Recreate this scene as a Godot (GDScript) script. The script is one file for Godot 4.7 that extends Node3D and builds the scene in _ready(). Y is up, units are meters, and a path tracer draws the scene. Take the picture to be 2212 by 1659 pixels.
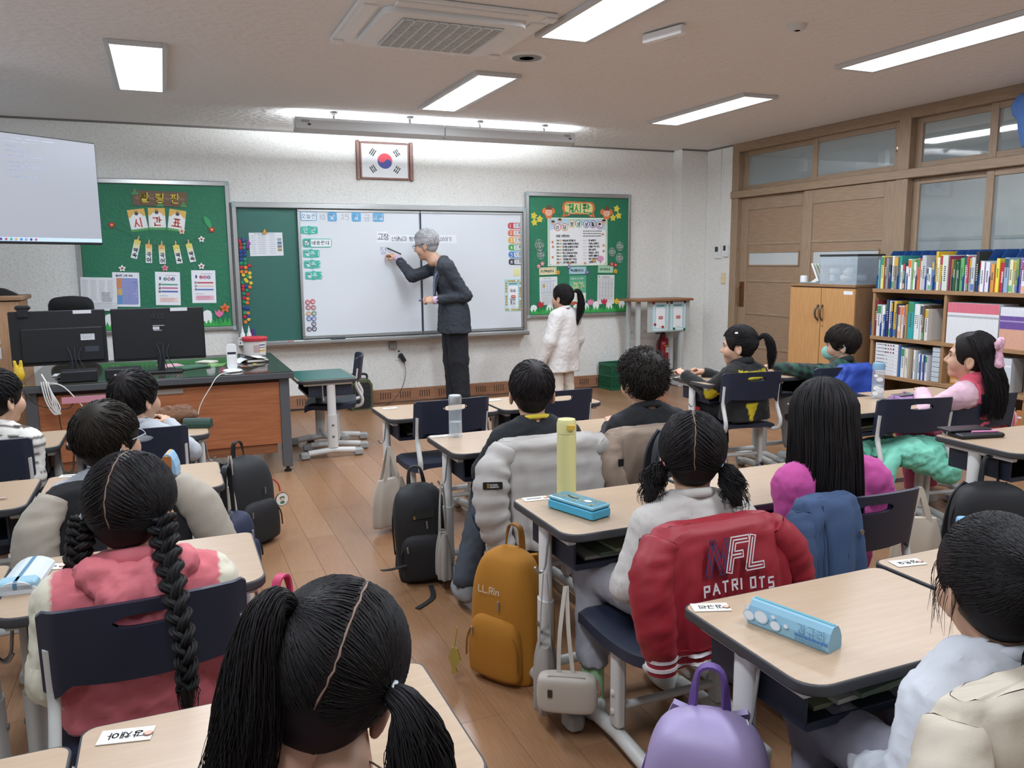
extends Node3D
var rng:=RandomNumberGenerator.new()
var mats:={}
var taken:={}
var tex:={}
var folds:=FastNoiseLite.new()

# ---------------------------------------------------------------- the scene
const LED:=3.3
const BOARD:=5.0
const SKY:=1.6
const EXPOSURE:=1.12

func eye_turn()->Basis:
	return Basis(Vector3.UP,deg_to_rad(-22.8266))*Basis(Vector3.RIGHT,deg_to_rad(-8.5052))*Basis(Vector3.BACK,deg_to_rad(-.5108))

func _ready()->void:
	var cam:=Camera3D.new()
	cam.name="camera"
	cam.fov=rad_to_deg(2.0*atan(829.5/1760.25))
	cam.near=.05
	cam.far=60.0
	cam.transform=Transform3D(eye_turn(),Vector3(0,1.399,7.991))
	add_child(cam)
	cam.current=true
	var we:=WorldEnvironment.new()
	we.name="environment"
	var e:=Environment.new()
	e.background_mode=Environment.BG_COLOR
	e.background_color=Color(.86,.93,1.0)
	e.background_energy_multiplier=SKY
	e.tonemap_mode=Environment.TONE_MAPPER_LINEAR
	e.tonemap_exposure=EXPOSURE
	e.sdfgi_enabled=true
	e.ssao_enabled=true
	e.ssil_enabled=true
	we.environment=e
	add_child(we)
	rng.seed=5
	folds.seed=21
	folds.frequency=1.0
	folds.fractal_octaves=3
	build_room()
	build_ceiling()
	build_boards()
	build_furniture()
	build_things()
	build_people()
	build_bags()

func num(called: String)->String:
	taken[called]=taken.get(called,-1)+1
	return called if taken[called]==0 else "%s_%03d" % [called,taken[called]]

func tag(o: Node3D,label: String,category: String,group:="")->Node3D:
	o.set_meta("label",label)
	o.set_meta("category",category)
	if group:
		o.set_meta("group",group)
	return o

func thing(called: String,label: String,category: String,at:=Vector3.ZERO,turn:=.0,group:="")->Node3D:
	var o:=Node3D.new()
	o.name=num(called)
	add_child(o)
	o.position=at
	o.rotation_degrees.y=turn
	return tag(o,label,category,group)

func part(parent: Node3D,called: String,mb: MB,m: Material,label:="")->MeshInstance3D:
	var o:=MeshInstance3D.new()
	o.name=called
	o.mesh=mb.mesh()
	o.material_override=m
	parent.add_child(o,true)
	if label:
		o.set_meta("label",label)
	return o

func solo(called: String,mb: MB,m: Material,label: String,category: String,group:="",at:=Vector3.ZERO,turn:=.0)->MeshInstance3D:
	var o:=part(self,num(called),mb,m)
	o.position=at
	o.rotation_degrees.y=turn
	tag(o,label,category,group)
	return o

func structure(called: String,mb: MB,m: Material)->MeshInstance3D:
	var o:=part(self,called,mb,m)
	o.set_meta("kind","structure")
	return o

func copy(o: Node3D,label: String,at: Vector3,turn:=.0)->Node3D:
	var r: Node3D=o.duplicate()
	r.name=num(str(o.name).rstrip("_0123456789"))
	add_child(r)
	r.position=at
	r.rotation_degrees.y=turn
	r.set_meta("label",label)
	return r

func pv(a: Array)->PackedVector3Array:
	return PackedVector3Array(a)

func p2(a: Array)->PackedVector2Array:  # flat list x,y,x,y ...
	var o:=PackedVector2Array()
	for k in range(0,a.size(),2):
		o.append(Vector2(a[k],a[k+1]))
	return o

func curve(pts: Array,step:=6)->PackedVector3Array:  # a smooth line through the points
	var o:=PackedVector3Array()
	for i in pts.size() - 1:
		var a: Vector3=pts[maxi(i - 1,0)]
		var b: Vector3=pts[i]
		var c: Vector3=pts[i+1]
		var d: Vector3=pts[mini(i+2,pts.size() - 1)]
		for k in step:
			o.append(b.cubic_interpolate(c,a,d,float(k)/step))
	o.append(pts[-1])
	return o

func bx(at: Vector3,s: Vector3,bev:=.002)->MB:
	var m:=MB.new()
	m.box(at,s,bev)
	return m

# ---------------------------------------------------------------- materials
func mt(hex: String,rough:=.55,metal:=.0,spec:=.5)->StandardMaterial3D:
	var key:="%s %.2f %.2f %.2f" % [hex,rough,metal,spec]
	if not mats.has(key):
		var m:=StandardMaterial3D.new()
		m.albedo_color=Color(hex)
		m.roughness=rough
		m.metallic=metal
		m.metallic_specular=spec
		mats[key]=m
	return mats[key]

func printed(rough:=.5)->StandardMaterial3D:
	var key:="print %.2f" % rough
	if not mats.has(key):
		var m:=StandardMaterial3D.new()
		m.vertex_color_use_as_albedo=true
		m.roughness=rough
		mats[key]=m
	return mats[key]

func noise_tex(key: String,freq: float,oct:=3,size:=256,normal:=false,bump:=4.0)->NoiseTexture2D:
	if not tex.has(key):
		var no:=FastNoiseLite.new()
		no.seed=7
		no.frequency=freq
		no.fractal_octaves=oct
		var t:=NoiseTexture2D.new()
		t.width=size
		t.height=size
		t.seamless=true
		t.noise=no
		t.as_normal_map=normal
		t.bump_strength=bump
		t.generate_mipmaps=false
		tex[key]=t
	return tex[key]

# cloth: a fine weave as relief; tinted=colours come from the mesh
func cloth(hex: String,rough:=.85,weave:=40.0,sheen:=.25,tinted:=false)->StandardMaterial3D:
	var key:="cloth %s %.2f %.1f %.2f %s" % [hex,rough,weave,sheen,tinted]
	if not mats.has(key):
		var m:=StandardMaterial3D.new()
		m.albedo_color=Color(hex)
		m.roughness=rough
		m.vertex_color_use_as_albedo=tinted
		if weave>0:
			m.normal_enabled=true
			m.normal_texture=noise_tex("weave",.25,2,256,true,3.0)
			m.normal_scale=.3
			m.uv1_triplanar=true
			m.uv1_scale=Vector3.ONE*weave/3.0
		if sheen>0:
			m.rim_enabled=true
			m.rim=sheen
			m.rim_tint=.6
		mats[key]=m
	return mats[key]

# wood: two tones drawn out along one axis (0 x,1 y,2 z)
func wood(hex_a: String,hex_b: String,axis: int,rough:=.45,fine:=14.0,world:=false,clear:=.0)->StandardMaterial3D:
	var key:="wood %s %s %d %.2f %.1f %s" % [hex_a,hex_b,axis,rough,fine,world]
	if not mats.has(key):
		var tk:="grain %s %s" % [hex_a,hex_b]
		if not tex.has(tk):
			var no:=FastNoiseLite.new()
			no.seed=3
			no.frequency=.035
			no.fractal_octaves=5
			no.fractal_gain=.62
			no.domain_warp_enabled=true
			no.domain_warp_amplitude=12
			var g:=Gradient.new()
			g.set_color(0,Color(hex_a))
			g.set_color(1,Color(hex_b))
			g.set_offset(0,.25)
			g.set_offset(1,.75)
			var t:=NoiseTexture2D.new()
			t.width=512
			t.height=512
			t.seamless=true
			t.noise=no
			t.color_ramp=g
			t.generate_mipmaps=false
			tex[tk]=t
		var m:=StandardMaterial3D.new()
		m.albedo_texture=tex[tk]
		m.roughness=rough
		m.uv1_triplanar=true
		m.uv1_world_triplanar=world
		var s:=Vector3.ONE*fine/4.0
		s[axis]=fine/60.0
		m.uv1_scale=s
		if clear>0:
			m.clearcoat_enabled=true
			m.clearcoat=clear
			m.clearcoat_roughness=.25
		mats[key]=m
	return mats[key]

# painted or papered plaster with dark specks
func plaster(key: String,hex: String,specks: int,per: float,dark: Array,size:=1024)->StandardMaterial3D:
	var im:=Image.create(size,size,false,Image.FORMAT_RGB8)
	im.fill(Color(hex))
	var g:=RandomNumberGenerator.new()
	g.seed=11
	for k in specks:
		var at:=Vector2i(g.randi() % size,g.randi() % size)
		var c:=Color(dark[g.randi() % dark.size()]).lerp(Color(hex),g.randf_range(.1,.75))
		var dir:=Vector2.from_angle(g.randf()*TAU)
		for j in g.randi_range(2,7):
			var q:=Vector2i(Vector2(at)+dir*j)
			im.fill_rect(Rect2i(posmod(q.x,size - 2),posmod(q.y,size - 2),g.randi_range(1,2),g.randi_range(1,2)),c)
	var m:=StandardMaterial3D.new()
	m.albedo_texture=ImageTexture.create_from_image(im)
	m.roughness=.85
	m.uv1_triplanar=true
	m.uv1_world_triplanar=true
	m.uv1_scale=Vector3.ONE/per
	m.uv1_triplanar_sharpness=8
	m.normal_enabled=true
	m.normal_texture=noise_tex("lumps",.08,3,256,true,5.0)
	m.normal_scale=.16
	mats[key]=m
	return m

# ---------------------------------------------------------------- mesh builder
class MB:
	var v:=PackedVector3Array()
	var n:=PackedVector3Array()
	var c:=PackedColorArray()
	var t:=PackedVector2Array()
	var ix:=PackedInt32Array()
	var col:=Color.WHITE
	var xf:=Transform3D.IDENTITY
	var lay:=.0005  # height of the print layer now being laid down

	func vt(p: Vector3,nn: Vector3,uv:=Vector2.ZERO)->int:
		v.append(xf*p)
		n.append((xf.basis*nn).normalized())
		c.append(col)
		t.append(uv)
		return v.size() - 1

	func tri(a: int,b: int,d: int)->void:
		ix.append(a)
		ix.append(d)
		ix.append(b)

	func quad(a: int,b: int,d: int,e: int)->void:
		tri(a,b,d)
		tri(a,d,e)

	# rows of points; the surface faces (next column) x (next row)
	func grid(rows: Array,wrap:=false,cap0:=false,cap1:=false)->void:
		var nr:=rows.size()
		var nc: int=rows[0].size()
		var base:=v.size()
		for r in nr:
			var row: PackedVector3Array=rows[r]
			var up: PackedVector3Array=rows[maxi(r - 1,0)]
			var dn: PackedVector3Array=rows[mini(r+1,nr - 1)]
			for k in nc:
				var a:=row[(k+nc - 1) % nc] if wrap else row[maxi(k - 1,0)]
				var b:=row[(k+1) % nc] if wrap else row[mini(k+1,nc - 1)]
				var nn:=(b - a).cross(dn[k] - up[k])
				if nn.length_squared()<1e-16:
					nn=(b - a).cross(dn[(k+1) % nc] - up[(k+nc - 1) % nc])
				if nn.length_squared()<1e-18:
					nn=Vector3.UP
				vt(row[k],nn.normalized(),Vector2(float(k)/nc,float(r)/nr))
		var last:=nc if wrap else nc - 1
		for r in nr - 1:
			for k in last:
				var k2:=(k+1) % nc
				quad(base+r*nc+k,base+r*nc+k2,base+(r+1)*nc+k2,base+(r+1)*nc+k)
		if cap0:
			cap(rows[0],true)
		if cap1:
			cap(rows[nr - 1],false)

	func cap(row: PackedVector3Array,flip: bool)->void:
		var mid:=Vector3.ZERO
		for p in row:
			mid+=p
		mid /= row.size()
		var nn:=Vector3.ZERO
		for k in row.size():
			nn+=(row[k] - mid).cross(row[(k+1) % row.size()] - mid)
		nn=nn.normalized()*(-1.0 if flip else 1.0)
		var m:=vt(mid,nn)
		var b:=v.size()
		for p in row:
			vt(p,nn)
		for k in row.size():
			var k2:=(k+1) % row.size()
			if flip:
				tri(m,b+k2,b+k)
			else:
				tri(m,b+k,b+k2)

	func box(at: Vector3,s: Vector3,bev:=.0)->void:
		var h:=s/2
		bev=minf(bev,minf(h.x,minf(h.y,h.z))*.9)
		var id:={}
		for ax in 3:
			for sg in [-1,1]:
				var nn:=Vector3.ZERO
				nn[ax]=sg
				for i in [-1,1]:
					for j in [-1,1]:
						var p:=Vector3.ZERO
						p[ax]=sg*h[ax]
						p[(ax+1) % 3]=i*(h[(ax+1) % 3] - bev)
						p[(ax+2) % 3]=j*(h[(ax+2) % 3] - bev)
						var key:=Vector3i.ZERO
						key[ax]=sg
						key[(ax+1) % 3]=i
						key[(ax+2) % 3]=j
						id[[ax,key]]=vt(at+p,nn)
				var q:=[]
				for e in [[-1,-1],[1,-1],[1,1],[-1,1]]:
					var key:=Vector3i.ZERO
					key[ax]=sg
					key[(ax+1) % 3]=e[0]
					key[(ax+2) % 3]=e[1]
					q.append(id[[ax,key]])
				if sg>0:
					quad(q[0],q[1],q[2],q[3])
				else:
					quad(q[3],q[2],q[1],q[0])
		if bev<=.0:
			return
		for ax in 3:  # edges along ax
			var a1:=(ax+1) % 3
			var a2:=(ax+2) % 3
			for s1 in [-1,1]:
				for s2 in [-1,1]:
					var lo:=Vector3i.ZERO
					lo[a1]=s1
					lo[a2]=s2
					lo[ax]=-1
					var hi:=lo
					hi[ax]=1
					var q:=[id[[a1,lo]],id[[a2,lo]],id[[a2,hi]],id[[a1,hi]]]
					if s1*s2>0:
						quad(q[0],q[1],q[2],q[3])
					else:
						quad(q[3],q[2],q[1],q[0])
		for sx in [-1,1]:
			for sy in [-1,1]:
				for sz in [-1,1]:
					var key:=Vector3i(sx,sy,sz)
					if sx*sy*sz>0:
						tri(id[[0,key]],id[[1,key]],id[[2,key]])
					else:
						tri(id[[2,key]],id[[1,key]],id[[0,key]])

	# a round bar through the points; rad one number or one per point; fl flattens it
	func tube(path: PackedVector3Array,rad: Variant,sides:=8,caps:=true,fl:=1.0,up:=Vector3.ZERO,closed:=false)->void:
		var rows:=[]
		var np:=path.size()
		var nn:=up
		for i in np:
			var tg: Vector3
			if closed:
				tg=path[(i+1) % np] - path[(i+np - 1) % np]
			else:
				tg=path[mini(i+1,np - 1)] - path[maxi(i - 1,0)]
			tg=tg.normalized()
			if up != Vector3.ZERO:
				nn=up
			elif nn==Vector3.ZERO:
				nn=Vector3.RIGHT if absf(tg.x)<.8 else Vector3.UP
			nn=(nn - tg*nn.dot(tg)).normalized()
			var bb:=tg.cross(nn)
			var r: float=rad if rad is float else rad[i]
			var row:=PackedVector3Array()
			for k in sides:
				var a:=TAU*k/sides
				row.append(path[i]+nn*(cos(a)*r)+bb*(sin(a)*r*fl))
			rows.append(row)
		if closed:
			rows.append(rows[0])
		grid(rows,true,caps and not closed,caps and not closed)

	# a flat strap: width w across,thickness th along up
	func strap(path: PackedVector3Array,w: float,th: float,up: Vector3)->void:
		var rows:=[]
		for i in path.size():
			var tg:=(path[mini(i+1,path.size() - 1)] - path[maxi(i - 1,0)]).normalized()
			var sd:=tg.cross(up).normalized()
			var nn:=sd.cross(tg)
			var row:=PackedVector3Array()
			for q in [[1,-1],[1,1],[-1,1],[-1,-1]]:
				row.append(path[i]+nn*(q[1]*th/2)+sd*(q[0]*w/2))
			row.reverse()
			rows.append(row)
		for k in 4:
			var two:=[]
			for r in rows:
				two.append(PackedVector3Array([r[k],r[(k+1) % 4]]))
			grid(two)
		cap(rows[0],true)
		cap(rows[-1],false)

	# (radius,height) pairs turned round the y axis; corners sharper than 35 degrees stay sharp
	func lathe(prof: PackedVector2Array,sides:=20,at:=Vector3.ZERO)->void:
		var run:=[prof[0]]
		for i in range(1,prof.size()):
			run.append(prof[i])
			var sharp:=i==prof.size() - 1
			if not sharp:
				sharp=absf((prof[i] - prof[i - 1]).angle_to(prof[i+1] - prof[i]))>.6
			if sharp:
				var rows:=[]
				for q in run:
					var row:=PackedVector3Array()
					for k in sides:
						var a:=-TAU*k/sides
						row.append(at+Vector3(cos(a)*q.x,q.y,sin(a)*q.x))
					rows.append(row)
				grid(rows,true)
				run=[prof[i]]

	# flat outline (counter-clockwise in x,y) pushed out along z
	func prism(poly: PackedVector2Array,z0: float,z1: float)->void:
		if Geometry2D.is_polygon_clockwise(poly):
			poly.reverse()
		var tr:=Geometry2D.triangulate_polygon(poly)
		for s in [0,1]:
			var b:=v.size()
			for p in poly:
				vt(Vector3(p.x,p.y,z1 if s else z0),Vector3(0,0,1 if s else -1),p)
			for k in range(0,tr.size(),3):
				var a:=poly[tr[k]]
				var ccw:=(poly[tr[k+1]] - a).cross(poly[tr[k+2]] - a)>0
				if ccw==(s==1):
					tri(b+tr[k],b+tr[k+1],b+tr[k+2])
				else:
					tri(b+tr[k],b+tr[k+2],b+tr[k+1])
		var np:=poly.size()
		for k in np:
			var p:=poly[k]
			var q:=poly[(k+1) % np]
			var nn:=Vector3(q.y - p.y,p.x - q.x,0).normalized()
			quad(vt(Vector3(p.x,p.y,z0),nn),vt(Vector3(q.x,q.y,z0),nn),vt(Vector3(q.x,q.y,z1),nn),vt(Vector3(p.x,p.y,z1),nn))

	func add(o: MB,x: Transform3D)->void:
		var b:=v.size()
		for k in o.v.size():
			v.append(x*o.v[k])
			n.append((x.basis*o.n[k]).normalized())
		c.append_array(o.c)
		t.append_array(o.t)
		var flip:=x.basis.determinant()<0
		for k in range(0,o.ix.size(),3):
			ix.append(b+o.ix[k])
			ix.append(b+o.ix[k+(2 if flip else 1)])
			ix.append(b+o.ix[k+(1 if flip else 2)])

	func smooth()->void:
		n.fill(Vector3.ZERO)
		for k in range(0,ix.size(),3):
			var a:=ix[k]
			var b:=ix[k+1]
			var d:=ix[k+2]
			var f:=(v[d] - v[a]).cross(v[b] - v[a])
			n[a]+=f
			n[b]+=f
			n[d]+=f
		for k in n.size():
			n[k]=n[k].normalized()

	# cloth wrinkles: push points along their normals
	func wrinkle(no: FastNoiseLite,amp: float,stretch:=Vector3.ONE)->void:
		for k in v.size():
			var q:=v[k]*stretch
			v[k]+=n[k]*amp*(1.0 - 2.0*absf(no.get_noise_3dv(q))+.5*no.get_noise_3dv(q*2.3+Vector3(7,3,5)) - .4)
		smooth()

	func mesh()->ArrayMesh:
		var a:=[]
		a.resize(Mesh.ARRAY_MAX)
		a[Mesh.ARRAY_VERTEX]=v
		a[Mesh.ARRAY_NORMAL]=n
		a[Mesh.ARRAY_COLOR]=c
		a[Mesh.ARRAY_TEX_UV]=t
		a[Mesh.ARRAY_INDEX]=ix
		var am:=ArrayMesh.new()
		am.add_surface_from_arrays(Mesh.PRIMITIVE_TRIANGLES,a)
		return am

	# ------------------------------------------------ flat print,in the x,y plane of xf
	func ink(hex: String)->MB:
		col=Color(hex).srgb_to_linear()
		lay+=.00012
		return self

	func fill(poly: PackedVector2Array)->void:
		lay+=.00001
		if Geometry2D.is_polygon_clockwise(poly):
			poly.reverse()
		var tr:=Geometry2D.triangulate_polygon(poly)
		var b:=v.size()
		for p in poly:
			vt(Vector3(p.x,p.y,lay),Vector3(0,0,1))
		for k in range(0,tr.size(),3):
			if (poly[tr[k+1]] - poly[tr[k]]).cross(poly[tr[k+2]] - poly[tr[k]])>0:
				tri(b+tr[k],b+tr[k+1],b+tr[k+2])
			else:
				tri(b+tr[k],b+tr[k+2],b+tr[k+1])

	func rect(x0: float,y0: float,x1: float,y1: float)->void:
		quad(vt(Vector3(x0,y0,lay),Vector3(0,0,1)),vt(Vector3(x1,y0,lay),Vector3(0,0,1)),vt(Vector3(x1,y1,lay),Vector3(0,0,1)),vt(Vector3(x0,y1,lay),Vector3(0,0,1)))

	func rrect(x0: float,y0: float,x1: float,y1: float,r: float)->void:
		fill(MB.round_rect(x0,y0,x1,y1,r))

	func disc(x: float,y: float,rx: float,ry:=-1.0,seg:=20)->void:
		if ry<0:
			ry=rx
		lay+=.00001
		var m:=vt(Vector3(x,y,lay),Vector3(0,0,1))
		for k in seg:
			vt(Vector3(x+cos(TAU*k/seg)*rx,y+sin(TAU*k/seg)*ry,lay),Vector3(0,0,1))
		for k in seg:
			tri(m,m+1+k,m+1+(k+1) % seg)

	func line(pts: PackedVector2Array,w: float)->void:
		for k in pts.size() - 1:
			var d:=(pts[k+1] - pts[k]).normalized()*w/2
			var s:=Vector2(-d.y,d.x)
			var a:=pts[k] - d*.8
			var b:=pts[k+1]+d*.8
			var q:=[]
			for p in [a - s,b - s,b+s,a+s]:
				q.append(vt(Vector3(p.x,p.y,lay),Vector3(0,0,1)))
			quad(q[0],q[1],q[2],q[3])

	# lines of print too small to read
	func lines(x0: float,y0: float,x1: float,dy: float,count: int,w: float,seed_:=1)->void:
		var g:=RandomNumberGenerator.new()
		g.seed=seed_
		for k in count:
			var x:=x0
			var end:=lerpf(x0,x1,g.randf_range(.72,1.0))
			while x<end:
				var l:=g.randf_range(.03,.11)*(x1 - x0)
				rect(x,y0 - k*dy - w,minf(x+l,end),y0 - k*dy)
				x+=l+.02*(x1 - x0)

	# writing: Hangul put together from its letters,digits and capitals; size is one letter's height
	func write(s: String,x: float,y: float,size: float,w: float,adv:=1.04,lean:=.0)->void:
		for ch in s:
			if ch==" ":
				x+=size*.45
				continue
			var u:=ch.unicode_at(0)
			var parts:=[]
			var wide:=1.0
			if u>=0xAC00 and u<=0xD7A3:
				u-=0xAC00
				var a: String=MB.INI[u/588]
				var b: String=MB.MED[(u % 588)/28]
				var d: String=MB.FIN[u % 28]
				var hh:=.6 if d != "" else 1.0
				var tall: bool=b in "ㅏㅑㅓㅕㅣㅐㅒㅔㅖ"
				var flat: bool=b in "ㅗㅛㅜㅠㅡ"
				if tall:
					parts.append([a,.0,.05,.6,.92*hh])
					parts.append([b,.6,.0,1.0,1.0*hh])
				elif flat:
					parts.append([a,.12,.0,.88,.54*hh])
					parts.append([b,.0,.54*hh,1.0,1.0*hh])
				else:
					var two: Array=MB.MIX[b]
					parts.append([a,.05,.02,.62,.52*hh])
					parts.append([two[0],.0,.54*hh,.7,.98*hh])
					parts.append([two[1],.66,.0,1.0,1.0*hh])
				if d != "":
					parts.append([d,.14,.64,.88,1.0])
			else:
				wide=.3 if ch in "I.',1:i" else .66
				parts.append([ch,.0,.0,wide,1.0])
			for p in parts:
				for piece in MB.JAMO.get(p[0],"").split(" ",false):
					var pts:=PackedVector2Array()
					if piece[0] in "oO":
						for k in 13:
							pts.append(Vector2(4.5+3.6*cos(TAU*k/12),(5.0 if piece=="o" else 6.4)+(3.8 if piece=="o" else 2.5)*sin(TAU*k/12)))
					else:
						for k in range(0,piece.length(),2):
							pts.append(Vector2(float(piece[k]),float(piece[k+1])))
					for k in pts.size():
						var q:=Vector2(lerpf(p[1],p[3],pts[k].x/9.0),lerpf(p[2],p[4],pts[k].y/9.0))
						pts[k]=Vector2(x+(q.x+lean*(1.0 - q.y))*size,y+(1.0 - q.y)*size)
					line(pts,w)
			x+=size*wide*adv+size*.06

	const INI=["ㄱ","ㄲ","ㄴ","ㄷ","ㄸ","ㄹ","ㅁ","ㅂ","ㅃ","ㅅ","ㅆ","ㅇ","ㅈ","ㅉ","ㅊ","ㅋ","ㅌ","ㅍ","ㅎ"]
	const MED=["ㅏ","ㅐ","ㅑ","ㅒ","ㅓ","ㅔ","ㅕ","ㅖ","ㅗ","ㅘ","ㅙ","ㅚ","ㅛ","ㅜ","ㅝ","ㅞ","ㅟ","ㅠ","ㅡ","ㅢ","ㅣ"]
	const FIN=["","ㄱ","ㄲ","ㄳ","ㄴ","ㄵ","ㄶ","ㄷ","ㄹ","ㄺ","ㄻ","ㄼ","ㄽ","ㄾ","ㄿ","ㅀ","ㅁ","ㅂ","ㅄ","ㅅ","ㅆ","ㅇ","ㅈ","ㅊ","ㅋ","ㅌ","ㅍ","ㅎ"]
	const MIX={"ㅘ": ["ㅗ","ㅏ"],"ㅙ": ["ㅗ","ㅐ"],"ㅚ": ["ㅗ","ㅣ"],"ㅝ": ["ㅜ","ㅓ"],"ㅞ": ["ㅜ","ㅔ"],"ㅟ": ["ㅜ","ㅣ"],"ㅢ": ["ㅡ","ㅣ"]}
	const JAMO={"ㄱ": "118179","ㄲ": "114139 518189","ㄴ": "111888","ㄷ": "81111888","ㄸ": "41111747 81515787","ㄹ": "118184141898","ㅁ": "1181881811","ㅂ": "11188881 1484","ㅃ": "11184841 1545 51588881 5585","ㅅ": "5119 4489","ㅆ": "3108 3359 7158 7399","ㅇ": "o","ㅈ": "1181 5119 4489","ㅉ": "1141 3108 5191 7158 7399","ㅊ": "3060 1282 5219 4589","ㅋ": "118179 1575","ㅌ": "81111888 1575","ㅍ": "1181 1888 3138 6168","ㅎ": "3060 1282 O","ㅏ": "3039 3575","ㅑ": "3039 3373 3676","ㅓ": "6069 1565","ㅕ": "6069 1363 1666","ㅣ": "4049","ㅐ": "2029 6069 2565","ㅒ": "2029 6069 2363 2666","ㅔ": "4149 7079 0545","ㅖ": "4149 7079 0343 0646","ㅗ": "0797 4147","ㅛ": "0797 3137 6167","ㅜ": "0393 4349","ㅠ": "0393 3339 6369","ㅡ": "0595",
		"0": "o","1": "5159","2": "123171831888","3": "118144868819","4": "69611696","5": "81111474867919","6": "711418888515","7": "118139","8": "1181881811 1484","9": "8414118189","A": "094199 2666","B": "111979876515 65736111","C": "81111989","D": "11196987836111","E": "81111989 1575","F": "811119 1565","G": "811119898555","H": "1119 8189 1585","I": "1119","L": "111989","N": "19118981","O": "1181891911","P": "1911818515","R": "1911818515 4589","S": "811115858919","T": "1181 4149","U": "11198981","i": "4449 4142","n": "1419 14447479","Y": "1145 8145 4549","-": "2565",".": "1819","!": "4146 4849"}

	static func round_rect(x0: float,y0: float,x1: float,y1: float,r: float,seg:=4)->PackedVector2Array:
		var o:=PackedVector2Array()
		r=minf(r,minf(x1 - x0,y1 - y0)*.499)
		for q in [[x1 - r,y0+r,-PI/2],[x1 - r,y1 - r,.0],[x0+r,y1 - r,PI/2],[x0+r,y0+r,PI]]:
			for k in seg+1:
				var a: float=q[2]+PI/2*k/seg
				o.append(Vector2(q[0]+cos(a)*r,q[1]+sin(a)*r))
		return o

	static func star(x: float,y: float,r: float,inner:=.5,points:=5,turn:=.0)->PackedVector2Array:
		var o:=PackedVector2Array()
		for k in points*2:
			var a:=turn+PI/2+PI*k/points
			var q:=r if k % 2==0 else r*inner
			o.append(Vector2(x+cos(a)*q,y+sin(a)*q))
		return o

	static func flower(x: float,y: float,r: float,petals:=5,deep:=.22)->PackedVector2Array:
		var o:=PackedVector2Array()
		for k in petals*6:
			var a:=PI/2+TAU*k/(petals*6)
			var q:=r*(1.0 - deep+deep*cos((a - PI/2)*petals))
			o.append(Vector2(x+cos(a)*q,y+sin(a)*q))
		return o

# ---------------------------------------------------------------- smooth bodies: joined distance fields meshed as surface nets
static func cap_(a: Vector3,b: Vector3,ra: float,rb: float,k:=.03)->Array:
	return [0,a,b,ra,rb,k,0,Basis.IDENTITY]

static func ell(at: Vector3,r: Vector3,k:=.03,turn:=Basis.IDENTITY)->Array:
	return [1,at,r,.0,.0,k,0,turn.inverse()]

static func cut(nrm: Vector3,d: float,k:=.004)->Array:  # takes away where nrm . p>d
	return [2,nrm,Vector3.ZERO,d,.0,k,1,Basis.IDENTITY]

static func less(p: Array,k:=.01)->Array:
	p[6]=1
	p[5]=k
	return p

static func dist(q: Array,p: Vector3)->float:
	if q[0]==0:
		var a: Vector3=q[1]
		var ab: Vector3=q[2] - a
		var h:=clampf((p - a).dot(ab)/maxf(ab.length_squared(),1e-9),.0,1.0)
		return (p - a - ab*h).length() - lerpf(q[3],q[4],h)
	if q[0]==1:
		var e: Vector3=q[7]*(p - q[1])
		var r: Vector3=q[2]
		var k0:=(e/r).length()
		return k0*(k0 - 1.0)/maxf((e/(r*r)).length(),1e-6)
	return q[3] - p.dot(q[1])

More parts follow.
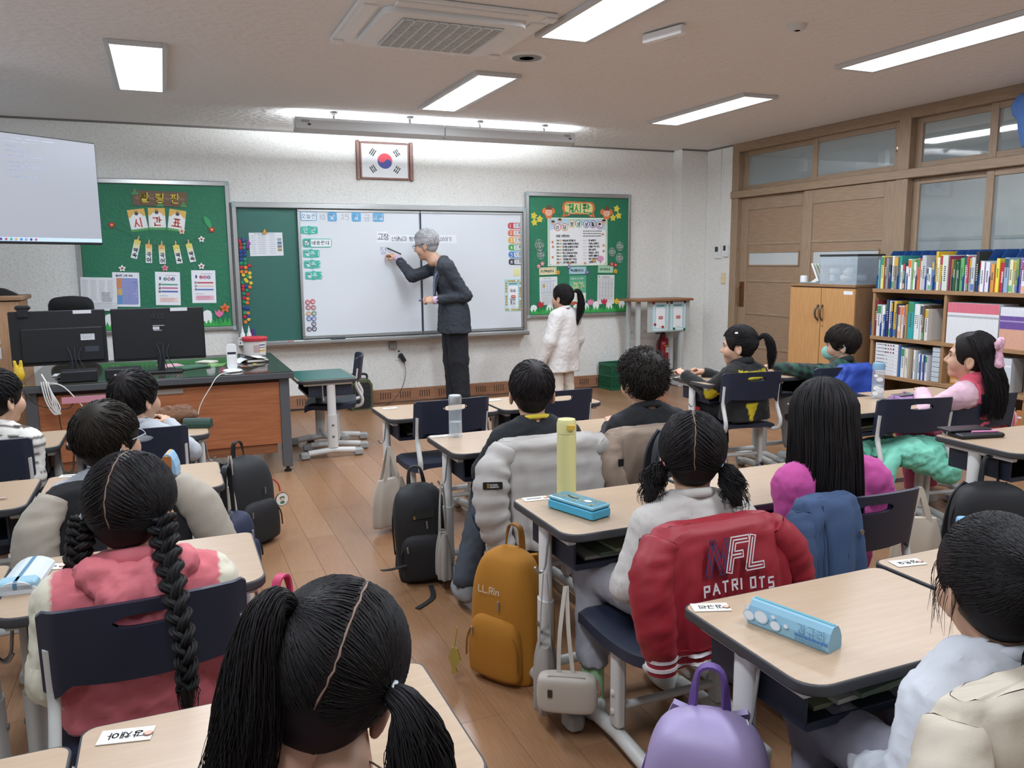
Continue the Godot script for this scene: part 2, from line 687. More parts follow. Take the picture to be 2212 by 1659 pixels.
static func sdf(mb: MB,prims: Array,cell: float,tint: Variant=null)->void:
	var lo:=Vector3.ONE*1e9
	var hi:=-lo
	var adds:=[]
	var subs:=[]
	for q in prims:
		if q[6]==1:
			subs.append(q)
			continue
		adds.append(q)
		var r: Vector3=q[2] if q[0]==1 else Vector3.ONE*maxf(q[3],q[4])
		if q[0]==1 and not q[7].is_equal_approx(Basis.IDENTITY):
			r=Vector3.ONE*maxf(r.x,maxf(r.y,r.z))
		for p in ([q[1]] if q[0]==1 else [q[1],q[2]]):
			lo=lo.min(p - r)
			hi=hi.max(p+r)
	lo-=Vector3.ONE*(cell*3)
	hi+=Vector3.ONE*(cell*3)
	const B:=4
	var nb:=Vector3i(((hi - lo)/(cell*B)).ceil())
	var nx:=nb.x*B+1
	var ny:=nb.y*B+1
	var nz:=nb.z*B+1
	var sy:=nx
	var sz:=nx*ny
	var val:=PackedFloat32Array()
	val.resize(nx*ny*nz)
	val.fill(1e9)
	var blocks:=[]
	var half:=cell*B*.87
	for bz in nb.z:
		for by in nb.y:
			for bx in nb.x:
				var c:=lo+Vector3(bx+.5,by+.5,bz+.5)*(cell*B)
				var dm:=1e9
				var ds:=[]
				for q in adds:
					var d:=dist(q,c)
					ds.append(d)
					dm=minf(dm,d)
				if dm>half*1.3+.02 or dm<-half*2.2 - .05 and subs.is_empty():
					continue
				var ua:=[]
				for k in adds.size():
					if ds[k]<dm+2.4*half+adds[k][5]:
						ua.append(adds[k])
				var us:=[]
				for q in subs:
					if dist(q,c)<half*1.3+q[5]:
						us.append(q)
				blocks.append(Vector3i(bx,by,bz)*B)
				for z in range(bz*B,bz*B+B+1):
					for y in range(by*B,by*B+B+1):
						for x in range(bx*B,bx*B+B+1):
							var at:=x+y*sy+z*sz
							if val[at]<1e8:
								continue
							var p:=lo+Vector3(x,y,z)*cell
							var d:=1e8
							for q in ua:
								var e: float
								if q[0]==0:
									var a: Vector3=q[1]
									var ab: Vector3=q[2] - a
									var h:=clampf((p - a).dot(ab)/maxf(ab.length_squared(),1e-9),.0,1.0)
									e=(p - a - ab*h).length() - lerpf(q[3],q[4],h)
								else:
									e=dist(q,p)
								var kk: float=q[5]
								var w:=maxf(kk - absf(d - e),.0)/kk
								d=minf(d,e) - w*w*kk*.25
							for q in us:
								var e:=-dist(q,p)
								var kk: float=q[5]
								var w:=maxf(kk - absf(d - e),.0)/kk
								d=maxf(d,e)+w*w*kk*.25
							val[at]=d
	var cv:=PackedInt32Array()
	cv.resize(nx*ny*nz)
	cv.fill(-1)
	var base:=mb.v.size()
	for b in blocks:
		for z in range(b.z,b.z+B):
			for y in range(b.y,b.y+B):
				for x in range(b.x,b.x+B):
					var at: int=x+y*sy+z*sz
					var d0:=val[at]
					var d1:=val[at+1]
					var d2:=val[at+sy]
					var d3:=val[at+sy+1]
					var d4:=val[at+sz]
					var d5:=val[at+sz+1]
					var d6:=val[at+sz+sy]
					var d7:=val[at+sz+sy+1]
					var s:=int(d0<0)+int(d1<0)+int(d2<0)+int(d3<0)+int(d4<0)+int(d5<0)+int(d6<0)+int(d7<0)
					if s==0 or s==8:
						continue
					var g:=Vector3(d1+d3+d5+d7 - d0 - d2 - d4 - d6,d2+d3+d6+d7 - d0 - d1 - d4 - d5,d4+d5+d6+d7 - d0 - d1 - d2 - d3)
					var m:=(d0+d1+d2+d3+d4+d5+d6+d7)/8.0
					g /= 4.0
					# the cell's centre pushed onto the surface along the gradient
					var step:=g*(-m/maxf(g.length_squared(),1e-12))
					var o:=Vector3(.5,.5,.5)+step.clamp(Vector3.ONE*-.5,Vector3.ONE*.5)
					var p:=lo+(Vector3(x,y,z)+o)*cell
					if tint != null:
						mb.col=tint.call(p)
					cv[at]=mb.vt(p,g.normalized())
	for b in blocks:
		for z in range(b.z,b.z+B):
			for y in range(b.y,b.y+B):
				for x in range(b.x,b.x+B):
					if x==0 or y==0 or z==0:
						continue
					var at: int=x+y*sy+z*sz
					var ins:=val[at]<0
					for ax in 3:
						var s0: int=[1,sy,sz][ax]
						if (val[at+s0]<0)==ins:
							continue
						var s1: int=[sy,sz,1][ax]
						var s2: int=[sz,1,sy][ax]
						var c00:=cv[at - s1 - s2]
						var c10:=cv[at - s2]
						var c11:=cv[at]
						var c01:=cv[at - s1]
						if c00<0 or c10<0 or c11<0 or c01<0:
							continue
						if ins:
							mb.quad(c00,c10,c11,c01)
						else:
							mb.quad(c01,c11,c10,c00)

# ---------------------------------------------------------------- the room
func build_room()->void:
	var wall:=plaster("wall","e4e4df",9000,.9,["6b665c","8f8878","a89f90","55514b"])
	var ceil_m:=plaster("ceiling","e2e1e0",700,1.6,["8a8883","a5a29c"])
	structure("wall_front",bx(Vector3(1.55,1.31,-.06),Vector3(8.5,2.62,.12),0),wall)
	var wl:=MB.new()
	wl.box(Vector3(-2.66,.45,5),Vector3(.12,.9,10.2))
	wl.box(Vector3(-2.66,2.46,5),Vector3(.12,.32,10.2))
	for q in [[.3,.8],[3.2,.4],[6.2,.4],[9.5,1.2]]:
		wl.box(Vector3(-2.66,1.6,q[0]),Vector3(.12,1.4,q[1]))
	structure("wall_left",wl,wall)
	for k in 3:
		var o:=Node3D.new()
		o.name="window_%d" % (k+20)
		add_child(o)
		o.set_meta("kind","structure")
		var z: float=[1.85,4.7,7.65][k]
		for j in 4:
			part(o,"mullion",bx(Vector3(-2.66,1.6,z - 1.2+j*.8),Vector3(.06,1.4,.06),.004),mt("d5d6d4",.5))
		for y in [.93,2.27]:
			part(o,"rail",bx(Vector3(-2.66,y,z),Vector3(.06,.06,2.6),.004),mt("d5d6d4",.5))
	structure("wall_back",bx(Vector3(1.55,1.31,10.06),Vector3(8.5,2.62,.12),0),wall)
	structure("ceiling",bx(Vector3(2.9,2.68,5),Vector3(11.2,.12,10.4),0),ceil_m)
	structure("wall_pillar",bx(Vector3(5.53,1.31,.085),Vector3(.34,2.62,.17),.004),wall)
	var wr:=MB.new()
	wr.box(Vector3(5.78,1.31,.315),Vector3(.16,2.62,.63))
	wr.box(Vector3(5.8,.47,6.5),Vector3(.12,.94,7.16))
	structure("wall_right",wr,wall)
	build_floor()
	# skirting with vent slots
	var bm:=wood("8d6448","a0765a",0,.5)
	var dk:=mt("2a1d15",.8)
	var b:=structure("baseboard_front",bx(Vector3(1.38,.075,.012),Vector3(7.95,.13,.024),.004),bm)
	var x:=1.1
	while x<5.2:
		var mb:=MB.new()
		for k in 5:
			mb.box(Vector3(x+k*.025,.075,.0245),Vector3(.007,.062,.002))
			mb.xf=Transform3D(Basis.IDENTITY,Vector3(x+k*.025,.108,.0235))
			mb.lathe(p2([.008,.0,.008,.002]),8)
			mb.xf=Transform3D.IDENTITY
		part(b,"vent_slot",mb,dk)
		x+=.205
	structure("baseboard_right",bx(Vector3(5.69,.075,.4),Vector3(.024,.13,.45),.004),bm)
	structure("baseboard_pillar",bx(Vector3(5.53,.075,.182),Vector3(.34,.13,.024),.004),bm)
	var tm:=mt("6f6c68",.7)
	structure("trim_1",bx(Vector3(1.36,2.612,.006),Vector3(8.0,.016,.012),0),tm)
	structure("trim_2",bx(Vector3(5.53,2.612,.176),Vector3(.35,.016,.012),0),tm)
	structure("trim_3",bx(Vector3(5.692,2.612,.4),Vector3(.016,.016,.46),0),tm)
	build_door_wall()
	# corridor outside
	structure("wall_corridor",bx(Vector3(8.26,1.3,5),Vector3(.12,2.7,10.4),0),mt("b9b2a6",.8))
	structure("wall_corridor_end",bx(Vector3(7.0,1.3,-.2),Vector3(2.6,2.7,.12),0),mt("c2bdb3",.8))
	structure("wall_corridor_far",bx(Vector3(7.0,1.3,10.26),Vector3(2.6,2.7,.12),0),mt("c2bdb3",.8))
	structure("floor_corridor",bx(Vector3(7.0,-.06,5),Vector3(2.6,.12,10.4),0),mt("8a7a68",.4))
	structure("trim_corridor",bx(Vector3(8.19,1.62,5),Vector3(.02,.03,10.2),.003),mt("8f887c",.6))
	for q in [[6.9,.35],[7.3,1.15]]:
		var s:=thing("corridor_sign","small white box hanging from the corridor ceiling behind the %s transom pane" % ("narrow" if q[1]<1 else "wide"),"sign",Vector3(q[0],2.62,q[1]))
		part(s,"rod",bx(Vector3(0,-.03,0),Vector3(.04,.06,.03)),mt("b8bab8"))
		part(s,"box",bx(Vector3(0,-.13,0),Vector3(.07,.16,.1),.006),mt("d6d8d6",.5))

func build_floor()->void:
	var f:=structure("floor",bx(Vector3(1.55,-.075,5),Vector3(8.5,.13,10.2),0),mt("4a2f1e",.7))
	var tones:=[["8f694a","997353"],["8a6345","956d4e"],["936d4e","9d7758"],["8c6748","977050"]]
	var ms:=[]
	for q in tones:
		ms.append(wood(q[0],q[1],2,.33,22.0,true,.25))
	var shapes:={}
	var near:=[]
	var cam:=Vector3(0,1.399,7.991)
	var inv:=Transform3D(eye_turn(),cam).affine_inverse()
	var x:=-2.56
	var col:=0
	while x<5.68:
		var z:=-.2 - fmod(col*.47,1.2)
		while z<9.9:
			var z0:=maxf(z,.0)
			var z1:=minf(z+1.2,10.0)
			if z1 - z0>.05:
				var p:=inv*Vector3(x+.07,0,(z0+z1)/2)
				var seen:=p.z<-1.0 and absf(p.x/p.z)<.68 and absf(p.y/p.z)<.52 and x>-1.2
				near.append([(-p.z if seen else 99.0+z),x,z0,z1,col])
			z+=1.2
		x+=.143
		col+=1
	near.sort_custom(func(a,b): return a[0]<b[0])
	var rest:=MB.new()
	for k in near.size():
		var q: Array=near[k]
		var l: float=q[3] - q[2]
		var at:=Vector3(q[1]+.0715,-.005,(q[2]+q[3])/2)
		if k<290 and q[0]<99:
			var key:="%.2f" % l
			if not shapes.has(key):
				shapes[key]=bx(Vector3.ZERO,Vector3(.1422,.01,l - .0008),.0006).mesh()
			var o:=MeshInstance3D.new()
			o.name="plank"
			o.mesh=shapes[key]
			o.material_override=ms[(q[4]*7+int(q[2]*3.1)) % 4]
			f.add_child(o,true)
			o.position=at
		else:
			rest.box(at,Vector3(.1422,.01,l - .0008),.0006)
	part(f,"planks",rest,ms[0]).set_meta("kind","stuff")

func build_door_wall()->void:
	var wd:=wood("8f775f","9e8870",1,.5,16.0)
	var wh:=wood("8f775f","9e8870",2,.5,16.0)
	var glass:=StandardMaterial3D.new()
	glass.transparency=BaseMaterial3D.TRANSPARENCY_ALPHA
	glass.albedo_color=Color(.8,.88,.9,.16)
	glass.roughness=.03
	glass.metallic_specular=.5
	var frost:=mt("b9bcbb",.35)
	var fr:=MB.new()  # fixed frame: posts,beams
	for q in [[.63,.11],[2.8,.12],[5.2,.12],[7.6,.12],[9.9,.1]]:
		fr.box(Vector3(5.77,1.31 if q[0]<2.85 else 1.78,q[0]+q[1]/2),Vector3(.17,2.62 if q[0]<2.85 else 1.68,q[1]),.004)
	structure("trim_posts",fr,wd)
	var bm:=MB.new()
	bm.box(Vector3(5.77,2.575,5.315),Vector3(.165,.09,9.37),.004)
	bm.box(Vector3(5.76,2.09,5.315),Vector3(.185,.075,9.37),.006)
	bm.box(Vector3(5.76,.97,6.45),Vector3(.2,.06,7.1),.006)
	structure("trim_beams",bm,wh)
	var n:=0
	# upper and lower sashes: z0,z1,y0,y1,offset of the track
	for q in [[.74,1.82,2.13,2.53,.03,"transom"],[1.78,2.8,2.13,2.53,.0,"transom"],[2.92,3.66,2.13,2.53,.03,"upper"],[3.6,4.4,2.13,2.53,.0,"upper"],[4.36,5.2,2.13,2.53,.03,"upper"],[5.32,6.5,2.13,2.53,.0,"upper"],
			[2.92,3.66,1.0,2.05,.03,"lower"],[3.6,4.4,1.0,2.05,.0,"lower"],[4.36,5.2,1.0,2.05,.03,"lower"],[5.32,6.5,1.0,2.05,.0,"lower"],[6.45,7.6,1.0,2.05,.03,"lower"],[6.45,7.6,2.13,2.53,.03,"upper"],[7.72,9.9,1.0,2.05,.0,"lower"],[7.72,9.9,2.13,2.53,.0,"upper"]]:
		n+=1
		var o:=Node3D.new()
		o.name="window_%d" % n
		add_child(o)
		o.set_meta("kind","structure")
		var xx: float=5.735+q[4]
		var zc: float=(q[0]+q[1])/2
		var yc: float=(q[2]+q[3])/2
		var w:=.065
		for s in [-1,1]:
			part(o,"stile",bx(Vector3(xx,yc,zc+s*((q[1] - q[0])/2 - w/2)),Vector3(.03,q[3] - q[2],w),.003),wd)
			part(o,"rail",bx(Vector3(xx,yc+s*((q[3] - q[2])/2 - .024),zc),Vector3(.029,.048,q[1] - q[0] - 2*w),.003),wh)
		part(o,"pane",bx(Vector3(xx,yc,zc),Vector3(.005,q[3] - q[2] - .08,q[1] - q[0] - 2*w+.01),0),glass)
		var lk:=MB.new()
		lk.box(Vector3(xx - .02,yc - .02,q[1] - .03),Vector3(.012,.03,.02),.003)
		lk.tube(pv([Vector3(xx - .02,yc - .02,q[1] - .03),Vector3(xx - .032,yc - .045,q[1] - .03)]),.006,8)
		part(o,"latch",lk,mt("d8c9a8",.25,.9))
	# two sliding doors
	var dw:=wood("8d735b","9b8169",2,.5,18.0)
	for k in 2:
		var z0: float=[.74,1.72][k]
		var z1: float=[1.78,2.8][k]
		var xx: float=[5.755,5.715][k]
		var o:=Node3D.new()
		o.name="door_%d" % (k+1)
		add_child(o)
		o.set_meta("kind","structure")
		var zc:=(z0+z1)/2
		var wz:=z1 - z0
		part(o,"leaf",bx(Vector3(xx,1.03,zc),Vector3(.026,2.04,wz),.003),dw)
		for s in [-1,1]:
			part(o,"stile",bx(Vector3(xx - .016,1.03,zc+s*(wz/2 - .06)),Vector3(.012,2.04,.12),.003),wd)
		var ys:=[.0,.14,.47,.5,.825,.855,1.17,1.2,1.555,1.585,1.92,2.05]
		for i in range(0,ys.size(),2):
			if i==8:
				continue
			var hh: float=maxf(ys[i+1] - ys[i],.03)
			part(o,"rail",bx(Vector3(xx - .0155,ys[i]+hh/2,zc),Vector3(.011,hh,wz - .24),.003),wh)
		# the flat panel round the slot window
		part(o,"rail",bx(Vector3(xx - .0145,1.57,zc),Vector3(.01,.03,wz - .24),.003),wh)
		for s in [-1,1]:
			part(o,"slot_frame",bx(Vector3(xx - .017,1.41+s*.068,zc),Vector3(.014,.014,wz - .28),.003),wh)
			part(o,"slot_frame",bx(Vector3(xx - .017,1.41,zc+s*(wz/2 - .145)),Vector3(.014,.15,.014),.003),wd)
		part(o,"slot_pane",bx(Vector3(xx - .0145,1.41,zc),Vector3(.004,.122,wz - .3),0),frost,"frosted glass slot window")
		if k==0:
			var brass:=mt("9c7a4d",.3,.85)
			part(o,"handle_plate",bx(Vector3(xx - .024,1.035,z0+.055),Vector3(.006,.27,.075),.002),mt("6d4526",.35,.5),"bronze handle plate")
			var h:=MB.new()
			h.tube(curve([Vector3(xx - .022,.94,z0+.06),Vector3(xx - .065,.945,z0+.055),Vector3(xx - .075,.98,z0+.05),Vector3(xx - .075,1.09,z0+.05),Vector3(xx - .065,1.125,z0+.055),Vector3(xx - .022,1.13,z0+.06)],5),.0075,8)
			part(o,"door_handle",h,brass,"brass pull handle")

# ---------------------------------------------------------------- ceiling fittings
func build_ceiling()->void:
	var white:=mt("e6e7e6",.5)
	var names:=["front left","front middle","middle","front right","middle right","middle left","back left","back middle","back right"]
	var spots:=[[-.065,2.2],[2.09,2.2],[2.09,4.43],[4.18,2.24],[4.18,4.45],[-.065,4.43],[-.065,7.0],[2.09,7.0],[4.18,7.0]]
	var where:=["above the wall screen and teacher's desk","between the air conditioner and the flag","beside the round speaker, cut by the top edge","near the right bulletin board and door","above the bookcase windows","","","",""]
	for k in spots.size():
		var at:=Vector3(spots[k][0],2.62,spots[k][1])
		var lab: String="long white ceiling LED panel "+(where[k] if where[k] else "over the %s rows of desks, out of view" % names[k])
		var o:=thing("ceiling_light",lab,"ceiling light",at,0,"LED ceiling panels")
		var fr:=MB.new()
		for s in [-1,1]:
			fr.box(Vector3(s*.148,-.012,0),Vector3(.03,.026,1.32),.004)
			fr.box(Vector3(0,-.012,s*.647),Vector3(.27,.026,.026),.004)
		part(o,"frame",fr,mt("c9cbcc",.4))
		var gl:=StandardMaterial3D.new()
		gl.albedo_color=Color("f4f6f8")
		gl.emission_enabled=true
		gl.emission=Color("eef6ff")
		gl.emission_energy_multiplier=2.4
		part(o,"lit_panel",bx(Vector3(0,-.018,0),Vector3(.266,.008,1.268),.002),gl)
		lamp(at+Vector3(0,-.036,0),Vector2(.26,1.25),Vector3.DOWN,LED,Color("eaf3ff"))
	# corridor light
	var cl:=thing("ceiling_light","corridor strip light seen through the upper window","ceiling light",Vector3(7.17,2.62,2.5))
	part(cl,"housing",bx(Vector3(0,-.02,0),Vector3(.16,.04,1.5),.004),white)
	var gm:=StandardMaterial3D.new()
	gm.emission_enabled=true
	gm.emission=Color("eef6ff")
	gm.emission_energy_multiplier=2.2
	part(cl,"lit_panel",bx(Vector3(0,-.05,0),Vector3(.12,.02,1.44),.004),gm)
	lamp(Vector3(7.17,2.55,2.5),Vector2(.12,1.4),Vector3.DOWN,LED*.5,Color("eaf3ff"))
	lamp(Vector3(7.17,2.55,6.5),Vector2(.12,1.4),Vector3.DOWN,LED*.4,Color("eaf3ff"))
	# board light: two long housings hung in front of the whiteboard,open at the top towards the wall
	var hz:=1.08
	for k in 2:
		var x0: float=[1.035,2.29][k]
		var x1: float=[2.283,3.53][k]
		var o:=thing("board_light",["left","right"][k].replace("left","grey board light housing over the flag, screen side half").replace("right","grey board light housing over the flag, door side half"),"light fixture",Vector3((x0+x1)/2,2.51,hz),0,"board light housings")
		var w:=x1 - x0
		var prof:=p2([-.07,.05,-.075,.035,-.06,-.04,-.02,-.062,.05,-.035,.06,.03,.055,.05,.045,.05,.045,.03,.04,-.025,-.02,-.047,-.05,-.03,-.06,.05])
		var mb:=MB.new()
		mb.xf=Transform3D(Basis(Vector3(0,0,1),Vector3(0,1,0),Vector3(-1,0,0)),Vector3.ZERO)
		mb.prism(prof,-w/2,w/2)
		part(o,"housing",mb,mt("c6c8c8",.4))
		for s in [-1,1]:
			part(o,"end_cap",bx(Vector3(s*(w/2 - .002),-.005,0),Vector3(.004,.1,.11),.001),mt("b9bbbb",.45))
		var st:=MB.new()
		var ex:=-w/2+.08 if k==0 else w/2 - .08
		for j in 3:
			st.box(Vector3(ex+(j - 1)*.022,.02,.061),Vector3(.012,.02,.002))
			st.box(Vector3(ex+.03,-.005,.0605),Vector3(.022,.01,.002))
		part(o,"socket_slots",st,mt("8b8c8b",.6))
		var tb:=MB.new()
		tb.tube(pv([Vector3(-w/2+.06,.035,-.005),Vector3(w/2 - .06,.035,-.005)]),.013,10)
		var gt:=StandardMaterial3D.new()
		gt.emission_enabled=true
		gt.emission=Color("f2f8ff")
		gt.emission_energy_multiplier=3.0
		part(o,"tube_lamp",tb,gt)
		lamp(Vector3((x0+x1)/2,2.565,hz - .03),Vector2(.03,w - .1),Vector3(0,1,-.45).normalized(),BOARD,Color("f0f7ff"))
		for j in 2:
			var mx: float=[[1.35,1.99],[2.62,3.24]][k][j] - (x0+x1)/2
			var mo:=MB.new()
			mo.lathe(p2([.0,.09,.045,.09,.05,.1,.05,.11,.0,.11]),16,Vector3(mx,0,0))
			for s in [-1,1]:
				mo.tube(pv([Vector3(mx+s*.008,.1,.0),Vector3(mx+s*.006,.04,.02)]),.004,6)
			mo.box(Vector3(mx,.07,.0),Vector3(.022,.03,.016),.003)
			part(o,"hanger",mo,mt("9fa09f",.4,.4))
	# ceiling cassette air conditioner
	var ac:=thing("air_conditioner","white square cassette air conditioner set in the ceiling","air conditioner",Vector3(1.4,2.62,3.73))
	part(ac,"body",bx(Vector3(0,-.012,0),Vector3(.98,.024,.84),.008),white)
	var pn:=MB.new()
	pn.xf=Transform3D(Basis(Vector3(1,0,0),Vector3(0,0,-1),Vector3(0,1,0)),Vector3(0,-.055,0))
	var ring:=MB.round_rect(-.37,-.33,.37,.33,.07,6)
	pn.prism(ring,.0,.03)
	part(ac,"panel",pn,mt("dfe1e1",.45))
	part(ac,"grille_recess",bx(Vector3(0,-.0562,0),Vector3(.52,.002,.51),0),mt("6f7577",.8))
	var gr:=MB.new()
	for k in 21:
		gr.box(Vector3(0,-.06,-.25+k*.025),Vector3(.52,.009,.01),.002)
	for k in 10:
		gr.box(Vector3(-.26+k*.0578,-.0615,0),Vector3(.012,.008,.51),.002)
	part(ac,"grille",gr,mt("c9cdcd",.5))
	var fl:=MB.new()
	for s in [-1,1]:
		fl.box(Vector3(s*.43,-.028,0),Vector3(.075,.012,.62),.004)
		fl.box(Vector3(0,-.028,s*.375),Vector3(.66,.012,.06),.004)
	part(ac,"flap",fl,mt("e4e5e4",.45))
	var cn:=MB.new()
	for a in [-1,1]:
		for s in [-1,1]:
			cn.box(Vector3(a*.455,-.03,s*.385),Vector3(.06,.014,.06),.004)
	part(ac,"corner_cap",cn,white)
	# speaker,detector,projector bracket
	var sp:=MB.new()
	sp.lathe(p2([.0,-.012,.09,-.012,.095,-.008,.12,-.01,.125,.0]),32)
	var spk:=thing("ceiling_speaker","round flush ceiling speaker with a grey mesh cover","speaker",Vector3(2.085,2.62,3.31))
	part(spk,"rim",sp,white)
	var gmm:=MB.new()
	gmm.lathe(p2([.0,-.0135,.088,-.0135,.092,-.009]),32)
	part(spk,"mesh_cover",gmm,mt("8d9294",.7))
	var br:=thing("ceiling_bracket","small white angled bracket fixed to the ceiling","bracket",Vector3(2.55,2.62,4.1),0)
	var b1:=MB.new()
	b1.xf=Transform3D(Basis(Vector3.UP,.3),Vector3.ZERO)
	b1.box(Vector3(-.02,-.03,.0),Vector3(.05,.05,.27),.008)
	part(br,"cover",b1,mt("eceded",.4))
	var b2:=MB.new()
	b2.xf=Transform3D(Basis(Vector3.UP,.3),Vector3.ZERO)
	b2.box(Vector3(.05,-.012,-.06),Vector3(.12,.02,.1),.003)
	part(br,"base_plate",b2,mt("a9b6b8",.5,.3))
	var sd:=MB.new()
	sd.lathe(p2([.0,-.03,.03,-.03,.045,-.015,.05,.0]),24)
	solo("smoke_detector",sd,mt("cfcfcd",.5),"small pale round smoke detector on the ceiling","smoke detector","",Vector3(3.15,2.62,4.42))

func lamp(at: Vector3,size: Vector2,way: Vector3,energy: float,colour: Color)->void:
	var l:=AreaLight3D.new()
	l.name=num("panel_glow")
	add_child(l)
	l.area_size=size
	l.light_energy=energy
	l.light_color=colour
	l.shadow_enabled=true
	l.area_range=14.0
	l.area_attenuation=2.0
	var z:=-way
	var x:=Vector3.RIGHT if absf(way.y)>.95 else Vector3(0,0,0)
	if x==Vector3.ZERO:  # long side along x
		var y:=Vector3.RIGHT
		x=y.cross(z).normalized()
		l.transform=Transform3D(Basis(x,y,z),at)
	else:
		l.transform=Transform3D(Basis(x,z.cross(x),z),at)

# ---------------------------------------------------------------- boards on the front wall
func sheet(called: String,label: String,cat: String,at: Vector3,w: float,h: float,turn: float,hex: String,draw: Variant=null,group:="",th:=.0012,shape:=PackedVector2Array())->Node3D:
	var o:=thing(called,label,cat,at,0,group)
	o.rotation_degrees.z=turn
	var mb:=MB.new()
	if shape.is_empty():
		mb.box(Vector3(0,0,th/2),Vector3(w,h,th),minf(.0005,th/3))
	else:
		mb.prism(shape,.0,th)
	part(o,"sheet",mb,mt(hex,.6))
	if draw != null:
		var pr:=MB.new()
		pr.lay=th+.0004
		draw.call(pr)
		part(o,"print",pr,printed())
	return o

func board_frame(o: Node3D,x0: float,x1: float,y0: float,y1: float,t: float,depth: float)->void:
	var al:=mt("b4b6b5",.3,.75)
	for q in [["top_rail",(x0+x1)/2,y1,x1 - x0+t,t*1.3],["bottom_rail",(x0+x1)/2,y0,x1 - x0+t,t]]:
		part(o,q[0],bx(Vector3(q[1],q[2],depth/2),Vector3(q[3],q[4],depth),.008),al)
	for x in [x0,x1]:
		part(o,"side_rail",bx(Vector3(x,(y0+y1)/2,depth/2),Vector3(t,y1 - y0,depth*.96),.006),al)
		for y in [y0,y1]:
			part(o,"corner_cap",bx(Vector3(x,y,depth/2),Vector3(t*1.15,t*1.35,depth*1.04),.008),mt("9fb0b2",.5))

func flower_pin(x: float,y: float,z: float,r: float,hex: String,mid: String,label: String,group: String)->void:
	var o:=thing("flower_pin",label,"flower decoration",Vector3(x,y,z),0,group)
	var mb:=MB.new()
	mb.prism(MB.flower(0,0,r),0,.006)
	part(o,"petals",mb,mt(hex,.6))
	var c:=MB.new()
	c.prism(MB.star(0,0,r*.33,.9,6),.006,.011)
	part(o,"centre",c,mt(mid,.6))

